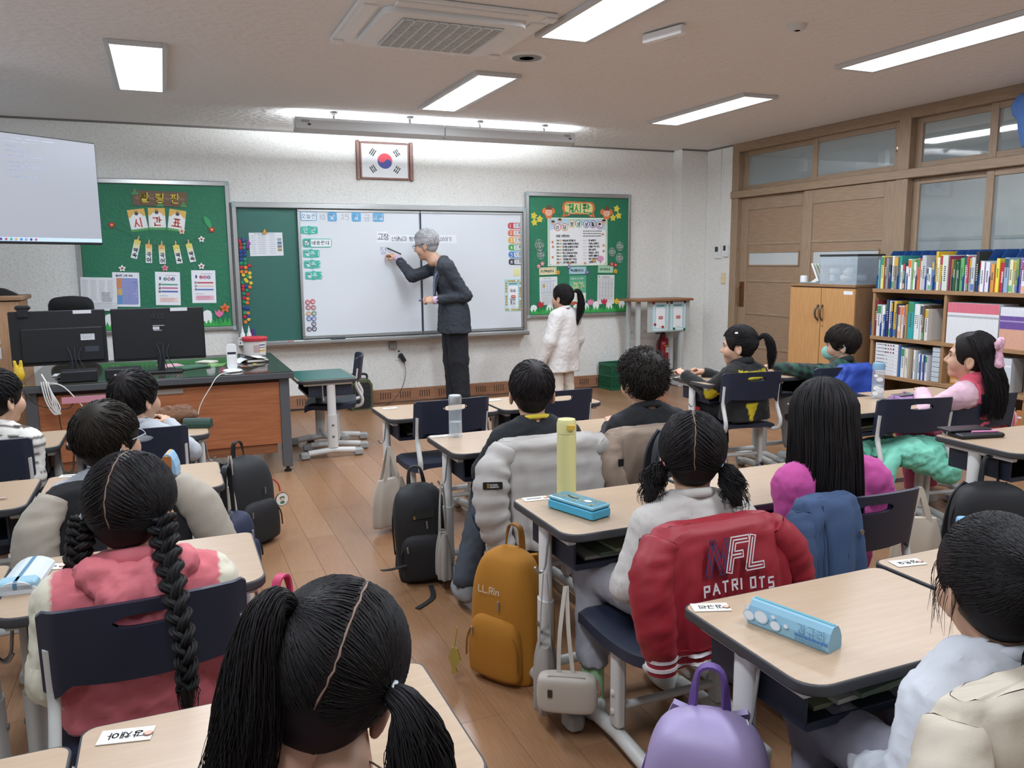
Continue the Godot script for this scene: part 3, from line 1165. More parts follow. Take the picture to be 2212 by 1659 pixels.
func build_boards()->void:
	var green:=plaster("greenboard","1f7050",500,.8,["24785a","1a6648"],256)
	green.roughness=.6
	var chalk:=mt("2b5f55",.5)
	# --- left bulletin board
	var lb:=thing("bulletin_board","green bulletin board with timetable bunting behind the computer monitors","bulletin board",Vector3(-.035,1.47,0))
	part(lb,"felt",bx(Vector3(-.015,0,.015),Vector3(1.21,1.3,.03),0),green)
	board_frame(lb,-.63,.6,-.65,.65,.035,.045)
	var z:=.0305
	sheet("title_plaque","brown wooden plank sign with yellow lettering at the top of the left board","sign",Vector3(.005,1.978,z),.44,.13,-1.2,"6b5340",func(p: MB):
		p.ink("7d6350").rect(-.2,-.01,.2,.012)
		p.ink("8a6e58").rect(-.215,.03,.1,.034)
		for q in [[-.2,.045],[.0,-.05],[.19,-.05]]:
			p.ink("3f8a4e").fill(MB.flower(q[0],q[1],.032,3,.3))
		var k:=0
		for w in ["4a3b1e","e3c63c"]:
			p.ink(w).write("알 림 판",-.168,-.036,.082,.0185 - k*.0095,1.0,.08)
			k+=1
		,"",.006)
	var si:=["시","간","표"]
	var sp:=[[-.186,1.79,8.0],[-.031,1.803,.0],[.13,1.79,-9.0]]
	for k in 3:
		sheet("bunting_card","first second third".split(" ")[k]+" large red letter card of the timetable bunting","banner",Vector3(sp[k][0],sp[k][1],z),.138,.19,sp[k][2],"e9ecec",func(p: MB):
			p.ink("e0b45a").rect(-.069,.03,.069,.095)
			p.ink("eef0f0").disc(0,-.005,.058,.068,24)
			p.ink("4c9a55").rect(-.069,-.095,.069,-.082)
			for j in 7:
				p.disc(-.06+j*.02,-.082,.0105,.0105,10)
			p.ink("3a3f44").disc(0,.055,.016,.013,12)
			p.fill(p2([-.012,.06,-.006,.09,-.001,.062]))
			p.fill(p2([.012,.06,.006,.09,.001,.062]))
			p.ink("c75a4c").write(si[k],-.036,-.058,.074,.012),"timetable bunting cards",.0015)
	var st:=MB.new()
	st.tube(curve([Vector3(-.41,1.75,z+.003),Vector3(-.2,1.633,z+.004),Vector3(-.1,1.59,z+.004),Vector3(0,1.572,z+.004),Vector3(.106,1.583,z+.004),Vector3(.22,1.61,z+.004),Vector3(.31,1.655,z+.004),Vector3(.42,1.7,z+.003)],4),.0016,5)
	solo("bunting_string",st,mt("4d8a6c",.8),"thin green string with small pegs across the left board","string")
	var words:=["약속","국어","국어","약속","약속"]
	var tg:=[[-.222,1.533,-15.0,"e5cf6a"],[-.118,1.495,-3.0,"e0ac62"],[-.01,1.486,.0,"e0ac62"],[.12,1.488,8.0,"e3d062"],[.23,1.5,10.0,"e3d867"]]
	for k in 5:
		var o:=sheet("hanging_tag","first second third fourth fifth".split(" ")[k]+" white flower-topped lesson tag on the string","tag",Vector3(tg[k][0],tg[k][1],z+.003),.052,.15,tg[k][2],"e6e9ea",func(p: MB):
			p.ink("e8dfb0").rect(-.026,.02,.026,.075)
			for j in 2:
				p.ink("20242a").write(words[k][j],-.017,-.018 - j*.045,.036,.006),"lesson tags on the string",.0012)
		var fm:=MB.new()
		fm.prism(MB.flower(0,.075,.03),.0012,.004)
		part(o,"flower",fm,mt(tg[k][3],.6))
		var pg:=MB.new()
		pg.box(Vector3(.003,.11,.004),Vector3(.012,.032,.008),.002)
		part(o,"peg",pg,mt("c9b48e",.7))
	var fs:=[[-.394,1.748,"b8353b","e8c050","red flower at the screen end of the string"],[.418,1.713,"b8353b","e8c050","red flower under the green feather leaf"],[.325,1.628,"eceeee","a63a40","white flower at the low right end of the string"],[.165,1.698,"e8ccb8","c05a50","beige flower at the foot of the third letter card"],
		[-.339,1.375,"eceeee","a63a40","white flower pinning the colourful chart"],[.005,1.375,"e58fa6","b83a4a","pink flower pinning the middle notice"],[.31,1.388,"eceeee","a63a40","white flower pinning the notice beside the green blackboard"]]
	for q in fs:
		flower_pin(q[0],q[1],z+.004,.03,q[2],q[3],q[4],"felt flowers on the left board")
	var lf:=MB.new()
	lf.prism(p2([.03,-.055,.035,-.02,.02,.02,-.005,.045,-.03,.055,-.028,.02,-.015,-.02,.01,-.05]),0,.008)
	solo("paper_leaf",lf,mt("2f9a5c",.5),"green paper feather leaf above the red flower","leaf decoration","",Vector3(.385,1.78,z))
	# notices in clear sleeves
	sheet("wall_chart","colourful ruled chart with an orange and blue side column","poster",Vector3(-.32,1.19,z),.215,.3,-2.0,"e8eaf0",func(p: MB):
		p.ink("3a3d50").write("올바른 교육 약속",-.082,.112,.018,.0028,.9)
		p.ink("8d97cc").rrect(-.095,-.13,.095,.1,.012)
		for q in [["d98a4e",.01,.1],["d9b45a",-.05,.01],["5a9ac9",-.13,-.05]]:
			p.ink(q[0]).rect(-.095,q[1],-.068,q[2])
			p.ink(q[0]).rect(-.064,q[1]+.003,-.034,q[2] - .003)
		p.ink("b9c0e4").lines(-.028,.09,.09,.024,9,.009,3)
		p.ink("4d5390").lines(-.026,.088,.088,.024,9,.004,5),"",.0012)
	var cols:=[["4f9a82","c05f8c","3f55a8"],["c23a44","e8c9b8","4f74b8"]]
	for k in 2:
		sheet("rule_notice",["white rules notice with green, pink and blue bands","white rules notice with red, beige and blue bands"][k],"poster",Vector3([.018,.32][k],[1.192,1.203][k],z),.205,.295,[-2.0,-1.2][k],"eceef2",func(p: MB):
			p.ink("7c80a8").lines(-.02,.118,.075,.012,1,.004,4)
			for j in 3:
				p.ink([cols[k][0],"b05a8c","3f4a88"][j]).disc(-.02+j*.032,.085,.0155)
				p.ink("f2f2f2").write(["약","속","일"][j] if k==0 else ["인","사","말"][j],-.029+j*.032,.076,.018,.0028)
			p.ink("4a4f8a").disc(-.062,.09,.008,.016)
			for j in 3:
				p.ink(cols[k][j]).rect(-.055,.03 - j*.031,.082,.042 - j*.031)
				p.ink("2a2d38").write((["경","길","담"] if k==0 else ["인","사","약"])[j],-.078,.026 - j*.031,.02,.0032)
			p.ink("8b8f98").lines(-.07,-.062,.0,.01,1,.004,9)
			p.ink(["f0dcd6","e7b6c6"][k]).rect(-.07,-.118,.08,-.08)
			p.ink("c06a78").lines(-.064,-.086,.074,.012,3,.004,8),"rules notices",.0012)
	sheet("timetable_paper","plain white printed sheets overlapping the frame corner above the office chair","paper",Vector3(-.535,1.19,.047),.28,.22,-2.0,"dfe1e4",func(p: MB):
		for j in 4:
			p.ink("9a9ea6").lines(-.13+j*.066,.085,-.08+j*.066,.011,16,.0028,20+j)
		p.ink("70747c").lines(.02,-.02,.1,.012,7,.006,3))
	sheet("timetable_paper","lower white sheet half hidden under the printed timetable","paper",Vector3(-.5,1.07,.0455),.2,.12,-3.0,"d6d9dc",func(p: MB):
		p.ink("a0a4aa").lines(-.09,.02,.09,.012,5,.003,6))
	grass_strip("felt grass and flower border along the bottom of the left board",-.6,.54,.841,z,[[.335,.95,"egg"],[-.47,.94,"egg"],[.438,.955,"d9709a"],[-.38,.95,"6a5aa0"],[.05,.95,"d9709a"]])
	flower_pin(.49,1.005,z+.004,.045,"d2702f","c23a2f","large orange felt flower in the lower corner of the left board","")
	# --- main board
	var bd:=thing("chalkboard","wide framed board with a green chalkboard at its screen end and a tray","chalkboard",Vector3(2.06,1.3,0))
	part(bd,"panel",bx(Vector3(0,0,.02),Vector3(2.88,1.26,.04),0),chalk)
	board_frame(bd,-1.445,1.435,-.635,.637,.04,.08)
	var al:=mt("b9bbba",.3,.75)
	var ty:=MB.new()
	ty.xf=Transform3D(Basis(Vector3(0,0,1),Vector3(0,1,0),Vector3(-1,0,0)),Vector3.ZERO)
	ty.prism(p2([.06,-.66,.155,-.66,.17,-.645,.17,-.625,.162,-.62,.157,-.638,.06,-.638]),-1.44,1.36)
	part(bd,"tray",ty,al)
	var wbp:=[[1.174,2.36],[2.366,3.47]]
	for k in 2:
		var x0: float=wbp[k][0]
		var x1: float=wbp[k][1]
		var o:=thing("whiteboard",["white sliding whiteboard panel nearer the green chalkboard","white sliding whiteboard panel behind the teacher, door side"][k],"whiteboard",Vector3((x0+x1)/2,1.3,.042),0,"sliding whiteboard panels")
		var w:=x1 - x0
		part(o,"surface",bx(Vector3(0,0,.014),Vector3(w - .01,1.18,.028),.001),mt("dfe5ea",.22))
		for s in [-1,1]:
			part(o,"edge_rail",bx(Vector3(0,s*.594,.018),Vector3(w,.022 if s>0 else .03,.036),.003),al)
			if (s<0)==(k==0):
				part(o,"side_rail",bx(Vector3(s*(w/2 - .012),0,.018),Vector3(.024,1.19,.036),.003),al)
			else:
				part(o,"side_rail",bx(Vector3(s*(w/2 - .004),0,.018),Vector3(.007,1.19,.033),.001),mt("5e6468",.5))
	z=.0705
	# labels on the whiteboard
	var lab:=[["오늘은",1.278,1.842,.148,.084,"e9f2f6","3b78a8",true],["월",1.4985,1.84,.085,.083,"5ba3d0","f4f8fa",false],["일",1.7285,1.84,.087,.084,"5ba3d0","f4f8fa",false],["요일",1.9435,1.84,.107,.081,"5ba3d0","f4f8fa",false]]
	for q in lab:
		sheet("date_magnet",{"오늘은": "white blue-edged magnet at the start of the date line","월": "blue month magnet after the handwritten 10","일": "blue day magnet after the handwritten 25","요일": "blue weekday magnet at the end of the date line"}[q[0]],"magnet",Vector3(q[1],q[2],z),q[3],q[4],0,"5ba3d0",func(p: MB):
			if q[7]:
				p.ink(q[5]).rrect(-q[3]/2+.006,-q[4]/2+.006,q[3]/2 - .006,q[4]/2 - .006,.008)
			var s: float=.042 if q[7] else .05
			var n: int=q[0].length()
			p.ink(q[6]).write(q[0],-s*1.1*n/2.0,-s/2,s,.0048 if not q[7] else .004),"date magnets",.004,MB.round_rect(-q[3]/2,-q[4]/2,q[3]/2,q[4]/2,.014))
	var acts:=[["단 원",1.2785,1.713,.157,.068,"unit"],["활동 1",1.287,1.4955,.152,.07,"first activity"],["활동 2",1.2915,1.3955,.153,.07,"second activity"],["활동 3",1.3,1.291,.156,.072,"third activity"]]
	for q in acts:
		var shp:=MB.round_rect(-q[3]/2,-q[4]/2,q[3]/2,q[4]/2,.013)
		sheet("lesson_magnet","teal %s magnet with white lettering" % q[5],"magnet",Vector3(q[1],q[2],z),0,0,0,"3fae9c",func(p: MB):
			p.ink("58bdac").rrect(-q[3]/2+.005,-q[4]/2+.005,q[3]/2 - .005,q[4]/2 - .005,.01)
			p.ink("3fae9c").rrect(-q[3]/2+.008,-q[4]/2+.008,q[3]/2 - .008,q[4]/2 - .008,.008)
			p.disc(0,q[4]/2 - .003,.02,.01)
			p.disc(0,-q[4]/2+.003,.02,.01)
			p.ink("eef8f6").write(q[0],-.058 if q[0].length()==4 else -.055,-.022,.044,.0048),"teal lesson magnets",.004,shp)
	sheet("lesson_magnet","long white magnet with a tick box and dark lettering","magnet",Vector3(1.3475,1.5945,z),0,0,0,"44a99c",func(p: MB):
		p.ink("eef4f5").rrect(-.06,-.034,.129,.034,.01)
		p.ink("eef2f2").rect(-.117,-.02,-.078,.019)
		p.ink("2d3338").line(p2([-.11,.002,-.1,-.01,-.08,.022]),.006)
		p.line(p2([-.117,-.02,-.078,-.02,-.078,.019,-.117,.019,-.117,-.02]),.003)
		p.ink("2f3a42").write("배움문제",-.052,-.018,.038,.004),"",.004,MB.round_rect(-.135,-.041,.135,.041,.02))
	var hw:=MB.new()
	hw.xf=Transform3D(Basis.IDENTITY,Vector3(0,0,z - .0003))
	hw.ink("7a8496").write("10",1.378,1.812,.052,.0035)
	hw.write("25",1.582,1.814,.052,.0035,1.15)
	hw.write("금",1.798,1.8,.064,.0035)
	hw.ink("5f7fb0").write("정",1.945,1.485,.072,.004)
	hw.line(p2([2.0,1.545,2.03,1.545]),.004)
	solo("handwriting",hw,printed(.4),"handwritten date numbers and a blue syllable on the whiteboard","writing")
	sheet("title_strip","white paper title strips stuck beside the teacher's head","paper",Vector3(2.33,1.647,z),0,0,0,"e9edf1",func(p: MB):
		p.ink("3c4452").write("교장",-.402,-.022,.06,.006,.9)
		p.write("선생님과",-.265,-.032,.042,.0042,.86)
		p.write("함께하는",-.085,-.034,.042,.0042,.86)
		p.ink("b8404a").write("독도",.12,-.034,.06,.006,.9)
		p.ink("3c4452").write("이야기",.238,-.034,.042,.0042,.9),"",.001,p2([-.412,-.05,.41,-.056,.405,.028,.2,.03,.19,.02,-.28,.028,-.3,.06,-.405,.056]))
	var mc:=["b03f44","d06a4a","dba24a","4f9e58","3f7cc0","34383f"]
	for k in 6:
		sheet("group_magnet","white group magnet with a %s number %s disc" % [["red","orange","yellow","green","blue","black"][k],["one","two","three","four","five","six"][k]],"magnet",Vector3(3.385+k*.0012,1.772 - k*.0738,z),0,0,0,mc[k],func(p: MB):
			p.ink("edf1f3").rrect(-.02,-.024,.077,.024,.008)
			p.ink("f4f6f6").write(str(k+1),-.062,-.018,.036,.005)
			p.ink("2f353c").write("모둠",-.012,-.016,.036,.004),"numbered group magnets",.004,MB.round_rect(-.082,-.031,.082,.031,.026))
	sheet("sticky_note","small yellow sticky note under the group magnets","sticky note",Vector3(3.4,1.293,z),.075,.077,1.0,"e2e2a4",func(p: MB): p.ink("d3d38e").lines(-.03,.025,.03,.016,4,.003,2))
	lunch_poster("milk_chart","pale blue bordered name chart with handwriting on the whiteboard",Vector3(3.355,1.054,z),.19,.335,true)
	var badge:=[["b8404a","red"],["b8404a","red"],["a8505a","dark red"],["a8505a","dark red"],["c09a5a","tan"],["5a7a5a","green"],["4a78b0","blue"],["4a78b0","blue"],["4a4a68","navy"],["3f3d58","navy"],["3f3d58","navy"]]
	var bp:=[[1.233,1.04],[1.281,1.045],[1.236,.99],[1.285,.988],[1.237,.931],[1.288,.932],[1.238,.883],[1.285,.883],[1.282,.833],[1.236,.783],[1.285,.785]]
	for k in 11:
		var o:=thing("badge_magnet","%s ringed badge magnet, %s of the cluster in the whiteboard corner" % [badge[k][1],["top row outer","top row inner","second row outer","second row inner","third row outer","third row inner","fourth row outer","fourth row inner","lone fifth row","bottom row outer","bottom row inner"][k]],"magnet",Vector3(bp[k][0],bp[k][1],z),0,"badge magnets")
		var mb:=MB.new()
		mb.xf=Transform3D(Basis(Vector3.RIGHT,PI/2),Vector3.ZERO)
		mb.lathe(p2([.023,.0,.023,.005,.02,.008,.0,.009]),20)
		part(o,"body",mb,mt(badge[k][0],.4))
		var pr:=MB.new()
		pr.lay=.0092
		pr.ink("d6d8dc").disc(0,0,.0155)
		pr.ink(badge[k][0]).disc(0,.001,.011)
		pr.ink("e4d0c4").disc(.001,-.002,.007)
		part(o,"print",pr,printed())
	# --- green part of the main board
	z=.0405
	sheet("schedule_paper","white printed schedule clipped on the green chalkboard","paper",Vector3(.886,1.583,z),.3,.213,.8,"e3e8ec",func(p: MB):
		p.ink("7b8290").lines(-.1,.098,.09,.01,1,.005,2)
		for j in 4:
			p.ink("8d94a2").lines([-.135,-.075,-.03,.03][j],.08,[-.085,-.035,.0,.09][j],.02,9,.0035,30+j)
		p.ink("c8a0a0").lines(-.04,.08,-.026,.018,10,.005,6)
		for j in 4:
			p.ink(["9aa3a8","5a7a98","7d7a70","a09468"][j]).rect(.1,.03 - j*.032,.138,.055 - j*.032))
	var pegs:=[[.875,1.7,"d9a24a","yellow cone magnet on the schedule paper"],[.684,1.628,"3a4f90","blue cone magnet at the top of the magnet column"],[.65,1.618,"a83840","red cone magnet at the top of the magnet column"],[.727,1.6,"8a4a9a","purple cone magnet beside the schedule paper"],[.716,1.565,"7a3f90","lower purple cone magnet beside the schedule paper"]]
	for q in pegs:
		var mb:=MB.new()
		mb.xf=Transform3D(Basis(Vector3.RIGHT,.5),Vector3(0,0,.012))
		mb.lathe(p2([.0,-.018,.02,-.016,.018,-.004,.008,.012,.004,.022,.0,.023]),14)
		solo("cone_magnet",mb,mt(q[2],.35),q[3],"magnet","cone magnets",Vector3(q[0],q[1],z))
	var dots:="656,1588r 690,1588g 654,1552r 688,1552g 652,1518b 686,1518b 650,1483b 687,1483b 653,1446b 687,1446g 651,1410g 686,1409g 650,1373r 688,1372o 721,1390r 650,1332o 688,1332o 722,1320y 665,1303y 698,1291g 721,1283y 680,1262y 653,1235g 691,1245y 655,1202r 683,1198b 727,1229y 716,1192o 655,1171r 689,1164g 660,1131g 692,1126r 660,1092r 692,1084o 656,1056g 685,1047o 655,1000b 687,994b 658,955g 687,952o 657,919r 686,919b 689,894y 660,870o"
	var hues:={"r": ["b52a38","red"],"g": ["1d8a62","green"],"b": ["28408c","blue"],"o": ["dd7a34","orange"],"y": ["dcc040","yellow"]}
	var mk:=MB.new()
	mk.xf=Transform3D(Basis(Vector3.RIGHT,PI/2),Vector3.ZERO)
	mk.lathe(p2([.0145,.0,.0165,.003,.0165,.008,.014,.0105,.0,.0115]),18)
	var ms:=mk.mesh()
	var nth:=0
	for d in dots.split(" "):
		nth+=1
		var h: Array=hues[d[-1]]
		var xy:=d.left(-1).split(",")
		var o:=MeshInstance3D.new()
		o.name=num("round_magnet")
		o.mesh=ms
		o.material_override=mt(h[0],.3)
		add_child(o)
		o.position=Vector3(float(xy[0])/1000+.003,float(xy[1])/1000,z)
		tag(o,"%s round button magnet, %d%s from the top of the chalkboard magnet column" % [h[1],nth,"st" if nth % 10==1 and nth != 11 else "nd" if nth % 10==2 and nth != 12 else "rd" if nth % 10==3 and nth != 13 else "th"],"magnet","round button magnets")
	board_things()
	right_board()

func lunch_poster(called: String,label: String,at: Vector3,w: float,h: float,notes: bool)->Node3D:
	return sheet(called,label,"poster",at,w,h,0,"a9d3d8",func(p: MB):
		p.ink("eef1f2").rect(-w*.29,-h*.4,w*.29,h*.3)
		p.ink("4a6a78").lines(-w*.25,h*.38,w*.25,.02,1,.012,4)
		var g:=0
		for s in [-1,1]:
			for j in 11:
				var c:="c9a34e" if notes and (j+g) % 5 != 1 else "f2f6f6"
				p.ink(c).disc(s*w*.41,-h*.44+j*h*.082,w*.055,-1,10)
				p.ink("a9d3d8" if c=="f2f6f6" else "8a6a34").disc(s*w*.41,-h*.44+j*h*.082,w*.025,-1,8)
				if j<6:
					p.ink(c).disc(-w*.3+j*w*.12,(-.45 if s<0 else .45)*h,w*.05,-1,10)
			g+=2
		p.ink("c0625c").rrect(-w*.13,-h*.08,w*.13,h*.01,.008)
		p.ink("e8d8d0").rect(-w*.09,-h*.045,w*.09,-h*.03)
		p.ink("5a5f68").lines(-w*.1,-h*.35,w*.1,.02,1,.003,4)
		if notes:
			p.ink("54597a").write("우유",-w*.22,h*.1,.034,.0035,.95,.15)
			p.write("당번",-w*.2,-h*.18,.03,.0035)
			p.write("호수",-w*.2,-h*.29,.03,.0035),"",.0015)

func grass_strip(label: String,x0: float,x1: float,y: float,z: float,deco: Array)->void:
	var o:=thing("grass_border",label,"board border",Vector3(0,0,z))
	var g:=MB.new()
	var pts:=PackedVector2Array([Vector2(x0,y),Vector2(x1,y)])
	var n:=int((x1 - x0)/.018)
	for k in range(n,-1,-1):
		pts.append(Vector2(lerpf(x0,x1,float(k)/n),y+(.024 if k % 2 else .05+.03*absf(sin(k*1.7)))))
	g.prism(pts,0,.004)
	part(o,"grass",g,mt("35a04a",.7))
	for q in deco:
		var mb:=MB.new()
		if q[2]=="egg":
			mb.prism(p2([q[0] - .034,y+.005,q[0]+.034,y+.005,q[0]+.04,q[1]+.0,q[0]+.03,q[1]+.03,q[0],q[1]+.042,q[0] - .03,q[1]+.03,q[0] - .04,q[1]]),-.0003,.003)
			part(o,"white_mound",mb,mt("e8eaea",.7))
			continue
		mb.prism(p2([q[0] - .01,q[1] - .03,q[0]+.01,q[1] - .03,q[0]+.034,q[1] - .005,q[0]+.038,q[1]+.035,q[0]+.017,q[1]+.015,q[0],q[1]+.04,q[0] - .017,q[1]+.015,q[0] - .038,q[1]+.035,q[0] - .034,q[1] - .005]),.0042,.008)
		part(o,"tulip",mb,mt(q[2],.6))
		var s:=MB.new()
		s.prism(p2([q[0] - .004,y+.01,q[0]+.03,y+.055,q[0]+.008,y+.04,q[0]+.004,q[1] - .03,q[0] - .004,q[1] - .03,q[0] - .008,y+.04,q[0] - .03,y+.055]),.0041,.006)
		part(o,"stem",s,mt("2a8a40",.7))

func board_things()->void:
	var ty:=.665
	var er:=thing("board_eraser","dark grey board eraser on the tray under the whiteboard","eraser",Vector3(1.5,ty,.118))
	part(er,"felt",bx(Vector3(0,.008,0),Vector3(.13,.016,.045),.004),mt("2a2d30",.95))
	var eb:=MB.new()
	eb.box(Vector3(0,.026,0),Vector3(.14,.022,.05),.009)
	part(er,"grip",eb,mt("45494d",.5))
	var pen:=thing("board_marker","white board marker with a red cap lying on the tray","marker",Vector3(1.1,ty+.009,.12))
	var pb:=MB.new()
	pb.tube(pv([Vector3(-.02,0,0),Vector3(.068,0,0)]),.0085,12)
	part(pen,"barrel",pb,mt("e6e6e6",.4))
	var pc:=MB.new()
	pc.tube(pv([Vector3(-.07,0,0),Vector3(-.02,0,0)]),.0092,12)
	part(pen,"cap",pc,mt("b83034",.4))
	var bk:=thing("wire_basket","white plastic lattice basket at the chalkboard end of the tray","basket",Vector3(.66,ty - .001,.121))
	var bm:=MB.new()
	for s in [-1,1]:
		for j in 8:
			bm.box(Vector3(-.07+j*.02,.035,s*.033),Vector3(.005,.07,.004))
		for yy in [.006,.035,.068]:
			bm.box(Vector3(0,yy,s*.033),Vector3(.155,.006,.005))
			bm.box(Vector3(s*.076,yy,0),Vector3(.005,.006,.068))
		for j in 4:
			bm.box(Vector3(s*.076,.035,-.027+j*.018),Vector3(.004,.07,.005))
	bm.box(Vector3(0,.004,0),Vector3(.15,.004,.07))
	part(bk,"lattice",bm,mt("e4e6e4",.5))
	for k in 2:
		var bo:=thing("cleaner_bottle",["white cleaner bottle with nozzle at the outer end of the basket","white cleaner bottle with nozzle beside the pens in the basket"][k],"bottle",Vector3(.625+k*.056,ty+.006,.124),0,"cleaner bottles")
		var mb:=MB.new()
		mb.lathe(p2([.0,.0,.02,.0,.022,.005,.022,.095,.012,.11,.012,.118]),16)
		part(bo,"bottle",mb,mt("eceeee",.4))
		var nz:=MB.new()
		nz.lathe(p2([.011,.118,.011,.13,.004,.155,.002,.17,.0,.17]),12)
		part(bo,"nozzle",nz,mt("dfe3e6",.4))
		var lb:=MB.new()
		lb.xf=Transform3D(Basis.IDENTITY,Vector3(0,.05,.0222))
		lb.ink("8a9aa8").lines(-.01,.02,.01,.008,5,.003,k)
		part(bo,"label_print",lb,printed())
	for k in 3:
		var pn:=MB.new()
		pn.tube(pv([Vector3(0,0,0),Vector3(.002,.135,.0)]),.008,10)
		solo("board_pen",pn,mt(["2f4fb0","b03038","35508f"][k],.4),["blue","red","dark blue"][k]+" pen standing in the tray basket","pen","pens in the tray basket",Vector3(.71+k*.008,ty+.008,.108+.014*k))
	# outlet,adapter and its cord
	var ou:=thing("wall_outlet","white wall outlet below the whiteboard tray","outlet",Vector3(2.125,.49,0))
	part(ou,"plate",bx(Vector3(0,0,.004),Vector3(.075,.125,.008),.003),mt("dcdcd6",.5))
	for s in [-1,1]:
		var so:=MB.new()
		so.xf=Transform3D(Basis(Vector3.RIGHT,PI/2),Vector3(0,s*.03,.008))
		so.lathe(p2([.0,.001,.017,.001,.02,.004,.022,.003,.022,.0]),18)
		part(ou,"socket",so,mt("cfcfc8",.5))
	part(thing("junction_box","small grey junction box under the board tray","junction box",Vector3(2.06,.585,0)),"box",bx(Vector3(0,0,.025),Vector3(.075,.075,.05),.004),mt("8d8c88",.5))
	var ad:=thing("power_adapter","black power adapter plugged in below the whiteboard","adapter",Vector3(2.15,.455,.036))
	var am:=MB.new()
	am.xf=Transform3D(Basis(Vector3(0,0,1),.5),Vector3.ZERO)
	am.box(Vector3(0,0,0),Vector3(.042,.09,.05),.006)
	part(ad,"body",am,mt("1d1f22",.45))
	var cd:=MB.new()
	cd.tube(curve([Vector3(.02,-.045,0),Vector3(.022,-.16,.03),Vector3(-.03,-.3,.06),Vector3(-.16,-.42,.14),Vector3(-.3,-.452,.18),Vector3(-.48,-.45,.1)],6),.0028,6)
	part(ad,"cord",cd,mt("232425",.6))
	# flag
	var fl:=thing("framed_flag","national flag with a red and blue circle in a brown wooden frame","flag",Vector3(2.04,2.38,0))
	var fm:=wood("5a3427","6d4334",1,.4)
	part(fl,"backing",bx(Vector3(0,0,.008),Vector3(.53,.34,.016),0),mt("e9edef",.55))
	for s in [-1,1]:
		part(fl,"side_moulding",bx(Vector3(s*.263,0,.014),Vector3(.038,.372,.028),.008),fm)
		part(fl,"side_moulding",bx(Vector3(s*.236,0,.011),Vector3(.018,.35,.022),.006),fm)
		part(fl,"rail",bx(Vector3(0,s*.167,.0105),Vector3(.46,.022,.021),.006),fm)
	var p:=MB.new()
	p.lay=.0162
	var R:=.073
	var tilt:=atan2(2,3)
	p.ink("28327f").disc(0,0,R,-1,40)
	var poly:=PackedVector2Array()
	for k in 25:
		poly.append(Vector2.from_angle(PI - tilt - PI*k/24.0)*R)
	var c1:=Vector2.from_angle(-tilt)*R/2
	var c2:=-c1
	for k in range(1,13):
		poly.append(c1+Vector2.from_angle(-tilt+PI*k/12.0)*R/2)
	for k in range(1,12):
		poly.append(c2+Vector2.from_angle(-tilt - PI*k/12.0)*R/2)
	p.ink("cf3b4a").fill(poly)
	p.ink("25292e")
	for q in [[-1,1,[1,1,1]],[1,1,[0,1,0]],[-1,-1,[1,0,1]],[1,-1,[0,0,0]]]:
		var c:=Vector2(q[0]*.118,q[1]*.0787)
		var out_:=c.normalized()
		var al:=Vector2(-out_.y,out_.x)
		for j in 3:
			var m:=c+out_*(j - 1)*.0185
			if q[2][j]:
				p.line(PackedVector2Array([m - al*.028,m+al*.028]),.012)
			else:
				p.line(PackedVector2Array([m - al*.028,m - al*.008]),.012)
				p.line(PackedVector2Array([m+al*.008,m+al*.028]),.012)
	part(fl,"print",p,printed())
	# thermostat pair and switch on the door-side wall
	for q in [["thermostat","white thermostat with a dark display under the conduit",.42,1.49,.11,.14,0],["thermostat","narrower white thermostat next to the door frame",.56,1.5,.085,.13,0]]:
		var o:=thing(q[0],q[1],"thermostat",Vector3(5.7,q[3],q[2]),-90)
		part(o,"case",bx(Vector3(0,0,.012),Vector3(q[4],q[5],.024),.005),mt("dcdfdd",.5))
		part(o,"display",bx(Vector3(-.012,.03,.0245),Vector3(q[4]*.5,.055,.003),.001),mt("2c3339",.2))
		part(o,"button",bx(Vector3(.02,-.03,.0245),Vector3(.03,.01,.003),.001),mt("c4c8c6",.5))
	var sw:=thing("light_switch","cream double light switch beside the door frame","light switch",Vector3(5.7,1.2,.52),-90)
	part(sw,"plate",bx(Vector3(0,0,.005),Vector3(.08,.12,.01),.003),mt("d9c7a0",.5))
	for s in [-1,1]:
		part(sw,"rocker",bx(Vector3(0,s*.026,.011),Vector3(.055,.044,.008),.003),mt("e0d0ab",.45))
	var cn:=MB.new()
	cn.box(Vector3(0,0,.006),Vector3(.018,1.06,.012),.003)
	solo("cable_conduit",cn,mt("dedfdc",.4),"thin white cable conduit running up from the thermostat","conduit","",Vector3(5.7,2.09,.42),-90)

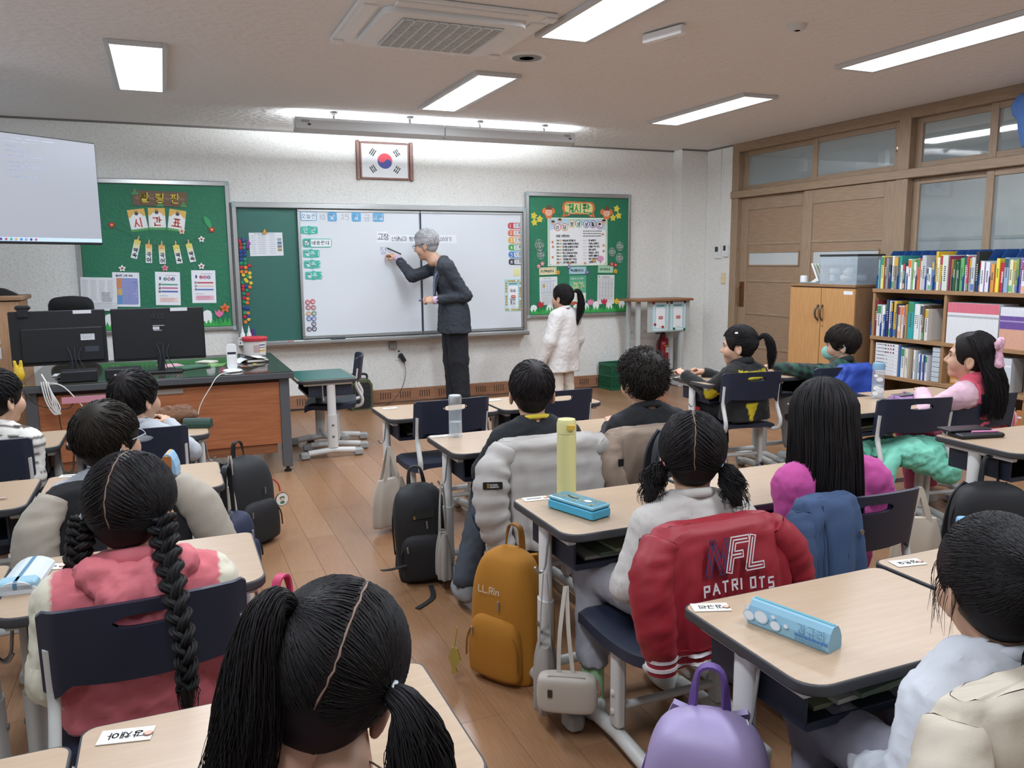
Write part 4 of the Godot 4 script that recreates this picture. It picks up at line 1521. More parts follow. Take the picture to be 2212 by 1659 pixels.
func right_board()->void:
	var green: Material=mats["greenboard"]
	var rb:=thing("bulletin_board","green bulletin board with the wide rules poster beside the standing girl","bulletin board",Vector3(4.155,1.456,0))
	part(rb,"felt",bx(Vector3(0,0,.015),Vector3(1.25,1.27,.03),0),green)
	board_frame(rb,-.613,.62,-.635,.645,.035,.05)
	var z:=.0305
	sheet("title_plaque","cream and orange arched title sign at the top of the right board","sign",Vector3(4.146,1.96,z),0,0,0,"c9723c",func(p: MB):
		p.ink("e8d58a").rrect(-.17,-.045,.17,.058,.04)
		p.ink("2f8f52").disc(-.14,-.05,.03,.014)
		p.disc(.13,-.05,.035,.014)
		p.ink("d98aa0").fill(MB.flower(-.12,-.06,.014))
		p.fill(MB.flower(.15,-.07,.014))
		p.ink("f0e6b0").write("게시판",-.155,-.042,.095,.024,.98)
		p.ink("3f9a4f").write("게시판",-.155,-.042,.095,.0135,.98),"",.005,p2([-.2,-.09,-.12,-.075,-.1,-.06,.1,-.06,.14,-.085,.2,-.085,.18,-.04,.2,.0,.19,.05,.16,.074,-.16,.077,-.19,.05,-.2,.0,-.18,-.04]))
	for k in 2:
		var kx: float=[3.787,4.486][k]
		var o:=thing("paper_child",["paper cut-out child with raised arms over the poster corner, teacher side","paper cut-out child with raised arms over the poster corner, door side"][k],"paper decoration",Vector3(kx,1.915,z+.002),0,"paper cut-out children")
		var b:=MB.new()
		b.prism(p2([-.03,-.06,.03,-.06,.045,-.02,.08,.0,.07,.035,.05,.05,.03,.04,-.03,.04,-.05,.05,-.07,.035,-.08,.0,-.045,-.02]),0,.004)
		part(o,"shirt",b,mt("d97a44",.7))
		var f:=MB.new()
		f.prism(MB.flower(0,.005,.04,12,.02),.004,.007)
		part(o,"face",f,mt("ecbfa0",.7))
		var h:=MB.new()
		h.prism(p2([-.04,.03,.04,.03,.02,.05,.015,.075,-.015,.075,-.02,.05]),.0072,.01)
		part(o,"hat",h,mt("7a4030",.7))
		var pr:=MB.new()
		pr.lay=.0074
		pr.ink("33241f").disc(-.014,.008,.004,-1,8)
		pr.disc(.014,.008,.004,-1,8)
		pr.ink("c0584a").disc(0,-.012,.008,.003,8)
		part(o,"features",pr,printed())
	var sn:=["lowest of the three by the poster","middle of the three by the poster","highest of the three by the poster","topmost","lower outer","lower inner"]
	var stars:=[[3.616,1.88],[3.684,1.845],[3.621,1.811],[4.613,1.968],[4.568,1.87],[4.638,1.894]]
	for k in 6:
		var o:=thing("felt_star","yellow smiling felt star, %s" % ["top one on the teacher side","inner one on the teacher side","lowest one on the teacher side","top one on the door side","lower inner one on the door side","lower outer one on the door side"][k],"star decoration",Vector3(stars[k][0],stars[k][1],z),0,"felt stars")
		var mb:=MB.new()
		mb.prism(MB.star(0,0,.042,.58,5,.2*(k % 3 - 1)),0,.005)
		part(o,"star",mb,mt("e0d04e",.7))
		var pr:=MB.new()
		pr.lay=.0053
		pr.ink("4a4020").disc(-.01,.006,.0035,-1,8)
		pr.disc(.01,.006,.0035,-1,8)
		part(o,"face_print",pr,printed())
	sheet("rules_poster","wide white rules poster with a rainbow title of letter discs","poster",Vector3(4.14,1.61,z),.725,.51,.4,"e2ebdc",func(p: MB):
		p.ink("7fb08a").line(MB.round_rect(-.348,-.243,.348,.235,.02),.006)
		p.ink("b9d8ea").rrect(-.335,-.235,.335,.235,.02)
		p.ink("f0f2f2").rrect(-.335,-.235,.335,.13,.02)
		p.disc(0,.13,.25,.05)
		var ring:=["d05a5a","e0884a","d8b84a","5aa05a","5a78b8","7a5aa0","c06a7a"]
		var cx:=[-.245,-.16,-.073,.007,.1,.182,.265]
		var cy:=[.155,.155,.19,.193,.187,.187,.18]
		for j in 7:
			p.ink(ring[j]).fill(MB.flower(cx[j],cy[j],.043,11,.06))
			p.ink("f4f6f4").disc(cx[j],cy[j],.033)
			p.ink("26282c").write("이담평생생활훈"[j],cx[j] - .022,cy[j] - .022,.042,.0062)
		for q in [[-.3,.2],[.315,.215],[-.22,.222]]:
			p.ink("e0b89a").disc(q[0],q[1],.022)
			p.ink("3a2a26").disc(q[0],q[1]+.014,.022,.012)
		p.ink("33363c").write("이담 어린이는",-.265,.05,.026,.0036,.9)
		p.ink("55585e").lines(.06,.118,.3,.026,3,.008,12)
		for j in 8:
			var y:=.024 - j*.033
			p.ink("6a7a4a").write("약속",-.262,y - .018,.018,.003,.9)
			p.ink(["d9a05a","7ab08a"][j % 2]).disc(-.212,y - .009,.008)
			p.ink("34373c").write(["부모님께 효도합니다","선생님 말씀을 잘 들어요","친구를 사이좋게 지내요","인사를 잘 합니다","학교 규칙을 잘 지켜요","안전하게 생활합니다","거짓말을 하지 않아요","고운 말을 사용합니다"][j],-.19,y - .019,.019,.003,.82)
			p.ink("8d9094").lines(.055,y - .008,.11,.02,1,.003,j)
			p.ink("34373c").write(["효 실천하기","선생님 공경하기","따돌림 없는 학교","예의 바르기","준법정신 기르기","안전한 생활하기","정직 생활하기","고운말 쓰기"][j],.125,y - .019,.019,.003,.82)
		for q in [[-.31,.0],[-.305,-.05],[-.31,-.16],[-.25,-.222],[-.1,-.228],[.08,-.228],[.3,.08],[.31,-.04],[.31,-.1]]:
			p.ink("d07a3c").fill(MB.flower(q[0],q[1],.014))
		p.ink("8a6a50").rect(.268,-.23,.276,-.19)
		p.ink("d89ab8").disc(.272,-.182,.04,.03)
		p.ink("d8a04a").disc(.19,-.2,.02,.016))
	for k in 5:
		var q: Array=[[3.675,1.575,.062],[3.69,1.475,.05],[4.656,1.561,.05],[4.56,1.5,.048],[4.653,1.435,.052]][k]
		var mb:=MB.new()
		for j in 14:
			var ring:=PackedVector3Array()
			for i in 24:
				var a:=TAU*i/24
				ring.append(Vector3(cos(a)*q[2]*(.5+.5*sin(j*1.3+a))*.9,sin(a)*q[2]*(.6+.4*cos(j*2.1)),.003+.0006*j))
			mb.tube(ring,.0011,4,false,1.0,Vector3.ZERO,true)
		solo("lace_ball",mb,mt("c9d3cd",.8),"white string lace ball, %s" % ["large one beside the poster, teacher side","small one below it, teacher side","top one, door side","middle one, door side","lowest one, door side"][k],"lace decoration","string lace balls",Vector3(q[0],q[1],z))
	var ct:=["주간학습안내","학급홍보안내","급식표안내"]
	for k in 3:
		sheet("heading_card",["cream","pale blue","pale green"][k]+" heading card over a pinned notice on the right board","sign",Vector3([3.778,4.136,4.483][k],[1.302,1.305,1.314][k],z),[.206,.208,.194][k],.08,[1.5,0,-1.5][k],["e4d9ac","a9cbd4","a8d2ac"][k],func(p: MB):
			p.ink("6a8a90").line(MB.round_rect(-.092,-.034,.092,.034,.008),.003)
			p.ink("2f4a50").write(ct[k],-.085 if k<2 else -.075,-.014,.026,.0042,.92),"heading cards",.003)
	var fp:=[[3.667,1.352,"e08fb0","e8d060"],[3.711,1.379,"e08fb0","e8d060"],[3.896,1.285,"e0b03c","b8602c"],[4.024,1.343,"6a5ab0","e8d060"],[4.249,1.283,"6a5ab0","e8d060"],[4.553,1.368,"b82a40","e8d060"],[4.602,1.358,"c02a40","e8d060"],[4.606,1.289,"e0b03c","b8602c"]]
	var fw:=["pink flower at the cream card's lower corner","upper pink flower at the cream card","yellow flower at the cream card's other end","violet flower at the start of the pale blue card","violet flower at the end of the pale blue card","dark red flower at the pale green card's top","outer dark red flower at the pale green card","yellow flower under the dark red ones"]
	for k in 8:
		flower_pin(fp[k][0],fp[k][1],z+.004,.026,fp[k][2],fp[k][3],fw[k],"felt flowers on the right board")
	sheet("weekly_plan","white weekly plan notice behind the standing girl's head","paper",Vector3(3.786,1.09,z),.212,.3,.8,"dde2e2",func(p: MB):
		p.ink("8a9098").lines(-.06,.135,.06,.012,1,.006,1)
		p.ink("b8c4d8").rect(-.09,-.02,.09,.11)
		p.ink("e2e6e8")
		for j in 5:
			p.rect(-.084+j*.036,-.012,-.054+j*.036,.1)
		p.ink("c9b45a").disc(-.055,.055,.018,.022)
		p.ink("7f868e").lines(-.085,.095,.085,.011,24,.003,7),"pinned notices")
	sheet("library_poster","green library notice with large lettering pinned on the right board","poster",Vector3(4.138,1.09,z),.205,.32,0,"4fa080",func(p: MB):
		p.ink("dfe9e0").rect(-.1,-.15,.1,-.02)
		p.ink("5fae8a").rect(-.1,-.03,.1,.1)
		p.ink("e8f0e8").write("도서관에 오신 여러분",-.088,.118,.017,.0026,.86)
		p.ink("f0e8a0").write("가을 동시",-.06,.058,.03,.0045,.9)
		p.write("도서관 여행",-.075,.018,.03,.0045,.88)
		p.ink("4a6a5a").lines(-.085,-.005,.085,.013,2,.004,6)
		p.ink("e4ecd8").rrect(-.03,-.13,.09,-.05,.01)
		p.ink("445a50").lines(-.02,-.06,.08,.014,5,.005,4)
		p.ink("3a2a26").disc(.075,-.11,.014)
		p.ink("b0553c").disc(-.05,-.14,.05,.02),"pinned notices")
	sheet("lunch_menu","white school lunch table pinned nearest the door side","paper",Vector3(4.488,1.09,z),.212,.32,-.6,"dde0de",func(p: MB):
		p.ink("7c8288").lines(-.05,.145,.06,.012,2,.006,1)
		p.ink("3a7a5a").disc(-.085,.14,.008)
		for j in 5:
			p.ink("888e92").lines(-.094+j*.038,.1,-.062+j*.038,.0095,22,.0034,40+j)
		p.ink("a0a6aa")
		for j in 6:
			p.rect(-.098,.11 - j*.045,.098,.1115 - j*.045)
		for j in 3:
			p.line(p2([-.1+.0,.12 - j*.004,.1,.12 - j*.004]),.001),"pinned notices")
	grass_strip("felt grass, mounds and tulips border along the bottom of the right board",3.57,4.74,.843,z,[[3.611,.905,"egg"],[3.8,.905,"egg"],[4.12,.9,"egg"],[4.237,.91,"egg"],[4.363,.925,"egg"],[4.53,.905,"egg"],[4.69,.93,"egg"],[3.688,.942,"b02a38"],[3.93,.93,"d97aa0"],[4.195,.94,"6a58a8"],[4.294,.955,"e08aa8"],[4.465,.955,"b8304a"],[4.625,.955,"dcb83c"]])

# ---------------------------------------------------------------- pupils' desks and chairs
const NAVY:="1f2638"
var desk0: Node3D
var chair0: Node3D

func flat_bar(mb: MB,a: Vector3,b: Vector3,w: float,h: float)->void:  # a rounded box bar between two points along z
	mb.box((a+b)/2,Vector3(w,h,absf(b.z - a.z)),minf(w,h)*.3)

func make_desk()->Node3D:
	var o:=thing("student_desk","","desk")
	var white:=mt("c9c8c4",.45)
	var navy:=mt("222838",.55)
	# outline: small corners on the board side (-z),big soft corners on the pupil's side
	var pts:=PackedVector2Array()
	for q in [[.275,-.18,-PI/2,.022],[-.275,-.18,.0,.022]]:
		pass
	var hw:=.3
	var hd:=.205
	for q in [[hw - .055,hd - .055,.0,.055],[-hw+.055,hd - .055,PI/2,.055],[-hw+.025,-hd+.025,PI,.025],[hw - .025,-hd+.025,-PI/2,.025]]:
		for k in 7:
			pts.append(Vector2(q[0],q[1])+Vector2.from_angle(q[2]+PI/2*k/6)*q[3])
	var flat:=Basis(Vector3(1,0,0),Vector3(0,0,1),Vector3(0,-1,0))  # prism z->-y
	var inner:=PackedVector2Array()
	for p in pts:
		inner.append(p*Vector2(.985,.978))
	var top:=MB.new()
	top.xf=Transform3D(flat,Vector3(0,.62,0))
	top.prism(inner,.0,.006)
	part(o,"table_top",top,wood("ab9277","b0977d",0,.4,12.0,false,.15))
	var band:=MB.new()
	var rows:=[]
	for q in [[.985,.978,.6195],[.996,.994,.6192],[1.0,1.0,.615],[1.0,1.0,.6],[.99,.985,.595],[.97,.96,.595]]:
		var row:=PackedVector3Array()
		for p in pts:
			row.append(Vector3(p.x*q[0],q[2],p.y*q[1]))
		rows.append(row)
	band.grid(rows,true,false,true)
	part(o,"edge_band",band,mt("3a3b3e",.5),"dark grey rubber edge band")
	# book tray open towards the pupil
	var tr:=MB.new()
	tr.box(Vector3(0,.485,-.02),Vector3(.47,.008,.3),.003)
	tr.box(Vector3(0,.54,-.166),Vector3(.47,.11,.008),.003)
	for s in [-1,1]:
		tr.box(Vector3(s*.234,.54,-.02),Vector3(.01,.116,.3),.003)
	tr.box(Vector3(0,.49,.13),Vector3(.47,.02,.008),.003)
	part(o,"book_tray",tr,navy)
	var fr:=MB.new()
	for s in [-1,1]:
		fr.box(Vector3(s*.262,.585,0),Vector3(.03,.02,.33),.004)
	fr.box(Vector3(0,.585,-.15),Vector3(.5,.02,.025),.004)
	part(o,"top_frame",fr,white)
	for s in [-1,1]:
		var up:=MB.new()
		var oval:=[]
		for y in [.08,.34]:
			var row:=PackedVector3Array()
			for k in 14:
				var a:=-TAU*k/14
				row.append(Vector3(s*.262+cos(a)*.024,y,sin(a)*.036 - .02))
			oval.append(row)
		up.grid(oval,true,true,true)
		part(o,"leg",up,white)
		var ip:=MB.new()
		oval=[]
		for y in [.34,.58]:
			var row:=PackedVector3Array()
			for k in 14:
				var a:=-TAU*k/14
				row.append(Vector3(s*.262+cos(a)*.019,y,sin(a)*.03 - .02))
			oval.append(row)
		ip.grid(oval,true,false,false)
		var bo:=MB.new()
		for k in 2:
			bo.xf=Transform3D(Basis(Vector3(0,0,1),-s*PI/2),Vector3(s*.285,.17+k*.09,-.02))
			bo.lathe(p2([.009,-.002,.009,.004,.0,.006]),10)
			part(o,"bolt",bo,mt("8a8a88",.3,.7))
			bo=MB.new()
		part(o,"inner_leg",ip,mt("d6d5d2",.4))
		var ft:=MB.new()
		ft.tube(pv([Vector3(s*.262,.045,-.17),Vector3(s*.262,.06,-.02),Vector3(s*.262,.045,.15)]),.024,10)
		part(o,"foot_bar",ft,white)
		for e in [-1,1]:
			var ec:=MB.new()
			ec.box(Vector3(s*.262,.03,e*.185 - .01),Vector3(.06,.06,.075),.018)
			part(o,"foot_cap",ec,mt("9b9b98",.6))
		var hk:=MB.new()
		hk.tube(curve([Vector3(s*.278,.58,.04),Vector3(s*.285,.52,.04),Vector3(s*.292,.47,.04),Vector3(s*.31,.455,.04),Vector3(s*.325,.475,.04)],4),.004,6)
		part(o,"bag_hook",hk,mt("a9a8a5",.35,.6))
	var cb:=MB.new()
	cb.tube(pv([Vector3(-.25,.12,-.02),Vector3(.25,.12,-.02)]),.016,10)
	part(o,"cross_bar",cb,white)
	return o

# a bowed panel with a hand slot: columns across,thickness th,bend towards +z in the middle
func back_panel(mb: MB,w: float,y0: float,y1: float,z0: float)->void:
	var n:=36
	var th:=.014
	var cols:=[]
	for k in n+1:
		var u:=-1.0+2.0*k/n
		var x:=u*w/2
		var edge:=maxf(.0,absf(u) - .9)/.1
		var top:=y1 - .012*(1.0 - sqrt(maxf(.0,1.0 - edge*edge)))- .004*u*u
		var bot:=y0+.03*(1.0 - smoothstep(.72,.9,absf(u))) - .012*(1.0 - u*u)+.01*(1.0 - sqrt(maxf(.0,1.0 - edge*edge)))
		var slot:=.0
		if absf(x)<.062:
			slot=.014*pow(1.0 - pow(absf(x)/.062,4.0),.5)
		cols.append([x,bot,top,slot])
	var zf:=func(x: float,y: float)->float: return z0+.03*(1.0 - pow(2.0*x/w,2.0)) - .02*smoothstep(.85,1.0,absf(2.0*x/w))+(y - y0)*.14
	var ym:=y1 - .042
	for half in 2:
		for s in [0,1]:
			var rows:=[]
			for c in cols:
				var lo: float=c[1] if half==0 else ym+c[3]
				var hi: float=ym - c[3] if half==0 else c[2]
				var row:=PackedVector3Array()
				for j in 7:
					var y:=lerpf(lo,hi,j/6.0)
					row.append(Vector3(c[0],y,(zf as Callable).call(c[0],y)+(th/2 if s else -th/2)))
				rows.append(row)
			if s:
				rows.reverse()
			mb.grid(rows)
	# rims: outer edge and slot
	var rim:=[]
	for c in cols:
		rim.append(Vector2(c[0],c[2]))
	for k in range(cols.size() - 1,-1,-1):
		rim.append(Vector2(cols[k][0],cols[k][1]))
	rim.append(rim[0])
	var sl:=[]
	for c in cols:
		if c[3]>0:
			sl.append(Vector2(c[0],ym - c[3]))
	for k in range(cols.size() - 1,-1,-1):
		if cols[k][3]>0:
			sl.append(Vector2(cols[k][0],ym+cols[k][3]))
	sl.append(sl[0])
	for loop in [rim,sl]:
		var rows:=[]
		for p in loop:
			var z: float=(zf as Callable).call(p.x,p.y)
			rows.append(pv([Vector3(p.x,p.y,z - th/2),Vector3(p.x,p.y,z),Vector3(p.x,p.y,z+th/2)]))
		rows.reverse()
		mb.grid(rows)

func make_chair()->Node3D:
	var o:=thing("student_chair","","chair")
	var white:=mt("c4c3be",.42)
	var navy:=mt(NAVY,.5)
	var st:=MB.new()
	var rows:=[]
	var under:=[]
	for j in 13:
		var v:=j/12.0
		var z:=lerpf(-.2,.17,v)
		var y:=.355 - .014*sin(v*PI) - .03*pow(maxf(.0,1.0 - v*5.0),2.0)
		var row:=PackedVector3Array()
		var ur:=PackedVector3Array()
		for i in 15:
			var u:=-1.0+i/7.0
			var w:=.195*(1.0 - .1*pow(absf(2*v - 1),6.0))
			row.append(Vector3(u*w,y+.006*u*u - .015*pow(absf(u),14.0),z+.0))
			ur.append(Vector3(u*w,y - .022 - .018*pow(absf(u),8.0),z))
		row.reverse()
		rows.append(row)
		under.append(ur)
	st.grid(rows)
	st.grid(under)
	for s in [0,12]:
		var a: PackedVector3Array=rows[s].duplicate()
		a.reverse()
		st.grid([a,under[s]] if s else [under[s],a])
	for i in [0,14]:
		var a:=PackedVector3Array()
		var b:=PackedVector3Array()
		for j in 13:
			a.append(rows[j][14 - i])
			b.append(under[j][i])
		st.grid([a,b] if i==0 else [b,a])
	part(o,"seat",st,navy)
	var hl:=MB.new()
	for a in 4:
		for b in 5:
			hl.xf=Transform3D(Basis.IDENTITY,Vector3(-.03+b*.015+(a % 2)*.007,.3418,-.01+a*.02))
			hl.lathe(p2([.0035,.0,.0,.0006]),6)
	part(o,"vent_holes",hl,mt("0c0e14",.9))
	var bk:=MB.new()
	back_panel(bk,.4,.493,.685,.175)
	part(o,"backrest",bk,navy)
	for s in [-1,1]:
		var tb:=MB.new()
		tb.tube(curve([Vector3(s*.15,.325,.08),Vector3(s*.165,.32,.16),Vector3(s*.182,.335,.205),Vector3(s*.186,.38,.215),Vector3(s*.184,.43,.192),Vector3(s*.182,.49,.17),Vector3(s*.182,.6,.182)],5),.0125,10)
		part(o,"back_tube",tb,white)
		var lg:=MB.new()
		lg.box(Vector3(s*.165,.2,.02),Vector3(.034,.26,.05),.012)
		for k in 2:
			lg.xf=Transform3D(Basis(Vector3(0,0,1),-s*PI/2),Vector3(s*.181,.12+k*.055,.02))
			lg.lathe(p2([.01,.0,.01,.003,.006,.006,.0,.006]),10)
		part(o,"leg",lg,white)
		var ft:=MB.new()
		ft.tube(pv([Vector3(s*.165,.04,-.16),Vector3(s*.165,.052,.02),Vector3(s*.165,.04,.19)]),.021,10)
		part(o,"foot_bar",ft,white)
		for e in [-1,1]:
			part(o,"foot_cap",bx(Vector3(s*.165,.027,.015+e*.2),Vector3(.052,.054,.075),.016),mt("9b9b98",.6))
	var cb:=MB.new()
	cb.tube(pv([Vector3(-.16,.13,.02),Vector3(.16,.13,.02)]),.012,8)
	cb.tube(curve([Vector3(-.16,.3,.06),Vector3(-.1,.29,-.08),Vector3(.1,.29,-.08),Vector3(.16,.3,.06)],4),.01,8)
	part(o,"cross_bar",cb,white)
	return o

# row name,desk centre x,front edge z,which of the pair
const DESKS:=[[-.155,3.61,"farthest left-block row, aisle side"],[-.775,3.61,""],[-.15,4.59,""],[-.77,4.59,""],[-.113,5.555,""],[-.722,5.57,""],[.118,6.52,""],[-.49,6.56,""],
	[1.345,3.475,""],[1.99,3.475,""],[1.345,4.49,""],[1.955,4.46,""],[1.31,5.575,""],[1.925,5.555,""],[1.335,6.512,""],[1.95,6.48,""],[3.42,3.38,""],[4.045,3.34,""],[3.38,4.52,""],[3.99,4.42,""],[3.4,5.45,""]]
const DESK_SAYS:=["wooden desk with a dark green pencil case, nearest the teacher's desk","wooden desk in front of the boy in the striped shirt","wooden desk with an open pale blue pencil case, in front of the boy with glasses","wooden desk with a pencil, one row behind the boy in stripes",
	"wooden desk in front of the girl with braids, with a white and blue pouch","wooden desk cut by the left edge beside the braided girl's desk","wooden desk in front of the pigtailed foreground girl, name card at its corner","wooden desk corner at the bottom left of the view",
	"wooden desk with an empty chair, a tote bag hanging at its side, nearest the teacher","empty wooden desk next to it with a white tag, in front of the standing girl","wooden desk with a clear water bottle","wooden desk in front of the curly-haired boy",
	"wooden desk with a tall pale yellow flask and a blue pencil box","wooden desk in front of the long-haired girl in pink","wooden desk with a long pale blue pencil case in the foreground","wooden desk with a name card beside the foreground desk",
	"wooden desk under the hands of the girl in black and yellow","wooden desk under the folded arms of the masked boy","wooden desk with a cloud-patterned bottle and lilac pencil case","wooden desk at the elbow of the girl with the pink bow","wooden desk with a black tray case at the right edge"]
# chairs: x,z of the backrest,what the label says,turn
const CHAIRS:=[[-.16,4.13,"navy chair behind the boy in grey by the teacher's desk"],[-.76,4.13,"navy chair behind the boy in the striped shirt"],[-.19,5.12,"navy chair wearing a black and beige jacket"],[-.1,6.1,"navy chair holding the girl with braids, its back fully in view"],[.15,7.15,"navy chair under the foreground girl with pigtails"],
	[1.34,3.99,"empty navy chair at the desk with the hanging canvas tote"],[1.98,3.98,"empty navy chair half hidden behind the short-haired boy"],[1.36,5.13,"navy chair wearing the quilted pale grey jacket"],[1.84,5.11,"navy chair wearing a tan jacket and a dark backpack"],[1.34,6.22,"navy chair wearing the red varsity jacket"],[1.985,6.16,"navy chair with a denim jacket over half its back"],[1.34,7.12,"navy chair wearing the cream jacket at the right foreground"],
	[3.44,3.86,"navy chair holding the girl in black and yellow"],[4.12,3.92,"navy chair with a blue padded vest over its back"],[3.58,5.0,"empty navy chair with a mint jacket on its seat"],[4.0,5.05,"navy chair holding the girl with the pink bow"]]

func nearer(z: float,by: float)->float:  # sideways shrink that goes with a step towards the viewer's end
	return (7.991 - z - by)/(7.991 - z)

func build_furniture()->void:
	desk0=make_desk()
	for k in DESKS.size():
		var d: Array=DESKS[k]
		var o: Node3D=desk0 if k==0 else copy(desk0,"",Vector3.ZERO)
		o.position=Vector3(d[0],0,d[1]+.205)
		o.set_meta("label",DESK_SAYS[k])
		o.set_meta("group","pupils' desks")
		o.rotation_degrees.y=-2.0 if k>15 else .0
		if k in [8,9]:
			o.scale=Vector3(1.05,.95,1.05)
	chair0=make_chair()
	for k in CHAIRS.size():
		var d: Array=CHAIRS[k]
		var o: Node3D=chair0 if k==0 else copy(chair0,"",Vector3.ZERO)
		o.position=Vector3(d[0]*nearer(d[1],.07),0,d[1] - .14)
		o.scale=Vector3.ONE*1.035
		o.set_meta("label",d[2])
		o.set_meta("group","pupils' chairs")
		o.rotation_degrees.y=[0,-3,0,4,0,3,0,0,0,0,-3,0,-8,-6,-14,-10][k]

# ---------------------------------------------------------------- things round the edge of the room
func build_things()->void:
	var blk:=mt("17181b",.45)
	# wall screen turned towards the class
	var tv:=thing("wall_screen","large flat screen turned to the class, showing a pale web page","television",Vector3(-.87,1.895,1.83),37.7)
	part(tv,"body",bx(Vector3(0,0,-.03),Vector3(1.225,.7,.05),.006),blk)
	var sc:=StandardMaterial3D.new()
	sc.albedo_color=Color("1a1a1e")
	sc.roughness=.25
	sc.emission_enabled=true
	sc.emission=Color("ccd2e0")
	sc.emission_energy_multiplier=.62
	part(tv,"lit_screen",bx(Vector3(0,.004,-.003),Vector3(1.205,.676,.004),0),sc)
	var pr:=MB.new()
	pr.lay=-.0008
	pr.ink("a9adbb").lines(-.55,.318,.45,.022,2,.003,3)
	for k in 7:
		pr.ink("8d92a4").lines(.0,.27 - [0,.03,.06,.1,.125,.15,.19][k],.12+(k*37 % 5)*.03,.02,1,.008,k)
		pr.disc(-.012,.266 - [0,.03,.06,.1,.125,.15,.19][k],.004)
	for q in [[.2,"d8b94e","c2503c"],[.05,"8f6f78","b99aa8"],[-.15,"8d8f98","5f6470"],[-.27,"6f93b8","3a4048"]]:
		pr.ink(q[1]).rect(-.33,q[0] - .045,-.115,q[0]+.045)
		pr.ink(q[2]).rect(-.22,q[0] - .04,-.13,q[0])
		pr.ink("9a9fb0").lines(-.33,q[0] - .06,-.13,.014,2,.004,9)
	pr.ink("b9cbe0").rect(-.6,-.334,.6,-.308)
	for k in 16:
		pr.ink(["4a7ab8","c9a24a","4a9a6a","b8504a","54306a","8a98a8"][k*5 % 6]).disc(-.35+k*.032,-.321,.008,-1,8)
	part(tv,"screen_print",pr,printed(.3))
	var po:=MB.new()
	po.tube(pv([Vector3(-.14,.725,-.12),Vector3(-.14,.1,-.12)]),.03,12)
	po.box(Vector3(-.14,.1,-.085),Vector3(.3,.3,.06),.005)
	po.box(Vector3(-.14,.715,-.12),Vector3(.18,.018,.18),.003)
	part(tv,"ceiling_mount",po,mt("7d8894",.5,.3))
	teacher_desk()
	# green topped pupil's desk turned sideways,and its chair
	var gd:=copy(desk0,"pupil's desk with a green ruled cutting mat top beside the teacher's desk",Vector3(1.03,0,1.86),-90)
	gd.set_meta("group","")
	gd.scale=Vector3(1,.93,1.05)
	var gm:=MB.new()
	gm.box(Vector3(0,0,0),Vector3(.56,.003,.4),.001)
	var mat_:=solo("cutting_mat",gm,mt("15564f",.35),"dark green ruled cutting mat covering the sideways desk","cutting mat","",Vector3(1.03,.579,1.86),-90)
	var gl:=MB.new()
	gl.xf=Transform3D(Basis(Vector3.RIGHT,-PI/2),Vector3(0,.0012,0))
	gl.ink("3f8078")
	for k in 9:
		gl.rect(-.27+k*.0675,-.19,-.2686+k*.0675,.19)
	for k in 7:
		gl.rect(-.27,-.19+k*.063,.27,-.1888+k*.063)
	part(mat_,"grid_print",gl,printed(.4))
	var gc:=copy(chair0,"navy chair pushed under the green-topped desk",Vector3(1.135,0,1.72),78)
	gc.set_meta("group","")
	# cabinet
	var cb:=thing("cabinet","low two-door wooden cabinet between the sliding door and the bookcase","cabinet",Vector3(5.505,0,2.39))
	var wd:=wood("b38350","c09260",1,.45,14.0)
	part(cb,"body",bx(Vector3(.01,.58,0),Vector3(.34,1.16,.775),.003),wood("8a684a","967455",1,.5,14.0))
	part(cb,"top_board",bx(Vector3(0,1.172,0),Vector3(.375,.024,.79),.004),wood("8a684a","967455",2,.5,14.0))
	for s in [-1,1]:
		part(cb,"door",bx(Vector3(-.17,.6,s*.195),Vector3(.018,1.1,.384),.003),wd)
		var hd:=MB.new()
		hd.tube(curve([Vector3(-.178,1.0,s*.025),Vector3(-.21,.965,s*.028),Vector3(-.21,.9,s*.03),Vector3(-.178,.865,s*.025)],5),.009,8)
		part(cb,"handle",hd,mt("6a5d50",.3,.7),"bronze bow handle")
	var lk:=MB.new()
	lk.xf=Transform3D(Basis(Vector3(0,0,1),PI/2),Vector3(-.179,.82,.03))
	lk.lathe(p2([.009,.0,.009,.004,.0,.005]),12)
	part(cb,"lock",lk,mt("b09a70",.3,.8))
	part(cb,"label_sticker",bx(Vector3(-.1797,1.115,.31),Vector3(.001,.03,.1),0),mt("dfe2e4",.5))
	bin_on_cabinet()
	bookcase()
	# stand with two posters,extinguisher,crate,speaker
	var sd:=thing("display_stand","tall grey metal stand with a wooden top and two name charts","stand",Vector3(4.95,0,.3))
	var gy:=mt("b6bbb9",.45)
	for s in [-1,1]:
		for f in [-1,1]:
			part(sd,"leg",bx(Vector3(s*.28+.01,.48,f*.1),Vector3(.045,.96,.045),.006),gy)
		part(sd,"foot_bar",bx(Vector3(s*.28+.01,.03,0),Vector3(.04,.04,.24),.004),gy)
	part(sd,"front_panel",bx(Vector3(.1,.8,.128),Vector3(.54,.34,.012),.002),gy)
	part(sd,"table_top",bx(Vector3(0,.98,.03),Vector3(.74,.024,.36),.006),wood("8a5a36","9c6a44",0,.4))
	part(sd,"rear_bar",bx(Vector3(.01,.62,-.1),Vector3(.55,.03,.02),.003),gy)
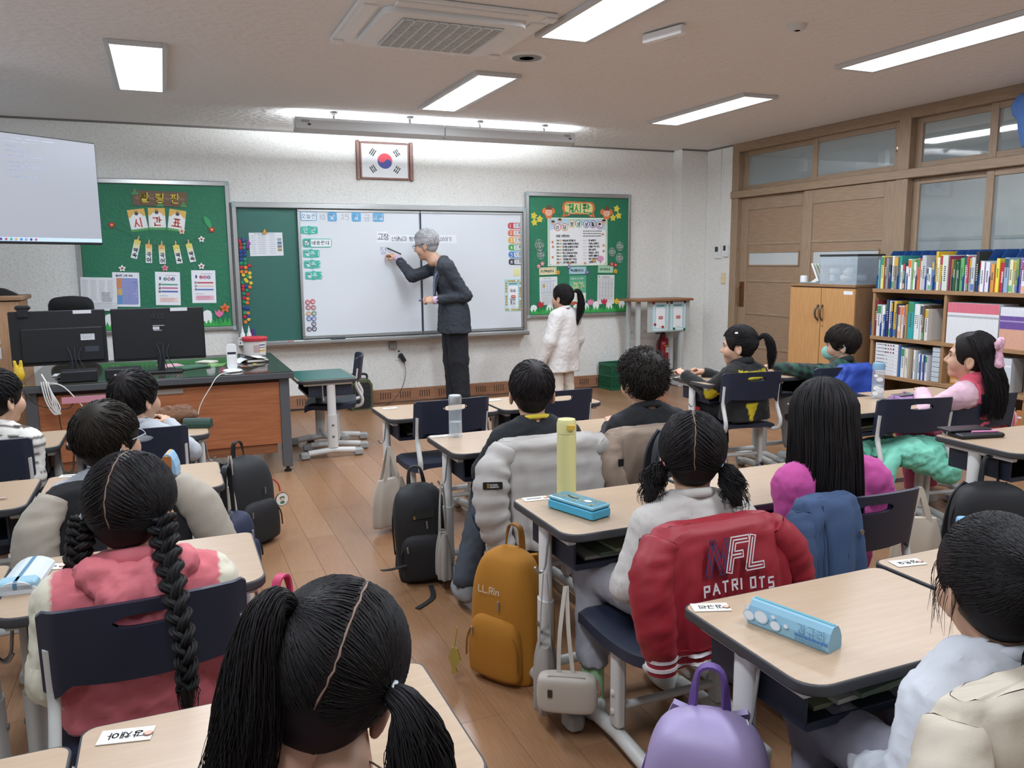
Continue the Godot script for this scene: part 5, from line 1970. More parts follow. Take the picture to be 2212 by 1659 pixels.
	for k in 2:
		var lp:=lunch_poster("name_chart",["pale blue bordered name chart on the stand, teacher side","pale blue bordered name chart on the stand, door side"][k],Vector3([4.94,5.165][k],.8,.435),.205,.32,false)
		lp.set_meta("group","name charts on the stand")
		for j in 4:
			var dot:=MB.new()
			dot.xf=Transform3D(Basis(Vector3.RIGHT,PI/2),Vector3.ZERO)
			dot.lathe(p2([.0145,.0,.0145,.006,.0,.009]),14)
			var q: Array=[[-.09,.145],[.08,.147],[-.07,-.085],[.03,-.115],[-.085,.145],[.085,.148],[-.05,-.14],[.085,-.15]][k*4+j]
			solo("round_magnet",dot,mt(["a82838","a82838","a82838","a82838","28406f","28406f","1d6a4a","1d6a4a"][k*4+j],.3),["upper outer red","upper inner red","left lower red","right lower red","upper inner blue","upper outer blue","lower inner green","lower outer green"][k*4+j]+" magnet holding a name chart on the stand","magnet","magnets on the stand",Vector3([4.94,5.165][k]+q[0],.8+q[1],.4366))
	var fx:=thing("fire_extinguisher","red fire extinguisher standing behind the metal stand's legs","fire extinguisher",Vector3(5.2,.0,.11))
	var fb:=MB.new()
	fb.lathe(p2([.0,.06,.075,.06,.08,.07,.08,.45,.07,.5,.04,.53,.028,.54,.028,.57,.0,.57]),24)
	fb.lathe(p2([.0,.0,.085,.0,.085,.012,.07,.06,.0,.06]),24)
	part(fx,"cylinder",fb,mt("8f1520",.3))
	var fv:=MB.new()
	fv.box(Vector3(0,.59,0),Vector3(.03,.04,.03),.005)
	fv.box(Vector3(-.05,.615,0),Vector3(.12,.012,.025),.004)
	fv.box(Vector3(-.05,.585,0),Vector3(.11,.012,.025),.004)
	part(fx,"valve_lever",fv,mt("22211f",.4))
	var ho:=MB.new()
	ho.tube(curve([Vector3(.0,.58,.02),Vector3(-.07,.56,.05),Vector3(-.09,.4,.04),Vector3(-.085,.2,.03)],5),.011,8)
	part(fx,"hose",ho,mt("1a1918",.6))
	var fl:=MB.new()
	fl.xf=Transform3D(Basis.IDENTITY,Vector3(0,0,.081))
	fl.ink("d9d9d4").rect(-.02,.37,.05,.43)
	fl.ink("c79a3a").rect(-.04,.44,.04,.452)
	fl.ink("8a8a84").lines(-.015,.42,.045,.012,4,.005,2)
	part(fx,"label_print",fl,printed())
	var cr:=thing("crate","green plastic crate on the floor against the wall","crate",Vector3(4.57,0,.17),4)
	var cm:=mt("145a3c",.5)
	for f in [-1,1]:
		for ax in 2:
			var w: float=.33 if ax==0 else .26
			var pn:=MB.new()
			pn.xf=Transform3D(Basis(Vector3.UP,PI/2*ax),Vector3(f*.165*ax,0,f*.13*(1 - ax)))
			pn.box(Vector3(0,.275,0),Vector3(w,.03,.012),.002)
			pn.box(Vector3(0,.155,0),Vector3(w,.02,.012),.002)
			pn.box(Vector3(0,.012,0),Vector3(w,.024,.012),.002)
			for k in 17:
				pn.box(Vector3(-w/2+.004+k*(w - .008)/16,.14,0),Vector3(.007,.26,.008))
			for k in 3:
				pn.box(Vector3(0,.06+k*.035,-.001),Vector3(w,.006,.006))
				pn.box(Vector3(0,.18+k*.03,-.001),Vector3(w*(.5 if k==2 else 1.0),.006,.006))
			part(cr,"lattice_side",pn,cm)
	part(cr,"bottom",bx(Vector3(0,.008,0),Vector3(.32,.01,.25),.002),cm)
	var ct:=MB.new()
	ct.xf=Transform3D(Basis.IDENTITY,Vector3(0,0,.1375))
	ct.ink("9fb8ac").write("SIL",.0,.075,.06,.008,1.0,.1)
	part(cr,"lettering",ct,printed())
	var sp:=thing("portable_speaker","olive and black portable speaker on the floor below the whiteboard","speaker",Vector3(1.66,0,.22),8)
	var sb:=MB.new()
	sb.prism(p2([-.115,.03,-.09,.0,.09,.0,.115,.03,.115,.24,.085,.29,-.085,.29,-.115,.24]),-.08,.07)
	part(sp,"case",sb,mt("4a5030",.55))
	var sg:=MB.new()
	sg.prism(p2([-.09,.04,-.075,.02,.075,.02,.09,.04,.09,.23,.07,.265,-.07,.265,-.09,.23]),.07,.079)
	part(sp,"grille",sg,mt("15171a",.7))
	var sr:=MB.new()
	for k in 5:
		sr.box(Vector3(0,.06+k*.042,.08),Vector3(.16,.004,.004),.001)
	part(sp,"grille_rib",sr,mt("30343a",.5))
	var sh:=MB.new()
	sh.tube(curve([Vector3(-.085,.285,0),Vector3(-.075,.335,-.01),Vector3(.075,.335,-.01),Vector3(.085,.285,0)],5),.012,8)
	part(sp,"carry_handle",sh,blk)
	var se:=MB.new()
	se.xf=Transform3D(Basis.IDENTITY,Vector3(0,0,.0795))
	se.ink("d8d8d8").write("H",-.008,.055,.02,.004)
	se.ink("b03a2a").disc(0,.25,.005)
	part(sp,"emblem",se,printed())
	# blue cloth in the top corner window
	var bm:=MB.new()
	sdf(bm,[ell(Vector3(0,.1,0),Vector3(.05,.09,.09),.05),ell(Vector3(0,-.02,.07),Vector3(.05,.1,.09),.05),cap_(Vector3(0,.0,.05),Vector3(0,-.16,.02),.05,.018,.06),cap_(Vector3(0,-.02,.12),Vector3(0,-.15,.16),.05,.03,.05)],.012)
	bm.wrinkle(folds,.006,Vector3(12,6,14))
	solo("hanging_cloth",bm,cloth("4f78b8",.7,30),"bright blue cloth bundle hung on the upper window at the corner","cloth","",Vector3(5.59,2.34,3.95))
	# cupboard and office chair behind the desk
	var tc:=thing("side_cupboard","light wooden cupboard at the left edge behind the monitors","cupboard",Vector3(-1.13,0,1.5))
	part(tc,"body",bx(Vector3(0,.585,0),Vector3(.44,1.17,.4),.004),wood("ac8462","b9916e",1,.5))
	part(tc,"top_board",bx(Vector3(.005,1.19,.0),Vector3(.48,.03,.44),.006),wood("8a6a4c","99785a",0,.5))
	for k in 3:
		part(tc,"label_sticker",bx(Vector3(.05,1.03 - k*.1,.2005),Vector3(.09,.075,.001),0),mt("dadcdf",.5))
	var dk:=MB.new()
	dk.prism(p2([-.05,0,.06,0,.03,.02,-.02,.045,-.045,.05]),-.03,.03)
	solo("tape_dispenser",dk,blk,"small black dispenser on top of the side cupboard","tape dispenser","",Vector3(-.99,1.206,1.5))
	var oc:=thing("office_chair","black office chair back showing above the left monitor","chair",Vector3(-.68,0,1.0),180)
	var ob:=MB.new()
	sdf(ob,[ell(Vector3(0,1.0,.14),Vector3(.17,.16,.04),.05),cap_(Vector3(-.1,1.11,.14),Vector3(.1,1.11,.14),.05,.05,.05),cap_(Vector3(-.12,.8,.15),Vector3(.12,.8,.15),.06,.06,.08)],.014)
	part(oc,"backrest",ob,cloth("15161a",.85,60))
	var os:=MB.new()
	os.box(Vector3(0,.47,-.08),Vector3(.46,.08,.44),.035)
	part(oc,"seat",os,cloth("15161a",.85,60))
	var op:=MB.new()
	op.tube(pv([Vector3(0,.08,-.05),Vector3(0,.44,-.05)]),.03,10)
	op.tube(curve([Vector3(0,.45,.05),Vector3(0,.5,.22),Vector3(0,.85,.2)],5),.02,8)
	for k in 5:
		var a:=TAU*k/5
		op.tube(pv([Vector3(0,.09,-.05),Vector3(cos(a)*.28,.06,sin(a)*.28 - .05)]),.02,8)
		op.tube(pv([Vector3(cos(a)*.28 - .012,.03,sin(a)*.28 - .05),Vector3(cos(a)*.28+.012,.03,sin(a)*.28 - .05)]),.03,10)
	part(oc,"pedestal",op,blk)

func teacher_desk()->void:
	var td:=thing("teacher_desk","long teacher's desk with a dark glass top and orange wood front","desk",Vector3(-.05,0,1.82))
	var grey:=mt("4b4d51",.5)
	part(td,"table_top",bx(Vector3(0,.668,0),Vector3(1.6,.04,1.3),.004),grey)
	part(td,"glass_top",bx(Vector3(0,.6905,0),Vector3(1.59,.005,1.29),.001),mt("3a3830",.06))
	for s in [-1,1]:
		for f in [-1,1]:
			part(td,"leg",bx(Vector3(s*.74,.34,f*.6 - .03),Vector3(.065,.61,.05),.005),mt("55575b",.45))
			var ft:=MB.new()
			ft.lathe(p2([.0,.0,.025,.0,.025,.012,.012,.015,.012,.036,.0,.036]),14,Vector3(s*.74,0,f*.6 - .03))
			part(td,"levelling_foot",ft,mt("141416",.6))
	part(td,"apron",bx(Vector3(0,.625,.56),Vector3(1.42,.05,.03),.002),mt("3a241e",.6))
	part(td,"front_panel",bx(Vector3(0,.41,.575),Vector3(1.42,.42,.018),.002),wood("9a5c38","aa6b45",0,.5,10.0))
	part(td,"lower_rail",bx(Vector3(0,.17,.56),Vector3(1.36,.07,.016),.002),wood("7a4a2e","8a5838",0,.5,10.0))
	part(td,"tape_strip",bx(Vector3(-.2,.6,.59),Vector3(.62,.03,.008),.001),mt("9a958c",.5))
	var top:=.6935
	var blk:=mt("16171b",.5)
	for k in 2:
		var o:=thing("monitor",["black monitor back with a webcam and white stickers","black monitor back with an embossed logo beside the white phone stand"][k],"monitor",Vector3([-.645,-.06][k],top,2.1),[5.0,-2.0][k])
		var w: float=[.54,.565][k]
		var sh:=MB.new()
		var rows:=[]
		for q in [[.5,.02,.0],[.5,.0,.0],[.485,-.006,.008],[.3 if k else .42,-.012,.02 if k else .012]]:
			pass
		sh.box(Vector3(0,.255,0),Vector3(w,.345,.02),.005)
		part(o,"shell",sh,blk)
		var hump:=MB.new()
		if k==0:
			hump.box(Vector3(.02,.21,.018),Vector3(w*.86,.22,.02),.009)
		else:
			hump.prism(p2([-w/2+.01,.42,-w*.12,.34,w*.12,.34,w/2 - .01,.42,w/2 - .01,.1,-w/2+.01,.1]),.01,.02)
		part(o,"rear_panel",hump,mt("121316",.6))
		var st:=MB.new()
		st.xf=Transform3D(Basis(Vector3.UP,0),Vector3.ZERO)
		var ox: float=[.08,.02][k]
		st.box(Vector3(ox - .02,.1,.012),Vector3(.045,.2,.02),.006)
		st.box(Vector3(ox,.007,.01),Vector3(.22,.014,.16),.006)
		part(o,"stand",st,blk)
		part(o,"sticker",bx(Vector3([.14,.13][k],.415,.0105),Vector3(.105,.022,.001),0),mt("d9dbde",.5))
		var pr:=MB.new()
		pr.xf=Transform3D(Basis.IDENTITY,Vector3(0,0,.0205 if k else .0285))
		if k==0:
			pr.ink("d4d6d9").rect(.12,.235,.2,.275)
			pr.ink("8a8c90").lines(.125,.27,.195,.01,3,.003,2)
			pr.ink("3a3f4a").rect(.14,.16,.22,.195)
		else:
			pr.ink("3a3d42").write("LG",.0,.36,.03,.004,.95)
			pr.disc(-.028,.374,.014)
			pr.ink("1c1e22").disc(-.028,.374,.0115)
			pr.ink("c8cace").rect(-.035,.285,.005,.305)
			pr.rect(-.035,.31,.035,.314)
			pr.lines(-.03,.282,.03,.01,1,.004,1)
		part(o,"print",pr,printed())
		var cb:=MB.new()
		for j in 3:
			cb.tube(curve([Vector3(ox - .04+j*.04,.19,.03),Vector3(ox - .02+j*.02,.12,.05),Vector3(ox - .03+j*.05,.02,.06)],5),.003,6)
		part(o,"cable",cb,mt("2a2d36",.6))
	var wc:=thing("webcam","small black webcam clipped on the left monitor","webcam",Vector3(-.83,1.122,2.125),180)
	part(wc,"head",bx(Vector3(0,.022,0),Vector3(.09,.03,.03),.012),blk)
	var wclip:=MB.new()
	wclip.box(Vector3(0,-.012,-.022),Vector3(.06,.05,.012),.004)
	part(wc,"clip",wclip,blk)
	for k in 2:
		var o:=thing("mini_computer",["black mini computer box under the left monitor","black mini computer box with a round white mark between the monitors"][k],"computer",Vector3([-.53,-.28][k],top,2.32),[3,-2][k])
		part(o,"case",bx(Vector3(0,.034,0),Vector3(.2,.066,.16),.006),blk)
		var mk:=MB.new()
		mk.xf=Transform3D(Basis.IDENTITY,Vector3(0,.03,.0802))
		mk.ink("c9cbd0" if k else "2c2e33").disc(-.04 if k else .05,0,.009)
		part(o,"mark",mk,printed())
	var ph:=thing("phone_stand","white upright sensor unit on a round white base","sensor",Vector3(.375,top,2.3),-4)
	var b0:=MB.new()
	b0.lathe(p2([.0,.0,.055,.0,.062,.006,.058,.014,.03,.02,.0,.021]),28)
	part(ph,"base",b0,mt("e4e5e6",.3))
	var b1:=MB.new()
	b1.prism(MB.round_rect(-.032,.018,.032,.185,.022,6),-.014,.014)
	part(ph,"body",b1,mt("eceded",.3))
	part(ph,"window",bx(Vector3(0,.125,.0145),Vector3(.054,.014,.004),.001),mt("2d333a",.15))
	part(ph,"cover",bx(Vector3(0,.07,.0145),Vector3(.046,.075,.006),.003),mt("f0f0f0",.35))
	var bu:=thing("snack_bucket","white plastic snack tub with a red lid on the teacher's desk","bucket",Vector3(.61,top,1.38))
	var bb:=MB.new()
	bb.lathe(p2([.0,.0,.075,.0,.08,.004,.088,.12,.0,.12]),30)
	part(bu,"tub",bb,mt("d9d2cc",.4))
	var bl:=MB.new()
	bl.lathe(p2([.0,.12,.095,.12,.097,.125,.097,.143,.09,.148,.08,.144,.0,.144]),30)
	part(bu,"lid",bl,mt("b5303c",.4))
	var bp:=MB.new()
	for k in 12:
		var a:=.25 - .09*(k - 3)
		bp.xf=Transform3D(Basis(Vector3.UP,-a+.35),Vector3.ZERO)*Transform3D(Basis(Vector3.RIGHT,.0665),Vector3(0,.06,.0847))
		if k>5:
			bp.ink("e8e0d6").rect(-.0045,-.045,.0045,.045)
			bp.ink("3a4a8a").rect(-.0045,.025,.0045,.034)
			bp.ink("2a2a30").lines(-.004,.012,.0045,.009,1,.006,k)
			bp.ink("d8a83c").rect(-.0045,-.02,.0045,-.008)
		else:
			bp.ink("a8585a").lines(-.0045,.03,.004,.01,6,.004,k)
	part(bu,"label_print",bp,printed())
	var nb:=thing("notebook","dark covered notebook lying open over white papers","notebook",Vector3(.56,top,1.77),12)
	part(nb,"cover",bx(Vector3(0,.003,0),Vector3(.16,.005,.2),.001),mt("2a2826",.5))
	part(nb,"pages",bx(Vector3(.004,.013,0),Vector3(.15,.014,.19),.002),mt("d8d2c4",.7))
	var lid:=MB.new()
	lid.xf=Transform3D(Basis(Vector3(0,0,1),-.28),Vector3(-.08,.055,0))
	lid.box(Vector3(.085,0,0),Vector3(.17,.005,.2),.001)
	part(nb,"open_cover",lid,mt("3a3a3a",.5))
	var ps:=MB.new()
	ps.grid([curve([Vector3(-.13,.004,-.06),Vector3(-.08,.03,-.06),Vector3(.02,.036,-.06),Vector3(.07,.03,-.06)],4),curve([Vector3(-.13,.004,.09),Vector3(-.08,.028,.09),Vector3(.02,.034,.09),Vector3(.07,.028,.09)],4)])
	part(nb,"loose_sheet",ps,mt("e2e4e6",.7))
	var wcab:=MB.new()
	for k in 4:
		wcab.tube(curve([Vector3(-.72+k*.012,.72,2.49),Vector3(-.7+k*.012,.6,2.5),Vector3(-.66+k*.01,.52,2.5),Vector3(-.63 - k*.012,.56,2.505),Vector3(-.67,.66,2.5),Vector3(-.72,.76,2.44)],5),.004,6)
	wcab.tube(curve([Vector3(-.7,.705,2.44),Vector3(-.6,.68,2.49),Vector3(-.47,.5,2.49),Vector3(-.35,.4,2.5),Vector3(-.2,.2,2.52)],6),.0035,6)
	wcab.tube(curve([Vector3(.37,.7,2.36),Vector3(.28,.695,2.46),Vector3(.22,.62,2.485),Vector3(.15,.5,2.49),Vector3(.12,.35,2.49)],6),.003,6)
	solo("white_cable",wcab,mt("dcdcd8",.45),"bundle of looped white cables hanging over the teacher's desk front","cable")
	var bcab:=MB.new()
	bcab.tube(curve([Vector3(-.85,.71,2.3),Vector3(-.8,.66,2.5),Vector3(-.74,.58,2.5),Vector3(-.6,.55,2.5),Vector3(-.56,.58,2.5)],6),.003,6)
	bcab.tube(curve([Vector3(-.33,.72,2.42),Vector3(-.33,.66,2.495),Vector3(-.33,.45,2.495),Vector3(-.335,.36,2.495)],5),.003,6)
	bcab.tube(curve([Vector3(-.64,.6,2.495),Vector3(-.63,.4,2.495),Vector3(-.55,.26,2.5),Vector3(-.5,.2,2.5)],5),.003,6)
	solo("black_cable",bcab,mt("2a201c",.6),"dark cables drooping down the teacher's desk front","cable")
	var pk:=thing("pink_folder","pink folder hung under the desk edge by the cables","folder",Vector3(-.5,.6,2.5),0)
	part(pk,"sheet",bx(Vector3(0,0,0),Vector3(.24,.04,.004),.001),mt("c98a98",.6))
	var yb:=MB.new()
	sdf(yb,[ell(Vector3(0,.045,0),Vector3(.03,.045,.025),.02),cap_(Vector3(-.014,.08,0),Vector3(-.02,.125,0),.012,.009,.015),cap_(Vector3(.012,.08,0),Vector3(.014,.125,0),.012,.009,.015)],.005)
	solo("toy_figure",yb,mt("d9b42a",.4),"small yellow toy with two upright ears at the left edge","toy","",Vector3(-.87,top,2.2))
	for k in 4:
		var pp:=MB.new()
		pp.box(Vector3(0,.005+k*.001,0),Vector3([.18,.14,.22,.1][k],.006+k*.002,[.12,.2,.16,.12][k]),.001)
		solo("desk_papers",pp,mt(["d9dadc","c99aa4","3f6a52","d5d0c2"][k],.6),["white papers","pink papers","dark green folder","cream papers"][k]+" lying behind the monitors on the teacher's desk","papers","papers on the teacher's desk",Vector3([-.62,.0,.12,.24][k],top,[2.0,1.82,1.96,1.7][k]),k*17)
	var fs:=thing("desk_mat_print","flat green and orange paper cut-outs under the desk's glass","paper decoration",Vector3(.25,top+.0003,1.85))
	var fp:=MB.new()
	fp.xf=Transform3D(Basis(Vector3.RIGHT,-PI/2),Vector3.ZERO)
	fp.ink("5f9a4a").fill(p2([-.15,-.15,.08,-.12,.13,.1,.06,.05,.04,.16,-.02,.04,-.08,.12,-.1,.0,-.18,.0]))
	fp.ink("d8dcd2").disc(-.03,-.08,.035)
	fp.ink("c9702c").disc(.27,.02,.018,.05)
	fp.ink("c9b02c").disc(.3,-.1,.016,.04)
	fp.ink("b06a4a").disc(.22,-.2,.03)
	part(fs,"print",fp,printed(.2))

func bin_on_cabinet()->void:
	var y:=1.184
	var bn:=thing("clear_bin","clear plastic bin with a black lid full of crumpled packets on the cabinet","storage bin",Vector3(5.5,y,2.55))
	var g:=StandardMaterial3D.new()
	g.transparency=BaseMaterial3D.TRANSPARENCY_ALPHA
	g.albedo_color=Color(.8,.86,.9,.28)
	g.roughness=.1
	for s in [-1,1]:
		part(bn,"side",bx(Vector3(s*.148,.12,0),Vector3(.004,.24,.42),0),g)
		part(bn,"side",bx(Vector3(0,.12,s*.21),Vector3(.3,.24,.004),0),g)
	part(bn,"bottom",bx(Vector3(0,.004,0),Vector3(.29,.006,.41),0),g)
	part(bn,"lid_rim",bx(Vector3(0,.248,0),Vector3(.315,.018,.44),.005),mt("2e3236",.4))
	for k in 7:
		var mb:=MB.new()
		mb.box(Vector3.ZERO,Vector3(.06,.08+.01*(k % 3),.05),.01)
		mb.wrinkle(folds,.008,Vector3.ONE*20)
		var o:=solo("packet",mb,mt(["cfd3d6","9fb4c6","d9d6cf","b9c4cc"][k % 4],.5),["grey packet low at the front of the clear bin","grey-blue packet low in the clear bin","cream packet low in the clear bin","pale blue packet low at the back of the clear bin","grey packet lying on top in the clear bin","grey-blue packet lying on top in the clear bin","cream packet lying on top in the clear bin"][k],"packet","packets in the clear bin",Vector3(5.44+(k % 2)*.1,y+.06+.05*(k/4),2.41+.075*(k % 4)+.02*(k/4)))
		o.rotation_degrees=Vector3(k*20,k*47,k*31)
	var st:=thing("stapler_rack","white and pale green folding desk rack leaning by the clear bin","desk rack",Vector3(5.46,y,2.17))
	var sm:=MB.new()
	sm.box(Vector3(0,.006,.03),Vector3(.16,.012,.28),.004)
	part(st,"base",sm,mt("8d9492",.5))
	for k in 3:
		var a:=MB.new()
		a.xf=Transform3D(Basis(Vector3.RIGHT,-.5),Vector3(-.05+k*.045,.02,.09 - k*.01))
		a.box(Vector3(0,.09,.0),Vector3(.022,.19,.02),.008)
		a.box(Vector3(0,.02,-.05),Vector3(.026,.04,.12),.012)
		part(st,"arm",a,mt("c4d3c4" if k else "dfe2e0",.45))
	var rl:=MB.new()
	rl.lathe(p2([.0,.0,.035,.0,.035,.06,.03,.07,.0,.07]),18)
	solo("tape_roll",rl,mt("dfe1e2",.5),"white round roll beside the folding rack on the cabinet","roll","",Vector3(5.42,y,2.07))

func bookcase()->void:
	var bc:=thing("bookcase","long open wooden bookcase along the window wall filled with books","bookcase",Vector3(5.5,0,4.3))
	var wa:=wood("93714f","a3805c",2,.5,12.0)
	var wv:=wood("93714f","a3805c",1,.5,12.0)
	for y in [1.145,.76,.45,.14]:
		part(bc,"shelf",bx(Vector3(0,y,0),Vector3(.335,.03,2.7),.003),wa)
	for k in 5:
		part(bc,"side_panel" if k in [0,4] else "divider",bx(Vector3(.004,.565,-1.337+.6685*k),Vector3(.32,1.13,.026),.002),wv)
	part(bc,"back_panel",bx(Vector3(.165,.565,0),Vector3(.006,1.13,2.7),0),mt("7a5a3c",.6))
	part(bc,"plinth",bx(Vector3(.01,.06,0),Vector3(.3,.12,2.68),.002),wa)
	# books: colour,thickness and height in mm; | is the side of a blue file box
	var rows:=[["top shelf",1.1605,2.985,"| 7ab0b4 14 232 5a9aa8 16 250 e0d27a 24 262 7a3a34 26 250 8c8c90 22 245 2e2c2a 16 190 | dfe0de 28 260 8d8276 38 255 | 3a8f84 24 262 d9dcd8 18 190 2f5560 16 205 dfe0e2 26 180 | e4e2de 28 235 7cb068 26 230 dfe0de 20 210 | d87a44 22 240 d8d6d2 20 220 b9bcc0 38 262 | e2e4e6 22 170 d9dcdf 22 170 6a8fc0 18 215 | d2ab2e 22 290 e4dcc0 20 245 dcbc42 24 265 | cdd3c8 44 262 8a3a58 12 255 a87038 24 230 | 2f5a34 22 225 dfe2dc 14 210 24503a 16 215 62a868 30 240 | e2e2e2 18 262 b8424e 14 250 9fa3a4 26 240 c4c8ca 26 245 34332e 22 285 | 7fa088 16 220 dfe2e8 26 215 a04a78 12 205 d8dae4 30 210 | d8944a 26 195 c8702e 14 190 e4d24a 24 235 b52a34 34 205 | 8fa8c0 30 240 e0dcb4 24 225 d9d2a0 22 215 7a9a5a 20 230 | 8a6ab0 22 235 d8d8dc 26 215 4a86b0 26 230"],
		["second shelf",.7755,2.95,"| 9fa8c0 16 285 7a2e36 32 290 d6d8dc 40 255 | e6e6e4 26 250 38569a 16 180 1f2f5e 22 300 dfe2e6 22 290 2a3c78 18 285 | d2b048 32 290 4a4a50 14 270 e4dcd8 20 255 d8a050 16 250 dfd4cf 16 255 c05a70 16 245 | b08a4a 16 270 2f9a9a 52 290 e0e2e2 30 275 dfe0de 26 272 d9dcda 24 270 6a5a4a 18 265 d9d6d0 30 240"],
		["third shelf",.4655,3.24,"3a6aa0 12 245 8fb0d0 14 240 d8d9dc 28 235 e2d8c4 22 232 d4cfc4 14 232 b9a890 12 228 dcd8cc 12 226 8a7a68 10 230 d8d4c8 14 228 e4e2da 14 224 9fb0b8 12 222 e2e4e6 24 200 3a5a9a 8 200 dfe2e4 24 198 3a4a90 10 198 e4e4e6 18 196"]]
	for r in rows:
		var z: float=r[2]
		var tk: PackedStringArray=r[3].split(" ")
		var i:=0
		var n:=0
		var nb:=0
		while i<tk.size():
			if tk[i]=="|":
				nb+=1
				var o:=thing("file_box","slanted blue magazine file box on the %s of the bookcase, %s from the cabinet" % [r[0],ordinal(nb)],"file box",Vector3(5.5,r[1],z+.0015),0,"blue file boxes on the %s" % r[0])
				var mb:=MB.new()
				mb.prism(p2([-.165,.0,.13,.0,.13,.3,.0,.3,-.165,.1]),-.0015,.0015)
				part(o,"side",mb,mt("27508f",.4))
				part(o,"back",bx(Vector3(.135,.15,.04),Vector3(.003,.3,.078),0),mt("27508f",.4))
				i+=1
				z+=.0035
				continue
			n+=1
			var w:=float(tk[i+1])/1000.0
			var h:=float(tk[i+2])/1000.0
			book(tk[i],w,h,Vector3(5.36+(n*7 % 5)*.004,r[1],z+w/2),"%s book %s on the %s of the bookcase, %s from the cabinet end" % [hue_word(tk[i]),"upright" if n % 2 else "standing",r[0],ordinal(n)],"books on the %s" % r[0],n)
			z+=w+.0012
			i+=3
	# long runs of identical workbooks
	for q in [[3.665,44,"d86a7c","e3e4e6",.3,.072,"thin white workbook with a pink top band, one of the long identical run","pink banded workbooks"],[4.085,30,"dfe1e6","dba58a",.285,.06,"thin white, purple and peach workbook, one of the long identical run","purple banded workbooks"]]:
		var bm:=MB.new()
		var w:=.0088
		bm.xf=Transform3D(Basis(Vector3.UP,-PI/2),Vector3(-.1,0,0))
		bm.ink(q[3]).rect(-w/2+.0004,0,w/2 - .0004,q[4])
		bm.ink(q[2]).rect(-w/2+.0004,q[4] - q[5],w/2 - .0004,q[4])
		if q[2]=="dfe1e6":
			bm.ink("6a4a98").rect(-w/2+.0004,q[4] - .15,w/2 - .0004,q[4] - .06)
			bm.ink("c8b8dc").rect(-w/2+.002,q[4] - .1,w/2 - .002,q[4] - .09)
		else:
			bm.ink("8a8d92").rect(-w/2+.002,q[4] - .105,w/2 - .002,q[4] - .09)
		bm.xf=Transform3D.IDENTITY
		bm.ink("d6d7da").box(Vector3(0,q[4]/2,0),Vector3(.2,q[4],w - .0012),.001)
		var ms:=bm.mesh()
		for k in q[1]:
			var o:=MeshInstance3D.new()
			o.name=num("workbook")
			o.mesh=ms
			o.material_override=printed()
			add_child(o)
			o.position=Vector3(5.44,.7755,q[0]+k*.0093)
			tag(o,q[6],"book",q[7])
	# third shelf: marker boxes,clear cases and cartons
	for k in 9:
		var o:=thing("marker_box","flat white marker set box, %s from the top of its stack" % ordinal(k+1),"box",Vector3(5.45,.4655+(8 - k)*.0285,3.115),0,"stacked marker set boxes")
		part(o,"box",bx(Vector3(0,.0138,0),Vector3(.2,.0275,.225),.001),mt("dcdde0",.5))
		var pr:=MB.new()
		pr.xf=Transform3D(Basis(Vector3.UP,-PI/2),Vector3(-.1002,.0138,0))
		pr.ink("3f4046").lines(-.1,.004,.02,.01,1,.006,k)
		for j in 4:
			pr.ink(["33343a","8a4a4a","8a4a4a","33343a"][j] if k<3 else "c8c9cd").disc(-.01+j*.026,.0,.009,.006,8)
		part(o,"print",pr,printed())
	for k in 7:
		var o:=solo("clear_case",bx(Vector3(0,.019,0),Vector3(.2,.036,.07),.004),mt("b9c2c8",.25),"translucent grey case, %s from the top of its pile" % ordinal(k+1),"case","pile of translucent cases",Vector3(5.45,.4655+(6 - k)*.038,3.578))
	var cart:=[["green and white carton on the third shelf behind the girl with the bow","2f8f54",3.74,.466,.17,.09],["orange carton lying at the third shelf front","c98a3c",3.72,.466,.07,.1],["yellow carton on top of the green one","d0b44c",3.755,.64,.08,.09],["large white binder box on the third shelf","c6ccd0",4.1,.466,.24,.16],["white printed carton on the lowest shelf","d4d8dc",4.13,.156,.12,.2],["blue and white carton on the lowest shelf","5a8fc0",3.9,.156,.16,.18],["dark storage box on the lowest shelf behind the masked boy","6a5a50",3.2,.156,.14,.3],["grey paper stack on the lowest shelf","9a9a98",3.5,.156,.1,.2],["orange and brown carton on the lowest shelf end","b8703c",4.3,.156,.2,.12]]
	for q in cart:
		var o:=thing("carton",q[0],"box",Vector3(5.42+(.09 if q[1]=="2f8f54" or q[1]=="d0b44c" else .0),q[3],q[2]))
		part(o,"box",bx(Vector3(0,q[4]/2,0),Vector3(.13 if q[1] != "c98a3c" else .045,q[4],q[5]),.002),mt(q[1],.5))
		var pr:=MB.new()
		pr.xf=Transform3D(Basis(Vector3.UP,-PI/2),Vector3(-.0652 if q[1] != "c98a3c" else -.0227,0,0))
		pr.ink("e6e8e6").rect(-q[5]*.48,q[4]*.74,q[5]*.48,q[4]*.8)
		pr.lines(-q[5]*.4,q[4]*.45,q[5]*.4,q[4]*.16,2,q[4]*.07,3)
		part(o,"print",pr,printed())

func ordinal(k: int)->String:
	return "%d%s" % [k,"th" if k % 100 in [11,12,13] else ["th","st","nd","rd","th","th","th","th","th","th"][k % 10]]

func hue_word(hex: String)->String:
	var c:=Color(hex)
	if c.s<.12:
		return "white" if c.v>.82 else "grey" if c.v>.4 else "black"
	var h:=c.h*360
	var w:="red" if h<18 or h>335 else "orange" if h<38 else "yellow" if h<62 else "green" if h<160 else "teal" if h<195 else "blue" if h<250 else "purple"
	return ("dark " if c.v<.5 else "pale " if c.s<.3 else "")+w

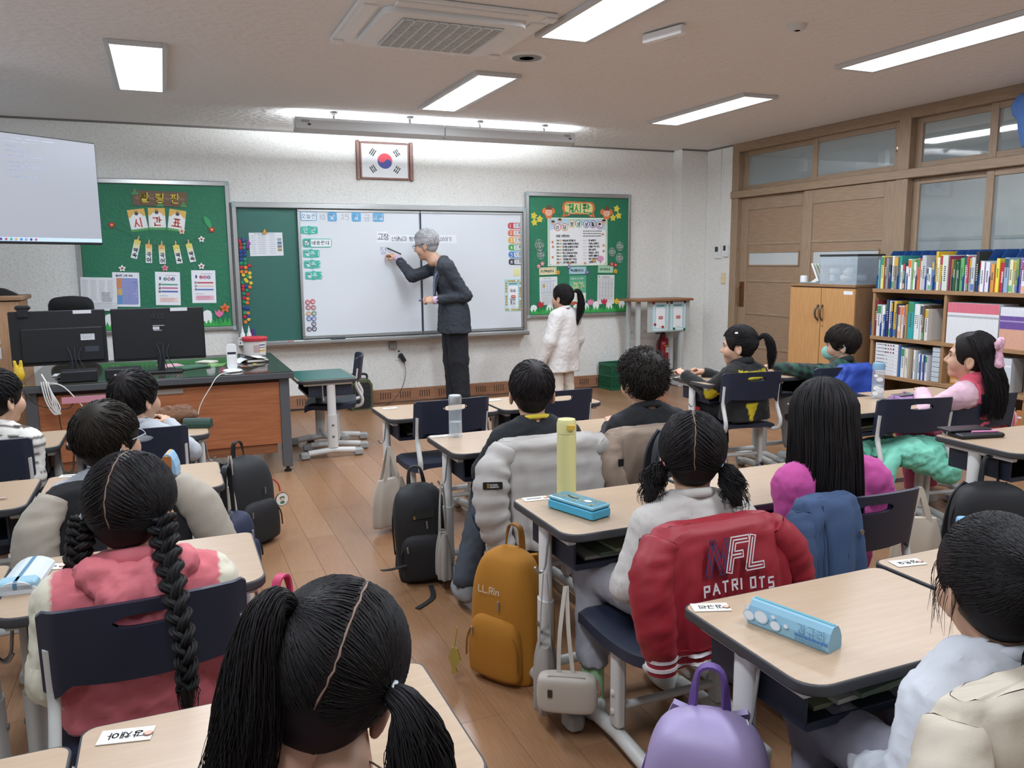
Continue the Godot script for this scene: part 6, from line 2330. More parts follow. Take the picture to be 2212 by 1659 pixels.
func book(hex: String,w: float,h: float,at: Vector3,label: String,group: String,k: int)->void:
	var d:=.19
	var o:=thing("book",label,"book",at+Vector3(d/2 - .02,0,0),0,group)
	var cv:=MB.new()
	for s in [-1,1]:
		cv.box(Vector3(0,h/2,s*(w/2 - .0012)),Vector3(d,h,.0024),.0006)
	cv.box(Vector3(-d/2,h/2,0),Vector3(.003,h,w),.001)
	part(o,"cover",cv,mt(hex,.45))
	part(o,"pages",bx(Vector3(-.001,h/2,0),Vector3(d - .006,h - .006,w - .005),0),mt("d8d4c8",.8))
	if w>.013:
		var pr:=MB.new()
		pr.xf=Transform3D(Basis(Vector3.UP,-PI/2),Vector3(-d/2 - .0016,0,0))
		var light:=Color(hex).get_luminance()>.45
		var hh:=k*7919 % 13
		if hh % 3==0:
			pr.ink(["d8783c","3f8a5a","2f5560","c9a03c","a8404c"][hh % 5]).rect(-w*.48,h*.72,w*.48,h*.97)
		if hh % 4==1:
			pr.ink(["dca888","6fae78","5a7ab0"][hh % 3]).rect(-w*.48,h*.03,w*.48,h*.22)
		pr.ink("44464a" if light else "dfdccf")
		for j in 5+hh % 4:
			pr.rect(-w*.16,h*(.66 - j*.055),w*.16,h*(.66 - j*.055)+.008)
		part(o,"spine_print",pr,printed())

# ---------------------------------------------------------------- people
const HC:=Vector3(0,.02,.008)
const HR:=Vector3(.074,.083,.09)
var head_mb:={}
var hand_mb:={}
const SKIN:=Color(.56,.33,.22)

func skin_tint(p: Vector3)->Color:
	var lip:=Vector2(p.x/.019,(p.y+.074)/.0085).length()
	if p.z<-.07 and lip<1.0:
		return Color(.5,.19,.15)
	var brow:=Vector2((absf(p.x) - .03)/.017,(p.y - .006+.1*absf(absf(p.x) - .028))/.0035).length()
	if p.z<-.05 and brow<1.0:
		return Color(.06,.035,.025)
	var cheek:=clampf(1.0 - Vector3(absf(p.x) - .04,p.y+.05,p.z+.075).length()/.03,0,1)
	return SKIN.lerp(Color(.6,.28,.2),cheek*.35)

func heads()->void:
	for adult in [false,true]:
		var mb:=MB.new()
		var j:=.008 if adult else .0
		var pr:=[ell(HC,HR,.02),ell(Vector3(0,-.045 - j,-.028),Vector3(.057,.066+j,.056),.03),cap_(Vector3(0,-.098 - j,-.055),Vector3(0,-.1 - j,-.058),.022,.02,.03),
			cap_(Vector3(0,-.012,-.083),Vector3(0,-.043,-.098 - j*.6),.007,.0115,.014),ell(Vector3(-.011,-.048,-.088),Vector3(.008,.006,.008),.008),ell(Vector3(.011,-.048,-.088),Vector3(.008,.006,.008),.008),
			cap_(Vector3(-.016,-.0715,-.079),Vector3(.016,-.0715,-.079),.0055,.0055,.008),cap_(Vector3(-.012,-.0785,-.078),Vector3(.012,-.0785,-.078),.006,.006,.008),
			cap_(Vector3(0,-.07,.012),Vector3(0,-.15,.025),.043,.046,.03)]
		for s in [-1,1]:
			pr.append(ell(Vector3(s*.036,-.045,-.06),Vector3(.026,.03,.026),.02))
			pr.append(cap_(Vector3(s*.014,.004,-.082),Vector3(s*.042,.004,-.068),.008,.008,.02))
			pr.append(ell(Vector3(s*.079,-.026,.008),Vector3(.008,.031,.019),.012,Basis(Vector3.UP,s*.35)))
			pr.append(less(ell(Vector3(s*.089,-.022,.006),Vector3(.007,.02,.011),.01,Basis(Vector3.UP,s*.35)),.006))
			pr.append(less(ell(Vector3(s*.03,-.014,-.091),Vector3(.016,.009,.012)),.01))
		sdf(mb,pr,.0042,skin_tint)
		head_mb[adult]=mb
	for pose in ["rest","fist","pinch"]:
		var mb:=MB.new()
		mb.col=SKIN
		var pr:=[ell(Vector3(0,0,-.045),Vector3(.037,.0145,.05),.012),cap_(Vector3(0,0,.05),Vector3(0,0,-.02),.025,.026,.02)]
		for f in 4:
			var c: float={"rest": .42,"fist": 1.25,"pinch": [.75,.95,1.2,1.3][f]}[pose]
			var p:=Vector3([-.028,-.0095,.0095,.0275][f],.002,-.088)
			var l: float=[.07,.078,.072,.056][f]
			var a:=.0
			for k in 3:
				a+=c*[.65,1.0,.7][k]
				var q: Vector3=p+Vector3((f - 1.5)*.0012,-sin(a),-cos(a))*l*[.46,.32,.26][k]
				pr.append(cap_(p,q,[.0095,.0085,.0078][k],[.0085,.0078,.0068][k],.006))
				p=q
		var t:=[Vector3(-.024,-.006,-.025),Vector3(-.046,-.014,-.052),Vector3(-.05,-.022,-.078),Vector3(-.046,-.027,-.098)]
		if pose=="fist":
			t=[Vector3(-.024,-.006,-.025),Vector3(-.042,-.02,-.055),Vector3(-.032,-.038,-.078),Vector3(-.012,-.046,-.086)]
		elif pose=="pinch":
			t=[Vector3(-.024,-.006,-.025),Vector3(-.042,-.026,-.055),Vector3(-.038,-.045,-.085),Vector3(-.03,-.052,-.108)]
		for k in 3:
			pr.append(cap_(t[k],t[k+1],[.013,.0105,.0095][k],[.0105,.0095,.008][k],.01))
		sdf(mb,pr,.004)
		hand_mb[pose]=mb

func hand_at(wr: Vector3,dir: Vector3,back: Vector3,side: int,size: float)->Transform3D:
	var z:=-dir.normalized()
	var y:=(back - z*back.dot(z)).normalized()
	return Transform3D(Basis(y.cross(z)*size*(1 if side>0 else -1),y*size,z*size),wr)

# who: head=where the head is in the room; turn=body's turn to the left; look=head turn,nod,tilt in degrees
func person(label: String,at: Vector3,turn: float,head: Vector3,look: Vector3,o: Dictionary)->Node3D:
	if not o.get("stand",o.get("adult",false)):
		at=Vector3(at.x*nearer(at.z,.05),0,at.z+.05)
		head=Vector3(head.x*nearer(head.z,.045),head.y+.008,head.z+.045)
	var me:=thing("person",label,"person",at,turn,"")
	var inv:=me.transform.affine_inverse()
	var adult: bool=o.get("adult",false)
	var stand: bool=o.get("stand",adult)
	var R: float=o.get("R",1.0)
	var hs: float=o.get("head_size",1.0)
	var hp:=inv*head
	var hx:=Transform3D(Basis(Vector3.UP,deg_to_rad(look.x - turn))*Basis(Vector3.RIGHT,deg_to_rad(look.y))*Basis(Vector3.BACK,deg_to_rad(look.z))*Basis.from_scale(Vector3.ONE*hs),hp)
	var neck: Vector3=o.get("neck",Vector3(hp.x*.75,hp.y - .132*hs,hp.z+.03))
	var hip: Vector3=o.get("hip",Vector3(0,.455,0))
	var mid:=hip.lerp(neck,.35)+Vector3(0,0,.01)
	var chest:=hip.lerp(neck,.68)
	var sw: float=o.get("shoulders",.135)
	var drop: float=o.get("drop",.055)
	var twist:=Basis(Vector3.UP,deg_to_rad(o.get("twist",.0)))
	var sh:=[]
	var el:=[]
	var wr:=[]
	var hd:=[]
	for s in [0,1]:
		var g:=-1.0 if s==0 else 1.0
		sh.append(neck+twist*Vector3(g*sw,-drop,.012))
		var pose: String=o.get("arms",["lap","lap"])[s]
		match pose:
			"desk":
				el.append(Vector3(g*.2,.56,neck.z - .06))
				wr.append(Vector3(g*.07,.652,neck.z - .26))
			"hang":
				el.append(sh[s]+Vector3(g*.055,-.2*R,.02))
				wr.append(sh[s]+Vector3(g*.06,-.39*R,-.03))
			"lap":
				el.append(Vector3(g*.175,neck.y - .21,neck.z+.03))
				wr.append(Vector3(g*.1,neck.y - .255,neck.z - .16))
			_:
				el.append(o[pose][0])
				wr.append(o[pose][1])
		hd.append((wr[s] - el[s]).normalized())
	var lg:=[]
	for s in [0,1]:
		var g:=-1.0 if s==0 else 1.0
		if o.has("legs"):
			lg.append(o.legs[s])
		elif stand:
			lg.append([hip+Vector3(g*.07*R,-.02,0),hip*Vector3(1,.52,1)+Vector3(g*.075*R,0,-.01),Vector3(hip.x+g*.08*R,.08*R,hip.z+.02)])
		else:
			var sp: float=o.get("spread",.09)
			lg.append([Vector3(hip.x+g*.07,hip.y - .018,hip.z - .03),Vector3(hip.x+g*sp,hip.y - .018,hip.z - .3),Vector3(hip.x+g*sp,.085,hip.z - .25 - .02*g)])
	# body: one continuous skin
	var sk:=MB.new()
	sk.col=SKIN
	var pr:=[ell(chest,Vector3(.11,.12,.062)*R,.04),ell(mid,Vector3(.1,.12,.066)*R,.04),ell(hip,Vector3(.11,.075,.07)*R,.04),cap_(neck+Vector3(0,-.04,.01)*R,hp+Vector3(0,-.06,.012)*hs,.046*hs,.041*hs,.03),cap_(sh[0],sh[1],.036*R,.036*R,.04)]
	for s in [0,1]:
		pr.append(cap_(sh[s],el[s],.036*R,.029*R,.02))
		pr.append(cap_(el[s],wr[s],.03*R,.02*R,.012))
		pr.append(cap_(lg[s][0],lg[s][1],.052*R,.042*R,.02))
		pr.append(cap_(lg[s][1],lg[s][2],.042*R,.03*R,.015))
	sdf(sk,pr,.015)
	sk.add(head_mb[adult],hx)
	var pz: Array=o.get("hands",["rest","rest"])
	for s in [0,1]:
		var back: Vector3=o.get("backs",[Vector3(-.3,1,.1),Vector3(.3,1,.1)])[s]
		sk.add(hand_mb[pz[s]],hand_at(wr[s],o.get("dirs",hd)[s],back,s*2 - 1,(.96 if adult else .76)*o.get("hand_size",1.0)))
	if not mats.has("skin"):
		mats["skin"]=printed(.55).duplicate()
		mats["skin"].subsurf_scatter_enabled=true
		mats["skin"].subsurf_scatter_strength=.06
	part(me,"body",sk,mats["skin"])
	for s in [-1,1]:
		var ey:=MB.new()
		ey.xf=hx*Transform3D(Basis(Vector3.UP,-s*.25),Vector3(s*.03,-.0145,-.0755))
		ey.col=Color(.7,.66,.62)
		for q in [[Vector3(.0125,.0052,.007),Vector3.ZERO,Color(.7,.66,.62)],[Vector3(.0055,.0055,.003),Vector3(0,0,-.0055),Color(.02,.012,.008)],[Vector3(.0135,.0016,.006),Vector3(0,.005,-.002),Color(.02,.015,.012)]]:
			ey.col=q[2]
			var rows:=[]
			for a in 7:
				var row:=PackedVector3Array()
				for b in 12:
					var th:=PI*a/6.0
					row.append(q[1]+q[0]*Vector3(sin(th)*cos(TAU*b/12),sin(th)*sin(TAU*b/12),-cos(th)))
				rows.append(row)
			ey.grid(rows,true)
		part(me,"eye",ey,printed(.25))
	# upper clothes
	var pf: float=o.get("puff",.0)
	var hem: float=o.get("hem",hip.y - .03)
	pr=[ell(chest,Vector3(.142,.125,.088)*R+Vector3.ONE*pf,.05),ell(mid,Vector3(.132,.13,.09)*R+Vector3.ONE*pf,.05),ell(hip+Vector3(0,.01,0),Vector3(.14,.1,.1)*R+Vector3.ONE*pf,.05),cap_(sh[0]+Vector3(.02,.004,0),sh[1]+Vector3(-.02,.004,0),.049*R+pf*.5,.049*R+pf*.5,.04)]
	if o.has("skirt"):
		for s in [-.06,.06]:
			pr.append(cap_(hip+Vector3(s,.05,0),Vector3(hip.x+s*1.3,hem - .02,hip.z),.1*R,.115*R,.05))
	for s in [0,1]:
		pr.append(cap_(neck+Vector3((s - .5)*.09,0,.01),sh[s],.046*R,.046*R+pf*.5,.03))
		pr.append(cap_(sh[s],el[s],(.054+pf)*R,(.046+pf)*R,.03))
		pr.append(cap_(el[s],wr[s] - hd[s]*.005,(.046+pf)*R,(.033+pf*.8)*R,.02))
		pr.append(less(cap_(wr[s]+hd[s]*.045,wr[s]+hd[s]*.16,.045*R,.06*R),.006))
	pr.append(less(cap_(neck+Vector3(0,.012,-.012),hp+Vector3(0,-.03,-.02),.047*hs,.06*hs),.012))
	pr.append(cut(Vector3.DOWN,-hem))
	var tp:=MB.new()
	tp.col=Color.WHITE
	sdf(tp,pr,.0115*(1.15 if adult else 1.0),o.get("tint"))
	tp.wrinkle(folds,o.get("crease",.004),Vector3(11,17,11))
	var tm: StandardMaterial3D=cloth(o.top,o.get("sheen_rough",.88),34,.2,o.has("tint"))
	part(me,o.get("top_name","sweatshirt"),tp,tm)
	if not o.get("no_collar",false):
		var cl:=MB.new()
		var ring:=PackedVector3Array()
		for k in 22:
			var a:=TAU*k/22
			ring.append(neck+Vector3(cos(a)*.056,.024+.018*sin(a),-.004+sin(a)*.052)*(.9 if adult else hs))
		cl.tube(ring,o.get("collar_r",.009)*hs,8,false,1.5,Vector3.ZERO,true)
		part(me,"collar",cl,cloth(o.get("collar",o.top),.88,34,.2))
	# trousers
	if o.has("legwear"):
		var wide: float=o.get("wide",1.0)
		pr=[ell(hip+Vector3(0,-.01,0),Vector3(.13,.085,.098)*R,.04)]
		for s in [0,1]:
			pr.append(cap_(lg[s][0],lg[s][1],.066*R*wide,.058*R*wide,.02))
			pr.append(cap_(lg[s][1],lg[s][2],.056*R*wide,.05*R*wide,.03))
		pr.append(cut(Vector3.DOWN,-o.get("ankle",.11)))
		var lb:=MB.new()
		sdf(lb,pr,.013)
		lb.wrinkle(folds,.006,Vector3(11,8,11))
		part(me,"trousers",lb,cloth(o.legwear,.9,34,.2))
	for s in [0,1]:
		var an: Vector3=lg[s][2]
		var sb:=MB.new()
		sdf(sb,[cap_(an+Vector3(0,-.03,.02)*R,an+Vector3(0,-.042,-.085)*R,.034*R,.031*R,.02),ell(an+Vector3(0,-.055,-.04)*R,Vector3(.041,.03,.098)*R,.02),less(cap_(an,an+Vector3(0,.08,0),.032*R,.05*R),.006),cut(Vector3.DOWN,-maxf(.004,an.y - .082*R))],.009)
		part(me,"shoe",sb,mt(o.get("shoe","c9cac8"),.55))
		if o.has("sock"):
			var so:=MB.new()
			so.tube(pv([an+Vector3(0,-.03,0),an.lerp(lg[s][1],.24)]),[.033,.036],12)
			part(me,"sock",so,cloth(o.sock,.9,60))
	me.set_meta("hx",hx)
	return me

# ---------------------------------------------------------------- hair,in the head's own frame
func sp(d: Vector3,off: float)->Vector3:
	return HC+d*(HR+Vector3.ONE*off)

func hair_mat(hex:="ffffff",rough:=.55)->StandardMaterial3D:
	var key:="hair "+hex
	if not mats.has(key):
		var m:=StandardMaterial3D.new()
		m.vertex_color_use_as_albedo=true
		m.albedo_color=Color(hex)
		m.roughness=rough
		m.metallic_specular=.3
		mats[key]=m
	return mats[key]

func tone(mb: MB,base: Color)->void:
	mb.col=base*rng.randf_range(.55,1.7)
	mb.col.a=1.0

const BLACK:=Color(.012,.0105,.011)

func cap_hair(mb: MB,base: Color,nape:=-.075,thick:=.012,fringe:=.035,ears:=true)->void:
	mb.col=base
	var pr:=[ell(HC,HR+Vector3.ONE*thick,.01),ell(Vector3(0,-.03,.033),Vector3(.064,.058,.058),.012),
		less(ell(Vector3(0,fringe - .1,-.1),Vector3(.073,.1,.072)),.008),cut(Vector3(0,-1,-.25).normalized(),-nape*.97,.01)]
	if ears:
		for s in [-1,1]:
			pr.append(less(ell(Vector3(s*.088,-.035,-.004),Vector3(.03,.04,.026)),.008))
	sdf(mb,pr,.0065)

func lock(mb: MB,pts: PackedVector3Array,r: float,tip:=.25)->void:
	var rr:=[]
	for k in pts.size():
		rr.append(r*lerpf(1.0,tip,pow(float(k)/(pts.size() - 1),1.5)))
	mb.tube(pts,rr,4,false)

func globe(n: int,k: int)->Vector3:
	var y:=1.0 - 2.0*(k+.5)/n
	var a:=k*2.39996
	var q:=sqrt(1.0 - y*y)
	return Vector3(cos(a)*q,y,sin(a)*q)

func no_hair(d: Vector3,nape: float,fringe: float)->bool:
	if d.z<-.3 and d.y<fringe:
		return true
	if d.z<.25 and d.y<-.32 - .3*d.z:
		return true
	return d.y<nape

func short_hair(mb: MB,base: Color,n: int,r: float,length: float,lift: float,nape:=-.75,fringe:=.12,curl:=.0)->void:
	var crown:=Vector3(.12,.8,.55).normalized()
	for k in n:
		var d:=globe(n,k)
		if no_hair(d,nape,fringe):
			continue
		var ax:=crown.cross(d)
		if ax.length()<.05:
			ax=Vector3.RIGHT
		ax=(ax.normalized()+Vector3(rng.randf_range(-1,1),rng.randf_range(-1,1),rng.randf_range(-1,1))*.35).normalized()
		tone(mb,base)
		var pts:=PackedVector3Array()
		var L:=length*rng.randf_range(.7,1.25)
		var ph:=rng.randf()*TAU
		for i in 6:
			var t:=i/5.0
			var e:=d.rotated(ax,L*t)
			if i>1 and (e.z<-.3 and e.y<fringe - .16 or e.y<nape - .1):
				break
			var p:=sp(e,.006+lift*sin(t*2.4)*rng.randf_range(.9,1.1))
			if curl>0:
				p+=Vector3(cos(ph+t*9),sin(ph+t*9),sin(ph*2+t*9))*curl*minf(1.0,t*3)+d*lift*1.2*t
			pts.append(p)
		if pts.size()>2:
			lock(mb,pts,r)

# strands combed from a parting towards a tie
func combed(mb: MB,base: Color,tie: Vector3,n: int,r: float,side: float,nape:=-.78,fringe:=.3,gap:=.02)->void:
	for k in n:
		var d:=globe(n,k)
		if side != 0 and d.x*side<gap or no_hair(d,nape,fringe):
			continue
		tone(mb,base)
		var pts:=PackedVector3Array()
		var j:=Vector3(rng.randf_range(-1,1),rng.randf_range(-1,1),rng.randf_range(-1,1))*.03
		for i in 6:
			pts.append(sp((d.slerp(tie,i/5.0*.97)+j*sin(i*.6)).normalized(),.0135+.003*sin(i*.62)+rng.randf_range(-.0006,.0006)))
		lock(mb,pts,r,.8)

func tail(mb: MB,base: Color,pts: Array,radii: Array,n: int,r: float,frizz:=.004)->void:
	var c:=curve(pts,5)
	var m:=c.size()
	var rad:=[]
	for i in m:
		var f:=float(i)/(m - 1)*(radii.size() - 1)
		rad.append(lerpf(radii[int(f)],radii[mini(int(f)+1,radii.size() - 1)],f - int(f)))
	mb.col=base
	var core:=[]
	for q in rad:
		core.append(q*.8)
	mb.tube(c,core,8,true)
	var sides:=[]
	var side:=(c[1] - c[0]).cross(Vector3(.3,.1,1)).normalized()
	for i in m:
		var tg:=(c[mini(i+1,m - 1)] - c[maxi(i - 1,0)]).normalized()
		side=(side - tg*side.dot(tg)).normalized()
		sides.append([side,tg.cross(side)])
	for k in n:
		tone(mb,base)
		var a:=rng.randf()*TAU
		var q:=sqrt(rng.randf_range(.45,1.15))
		var ph:=rng.randf()*TAU
		var stop:=m - (rng.randi() % (m/4+1))
		var out:=PackedVector3Array()
		for i in stop:
			out.append(c[i]+(sides[i][0]*cos(a)+sides[i][1]*sin(a))*rad[i]*q+Vector3(sin(ph+i*.7),sin(ph*2+i*.5),cos(ph+i*.6))*frizz*i/m)
		if out.size()>2:
			lock(mb,out,r)

func braid(mb: MB,base: Color,pts: Array,rad: float,turns: float)->void:
	var c:=curve(pts,14)
	var m:=c.size()
	for k in 3:
		for h in 7:
			tone(mb,base)
			var out:=PackedVector3Array()
			var rr:=[]
			var oa:=TAU*h/6
			for i in m:
				var t:=float(i)/(m - 1)
				var tg:=(c[mini(i+1,m - 1)] - c[maxi(i - 1,0)]).normalized()
				var s1:=tg.cross(Vector3(0,0,1)).normalized()
				var s2:=tg.cross(s1)
				var ph:=t*turns*TAU+TAU*k/3.0
				var w:=rad*(1.0 - .35*t)
				out.append(c[i]+s1*sin(ph)*w+s2*sin(ph*2)*w*.5+(s1*cos(oa)+s2*sin(oa))*w*(.42 if h<6 else .0))
				rr.append(w*(.3 if h<6 else .5))
			mb.tube(out,rr,5,false)
	tail(mb,base,[c[m - 4],c[m - 1],c[m - 1]+(c[m - 1] - c[m - 10])*1.0+Vector3(0,-.02,0)],[rad*.55,rad*.9,rad*.3],40,.0012,.01)

func wear(me: Node3D,called: String,mb: MB,m: Material,label:="")->void:
	part(me,called,mb,m,label).transform=me.get_meta("hx")

func bead_tie(me: Node3D,at: Vector3,r: float,hex: String,label: String)->void:
	var mb:=MB.new()
	var ring:=PackedVector3Array()
	for k in 14:
		ring.append(at+Vector3(0,cos(TAU*k/14),sin(TAU*k/14))*r)
	mb.tube(ring,r*.4,6,false,1.0,Vector3.ZERO,true)
	wear(me,"hair_tie",mb,mt(hex,.35),label)

func parting(me: Node3D,ds: Array)->void:
	var mb:=MB.new()
	var c:=PackedVector3Array()
	for d in curve(ds,6):
		c.append(sp((d+Vector3(sin(d.y*40)*.012,0,0)).normalized(),.0135))
	var rr:=[]
	for k in c.size():
		rr.append(.0014+.0004*sin(k*2.1) if k>1 and k<c.size() - 2 else .0006)
	mb.tube(c,rr,6,true)
	wear(me,"parting",mb,mt("80695c",.8),"pale line of scalp along the parting")

func specs(me: Node3D,hex: String)->void:
	var mb:=MB.new()
	for s in [-1,1]:
		var ring:=PackedVector3Array()
		for k in 20:
			ring.append(Vector3(s*.032+cos(TAU*k/20)*.024,-.013+sin(TAU*k/20)*.018,-.1))
		mb.tube(ring,.0016,6,false,1.0,Vector3.ZERO,true)
		mb.tube(pv([Vector3(s*.056,-.008,-.099),Vector3(s*.08,-.006,-.04),Vector3(s*.084,-.008,.012),Vector3(s*.082,-.03,.03)]),.0019,6)
	mb.tube(pv([Vector3(-.009,-.01,-.101),Vector3(0,-.006,-.104),Vector3(.009,-.01,-.101)]),.0016,6)
	wear(me,"glasses",mb,mt(hex,.3,.5))

func lin(h: String)->Color:
	return Color(h).srgb_to_linear()

func build_people()->void:
	heads()
	var D:=Vector3(0,-1,0)
	# --- boys and girls of the left block
	var a:=person("boy in a white shirt with dark stripes at the far left edge",Vector3(-.74,0,4.01),-12,Vector3(-.69,.853,4.0),Vector3(-42,4,0),{"top": "ffffff","legwear": "3a3d48","head_size": 1.05,"arms": ["desk","lap"],"tint": func(p: Vector3): return lin("4a4038") if fposmod(p.y+p.x*.15,.036)<.008 else lin("d6d2ca"),"collar": "d6d2ca"})
	var mb:=MB.new()
	cap_hair(mb,BLACK,-.085)
	short_hair(mb,BLACK,900,.0028,.75,.01)
	wear(a,"hair",mb,hair_mat())
	a=person("short-haired boy in a pale grey shirt, front of the left block",Vector3(-.15,0,4.0),-14,Vector3(-.159,.815,4.0),Vector3(-46,4,0),{"top": "a9adb2","legwear": "40434c","head_size": 1.06,"arms": ["desk","desk"]})
	mb=MB.new()
	cap_hair(mb,BLACK,-.085)
	short_hair(mb,BLACK,1000,.0028,.85,.012,-.8)
	wear(a,"hair",mb,hair_mat())
	a=person("boy with glasses and a light grey shirt in front of the braided girl",Vector3(-.19,0,4.96),-12,Vector3(-.215,.83,4.99),Vector3(-44,2,0),{"top": "a6a9b0","legwear": "4a4e58","head_size": 1.06,"arms": ["desk","desk"]})
	mb=MB.new()
	cap_hair(mb,Color(.016,.012,.009),-.085,.015)
	short_hair(mb,Color(.016,.012,.009),1300,.0024,.9,.013,-.78)
	wear(a,"hair",mb,hair_mat())
	specs(a,"b0b4ba")
	# girl with braids
	var pink:=lin("c96a72")
	var cream:=lin("cfc9b4")
	a=person("girl with two long braids in a pink jacket with cream sleeves",Vector3(-.1,0,5.97),0,Vector3(-.105,.855,5.96),Vector3(-24,-4,0),{"top": "ffffff","legwear": "8a8a90","head_size": 1.06,"arms": ["lap","lap"],"puff": .012,"skirt": true,"hem": .385,"crease": .006,"shoulders": .145,
		"tint": func(p: Vector3): return cream if absf(p.x)>.168 - .05*clampf((p.y - .62)/.1,-1,1)*.0 and p.y>.44 or p.z<-.14 and p.y>.5 else pink,"collar": "c96a72","collar_r": .013,"top_name": "jacket"})
	mb=MB.new()
	sdf(mb,[cap_(Vector3(-.09,.735,.065),Vector3(.09,.735,.065),.03,.03,.04),cap_(Vector3(-.05,.69,.1),Vector3(.05,.69,.1),.035,.035,.05),cap_(Vector3(.09,.735,.06),Vector3(.1,.735,-.03),.03,.018,.03),cap_(Vector3(-.09,.735,.06),Vector3(-.1,.735,-.03),.03,.018,.03)],.009)
	mb.wrinkle(folds,.009,Vector3(14,10,14))
	part(a,"hood",mb,cloth("c96a72",.75,34,.2))
	mb=MB.new()
	cap_hair(mb,BLACK,-.09,.013,.06)
	for s in [-1,1]:
		combed(mb,BLACK,Vector3(s*.86,-.42,.3).normalized(),1500,.0017,s,-.82,.25,.012)
	wear(a,"hair",mb,hair_mat())
	parting(a,[Vector3(.0,.75,-.65),Vector3(.0,1,.1),Vector3(.015,.6,.8),Vector3(-.01,.0,1),Vector3(.01,-.55,.8)])
	var wb: Basis=(a.basis*a.get_meta("hx").basis).inverse()
	for s in [-1,1]:
		mb=MB.new()
		var t:=sp(Vector3(s*.86,-.42,.3).normalized(),.02)
		var ends: Array=[[t,t+wb*Vector3(-.015,-.06,.02),t+wb*Vector3(-.034,-.16,.04),t+wb*Vector3(-.05,-.24,.05)],[t,t+wb*Vector3(.008,-.06,.06),t+wb*Vector3(.02,-.13,.15),t+wb*Vector3(.03,-.21,.21),t+wb*Vector3(.03,-.3,.22)]][0 if s<0 else 1]
		braid(mb,BLACK,ends,.0205,4.0)
		wear(a,"braid",mb,hair_mat())
	bead_tie(a,sp(Vector3(-.86,-.42,.3).normalized(),.022),.013,"b8c0c8","clear bead hair tie")
	# girl with pigtails in the foreground
	a=person("girl with high pigtails in a lilac top, back of head large in the foreground",Vector3(.16,0,7.06),-6,Vector3(.17,.872,6.945),Vector3(-14,-16,-24),{"top": "b48fb4","legwear": "6a6470","head_size": 1.04,"arms": ["lap","lap"],"neck": Vector3(.0,.75,.0),"collar_r": .007})
	mb=MB.new()
	cap_hair(mb,BLACK,-.09,.013,.06)
	var tl:=Vector3(-.8,.42,.42).normalized()
	var tr:=Vector3(.82,-.05,.56).normalized()
	combed(mb,BLACK,tl,4200,.0012,-1,-.82,.25,.012)
	combed(mb,BLACK,tr,4200,.0012,1,-.82,.25,.012)
	wear(a,"hair",mb,hair_mat())
	parting(a,[Vector3(.02,.85,-.5),Vector3(.02,1,.2),Vector3(.0,.55,.85),Vector3(.03,.05,1),Vector3(-.02,-.45,.88)])
	wb=(a.basis*a.get_meta("hx").basis).inverse()
	var dn: Vector3=(a.get_meta("hx").basis.inverse()*D).normalized()
	for s in [-1,1]:
		mb=MB.new()
		var t:=sp(tl if s<0 else tr,.018)
		var o1:=(tl if s<0 else tr)
		if s<0:
			tail(mb,BLACK,[t,t+wb*Vector3(-.02,.014,.015),t+wb*Vector3(-.042,-.02,.03),t+wb*Vector3(-.058,-.1,.04),t+wb*Vector3(-.078,-.2,.045),t+wb*Vector3(-.12,-.3,.045)],[.012,.016,.023,.033,.037,.026],900,.0011,.01)
		else:
			tail(mb,BLACK,[t,t+wb*Vector3(.014,-.012,.025),t+wb*Vector3(.022,-.06,.035),t+wb*Vector3(.022,-.14,.04),t+wb*Vector3(.015,-.25,.04)],[.011,.018,.033,.04,.032],800,.0011,.01)
		wear(a,"pigtail",mb,hair_mat())
		bead_tie(a,t,.011,"c3cbd2" if s>0 else "2a2a30","glassy bead hair tie" if s>0 else "dark hair tie")
	mb=MB.new()
	var ring:=PackedVector3Array()
	for k in 30:
		ring.append(Vector3(cos(TAU*k/30)*.062,.775+.02*sin(TAU*k/30+PI),.0+sin(TAU*k/30)*.058))
	mb.tube(ring,.0014,5,false,1.0,Vector3.ZERO,true)
	part(a,"necklace",mb,mt("8a8274",.3,.8))
	# --- middle block
	a=person("short-haired boy in a black hoodie sitting at the water bottle desk",Vector3(1.36,0,5.0),-4,Vector3(1.355,.882,4.98),Vector3(-20,0,0),{"top": "1d2024","legwear": "3c4048","head_size": 1.06,"arms": ["desk","desk"],"collar": "d0b83a","collar_r": .006,"crease": .005,"puff": .004,"top_name": "hoodie","shoe": "8d8f92","legs": [[Vector3(-.07,.425,-.03),Vector3(-.12,.425,-.3),Vector3(-.3,.12,-.02)],[Vector3(.07,.425,-.03),Vector3(.09,.425,-.3),Vector3(.09,.085,-.28)]]})
	mb=MB.new()
	sdf(mb,[cap_(Vector3(-.07,.735,.05),Vector3(.07,.735,.05),.022,.022,.04),cap_(Vector3(-.04,.68,.085),Vector3(.04,.68,.085),.03,.03,.05)],.009)
	mb.wrinkle(folds,.006,Vector3(12,12,12))
	part(a,"hood",mb,cloth("1d2024",.88,34,.2))
	mb=MB.new()
	cap_hair(mb,BLACK,-.08,.012)
	short_hair(mb,BLACK,1000,.0024,.55,.008,-.7)
	wear(a,"hair",mb,hair_mat())
	a=person("boy with thick curly hair in a black shirt",Vector3(1.92,0,4.98),-2,Vector3(1.885,.892,4.98),Vector3(2,0,0),{"top": "1b1c20","legwear": "33363c","head_size": 1.05,"arms": ["desk","desk"]})
	mb=MB.new()
	cap_hair(mb,Color(.02,.016,.014),-.08,.02)
	short_hair(mb,Color(.022,.018,.016),1100,.0022,.5,.012,-.72,.12,.011)
	wear(a,"hair",mb,hair_mat("ffffff",.5))
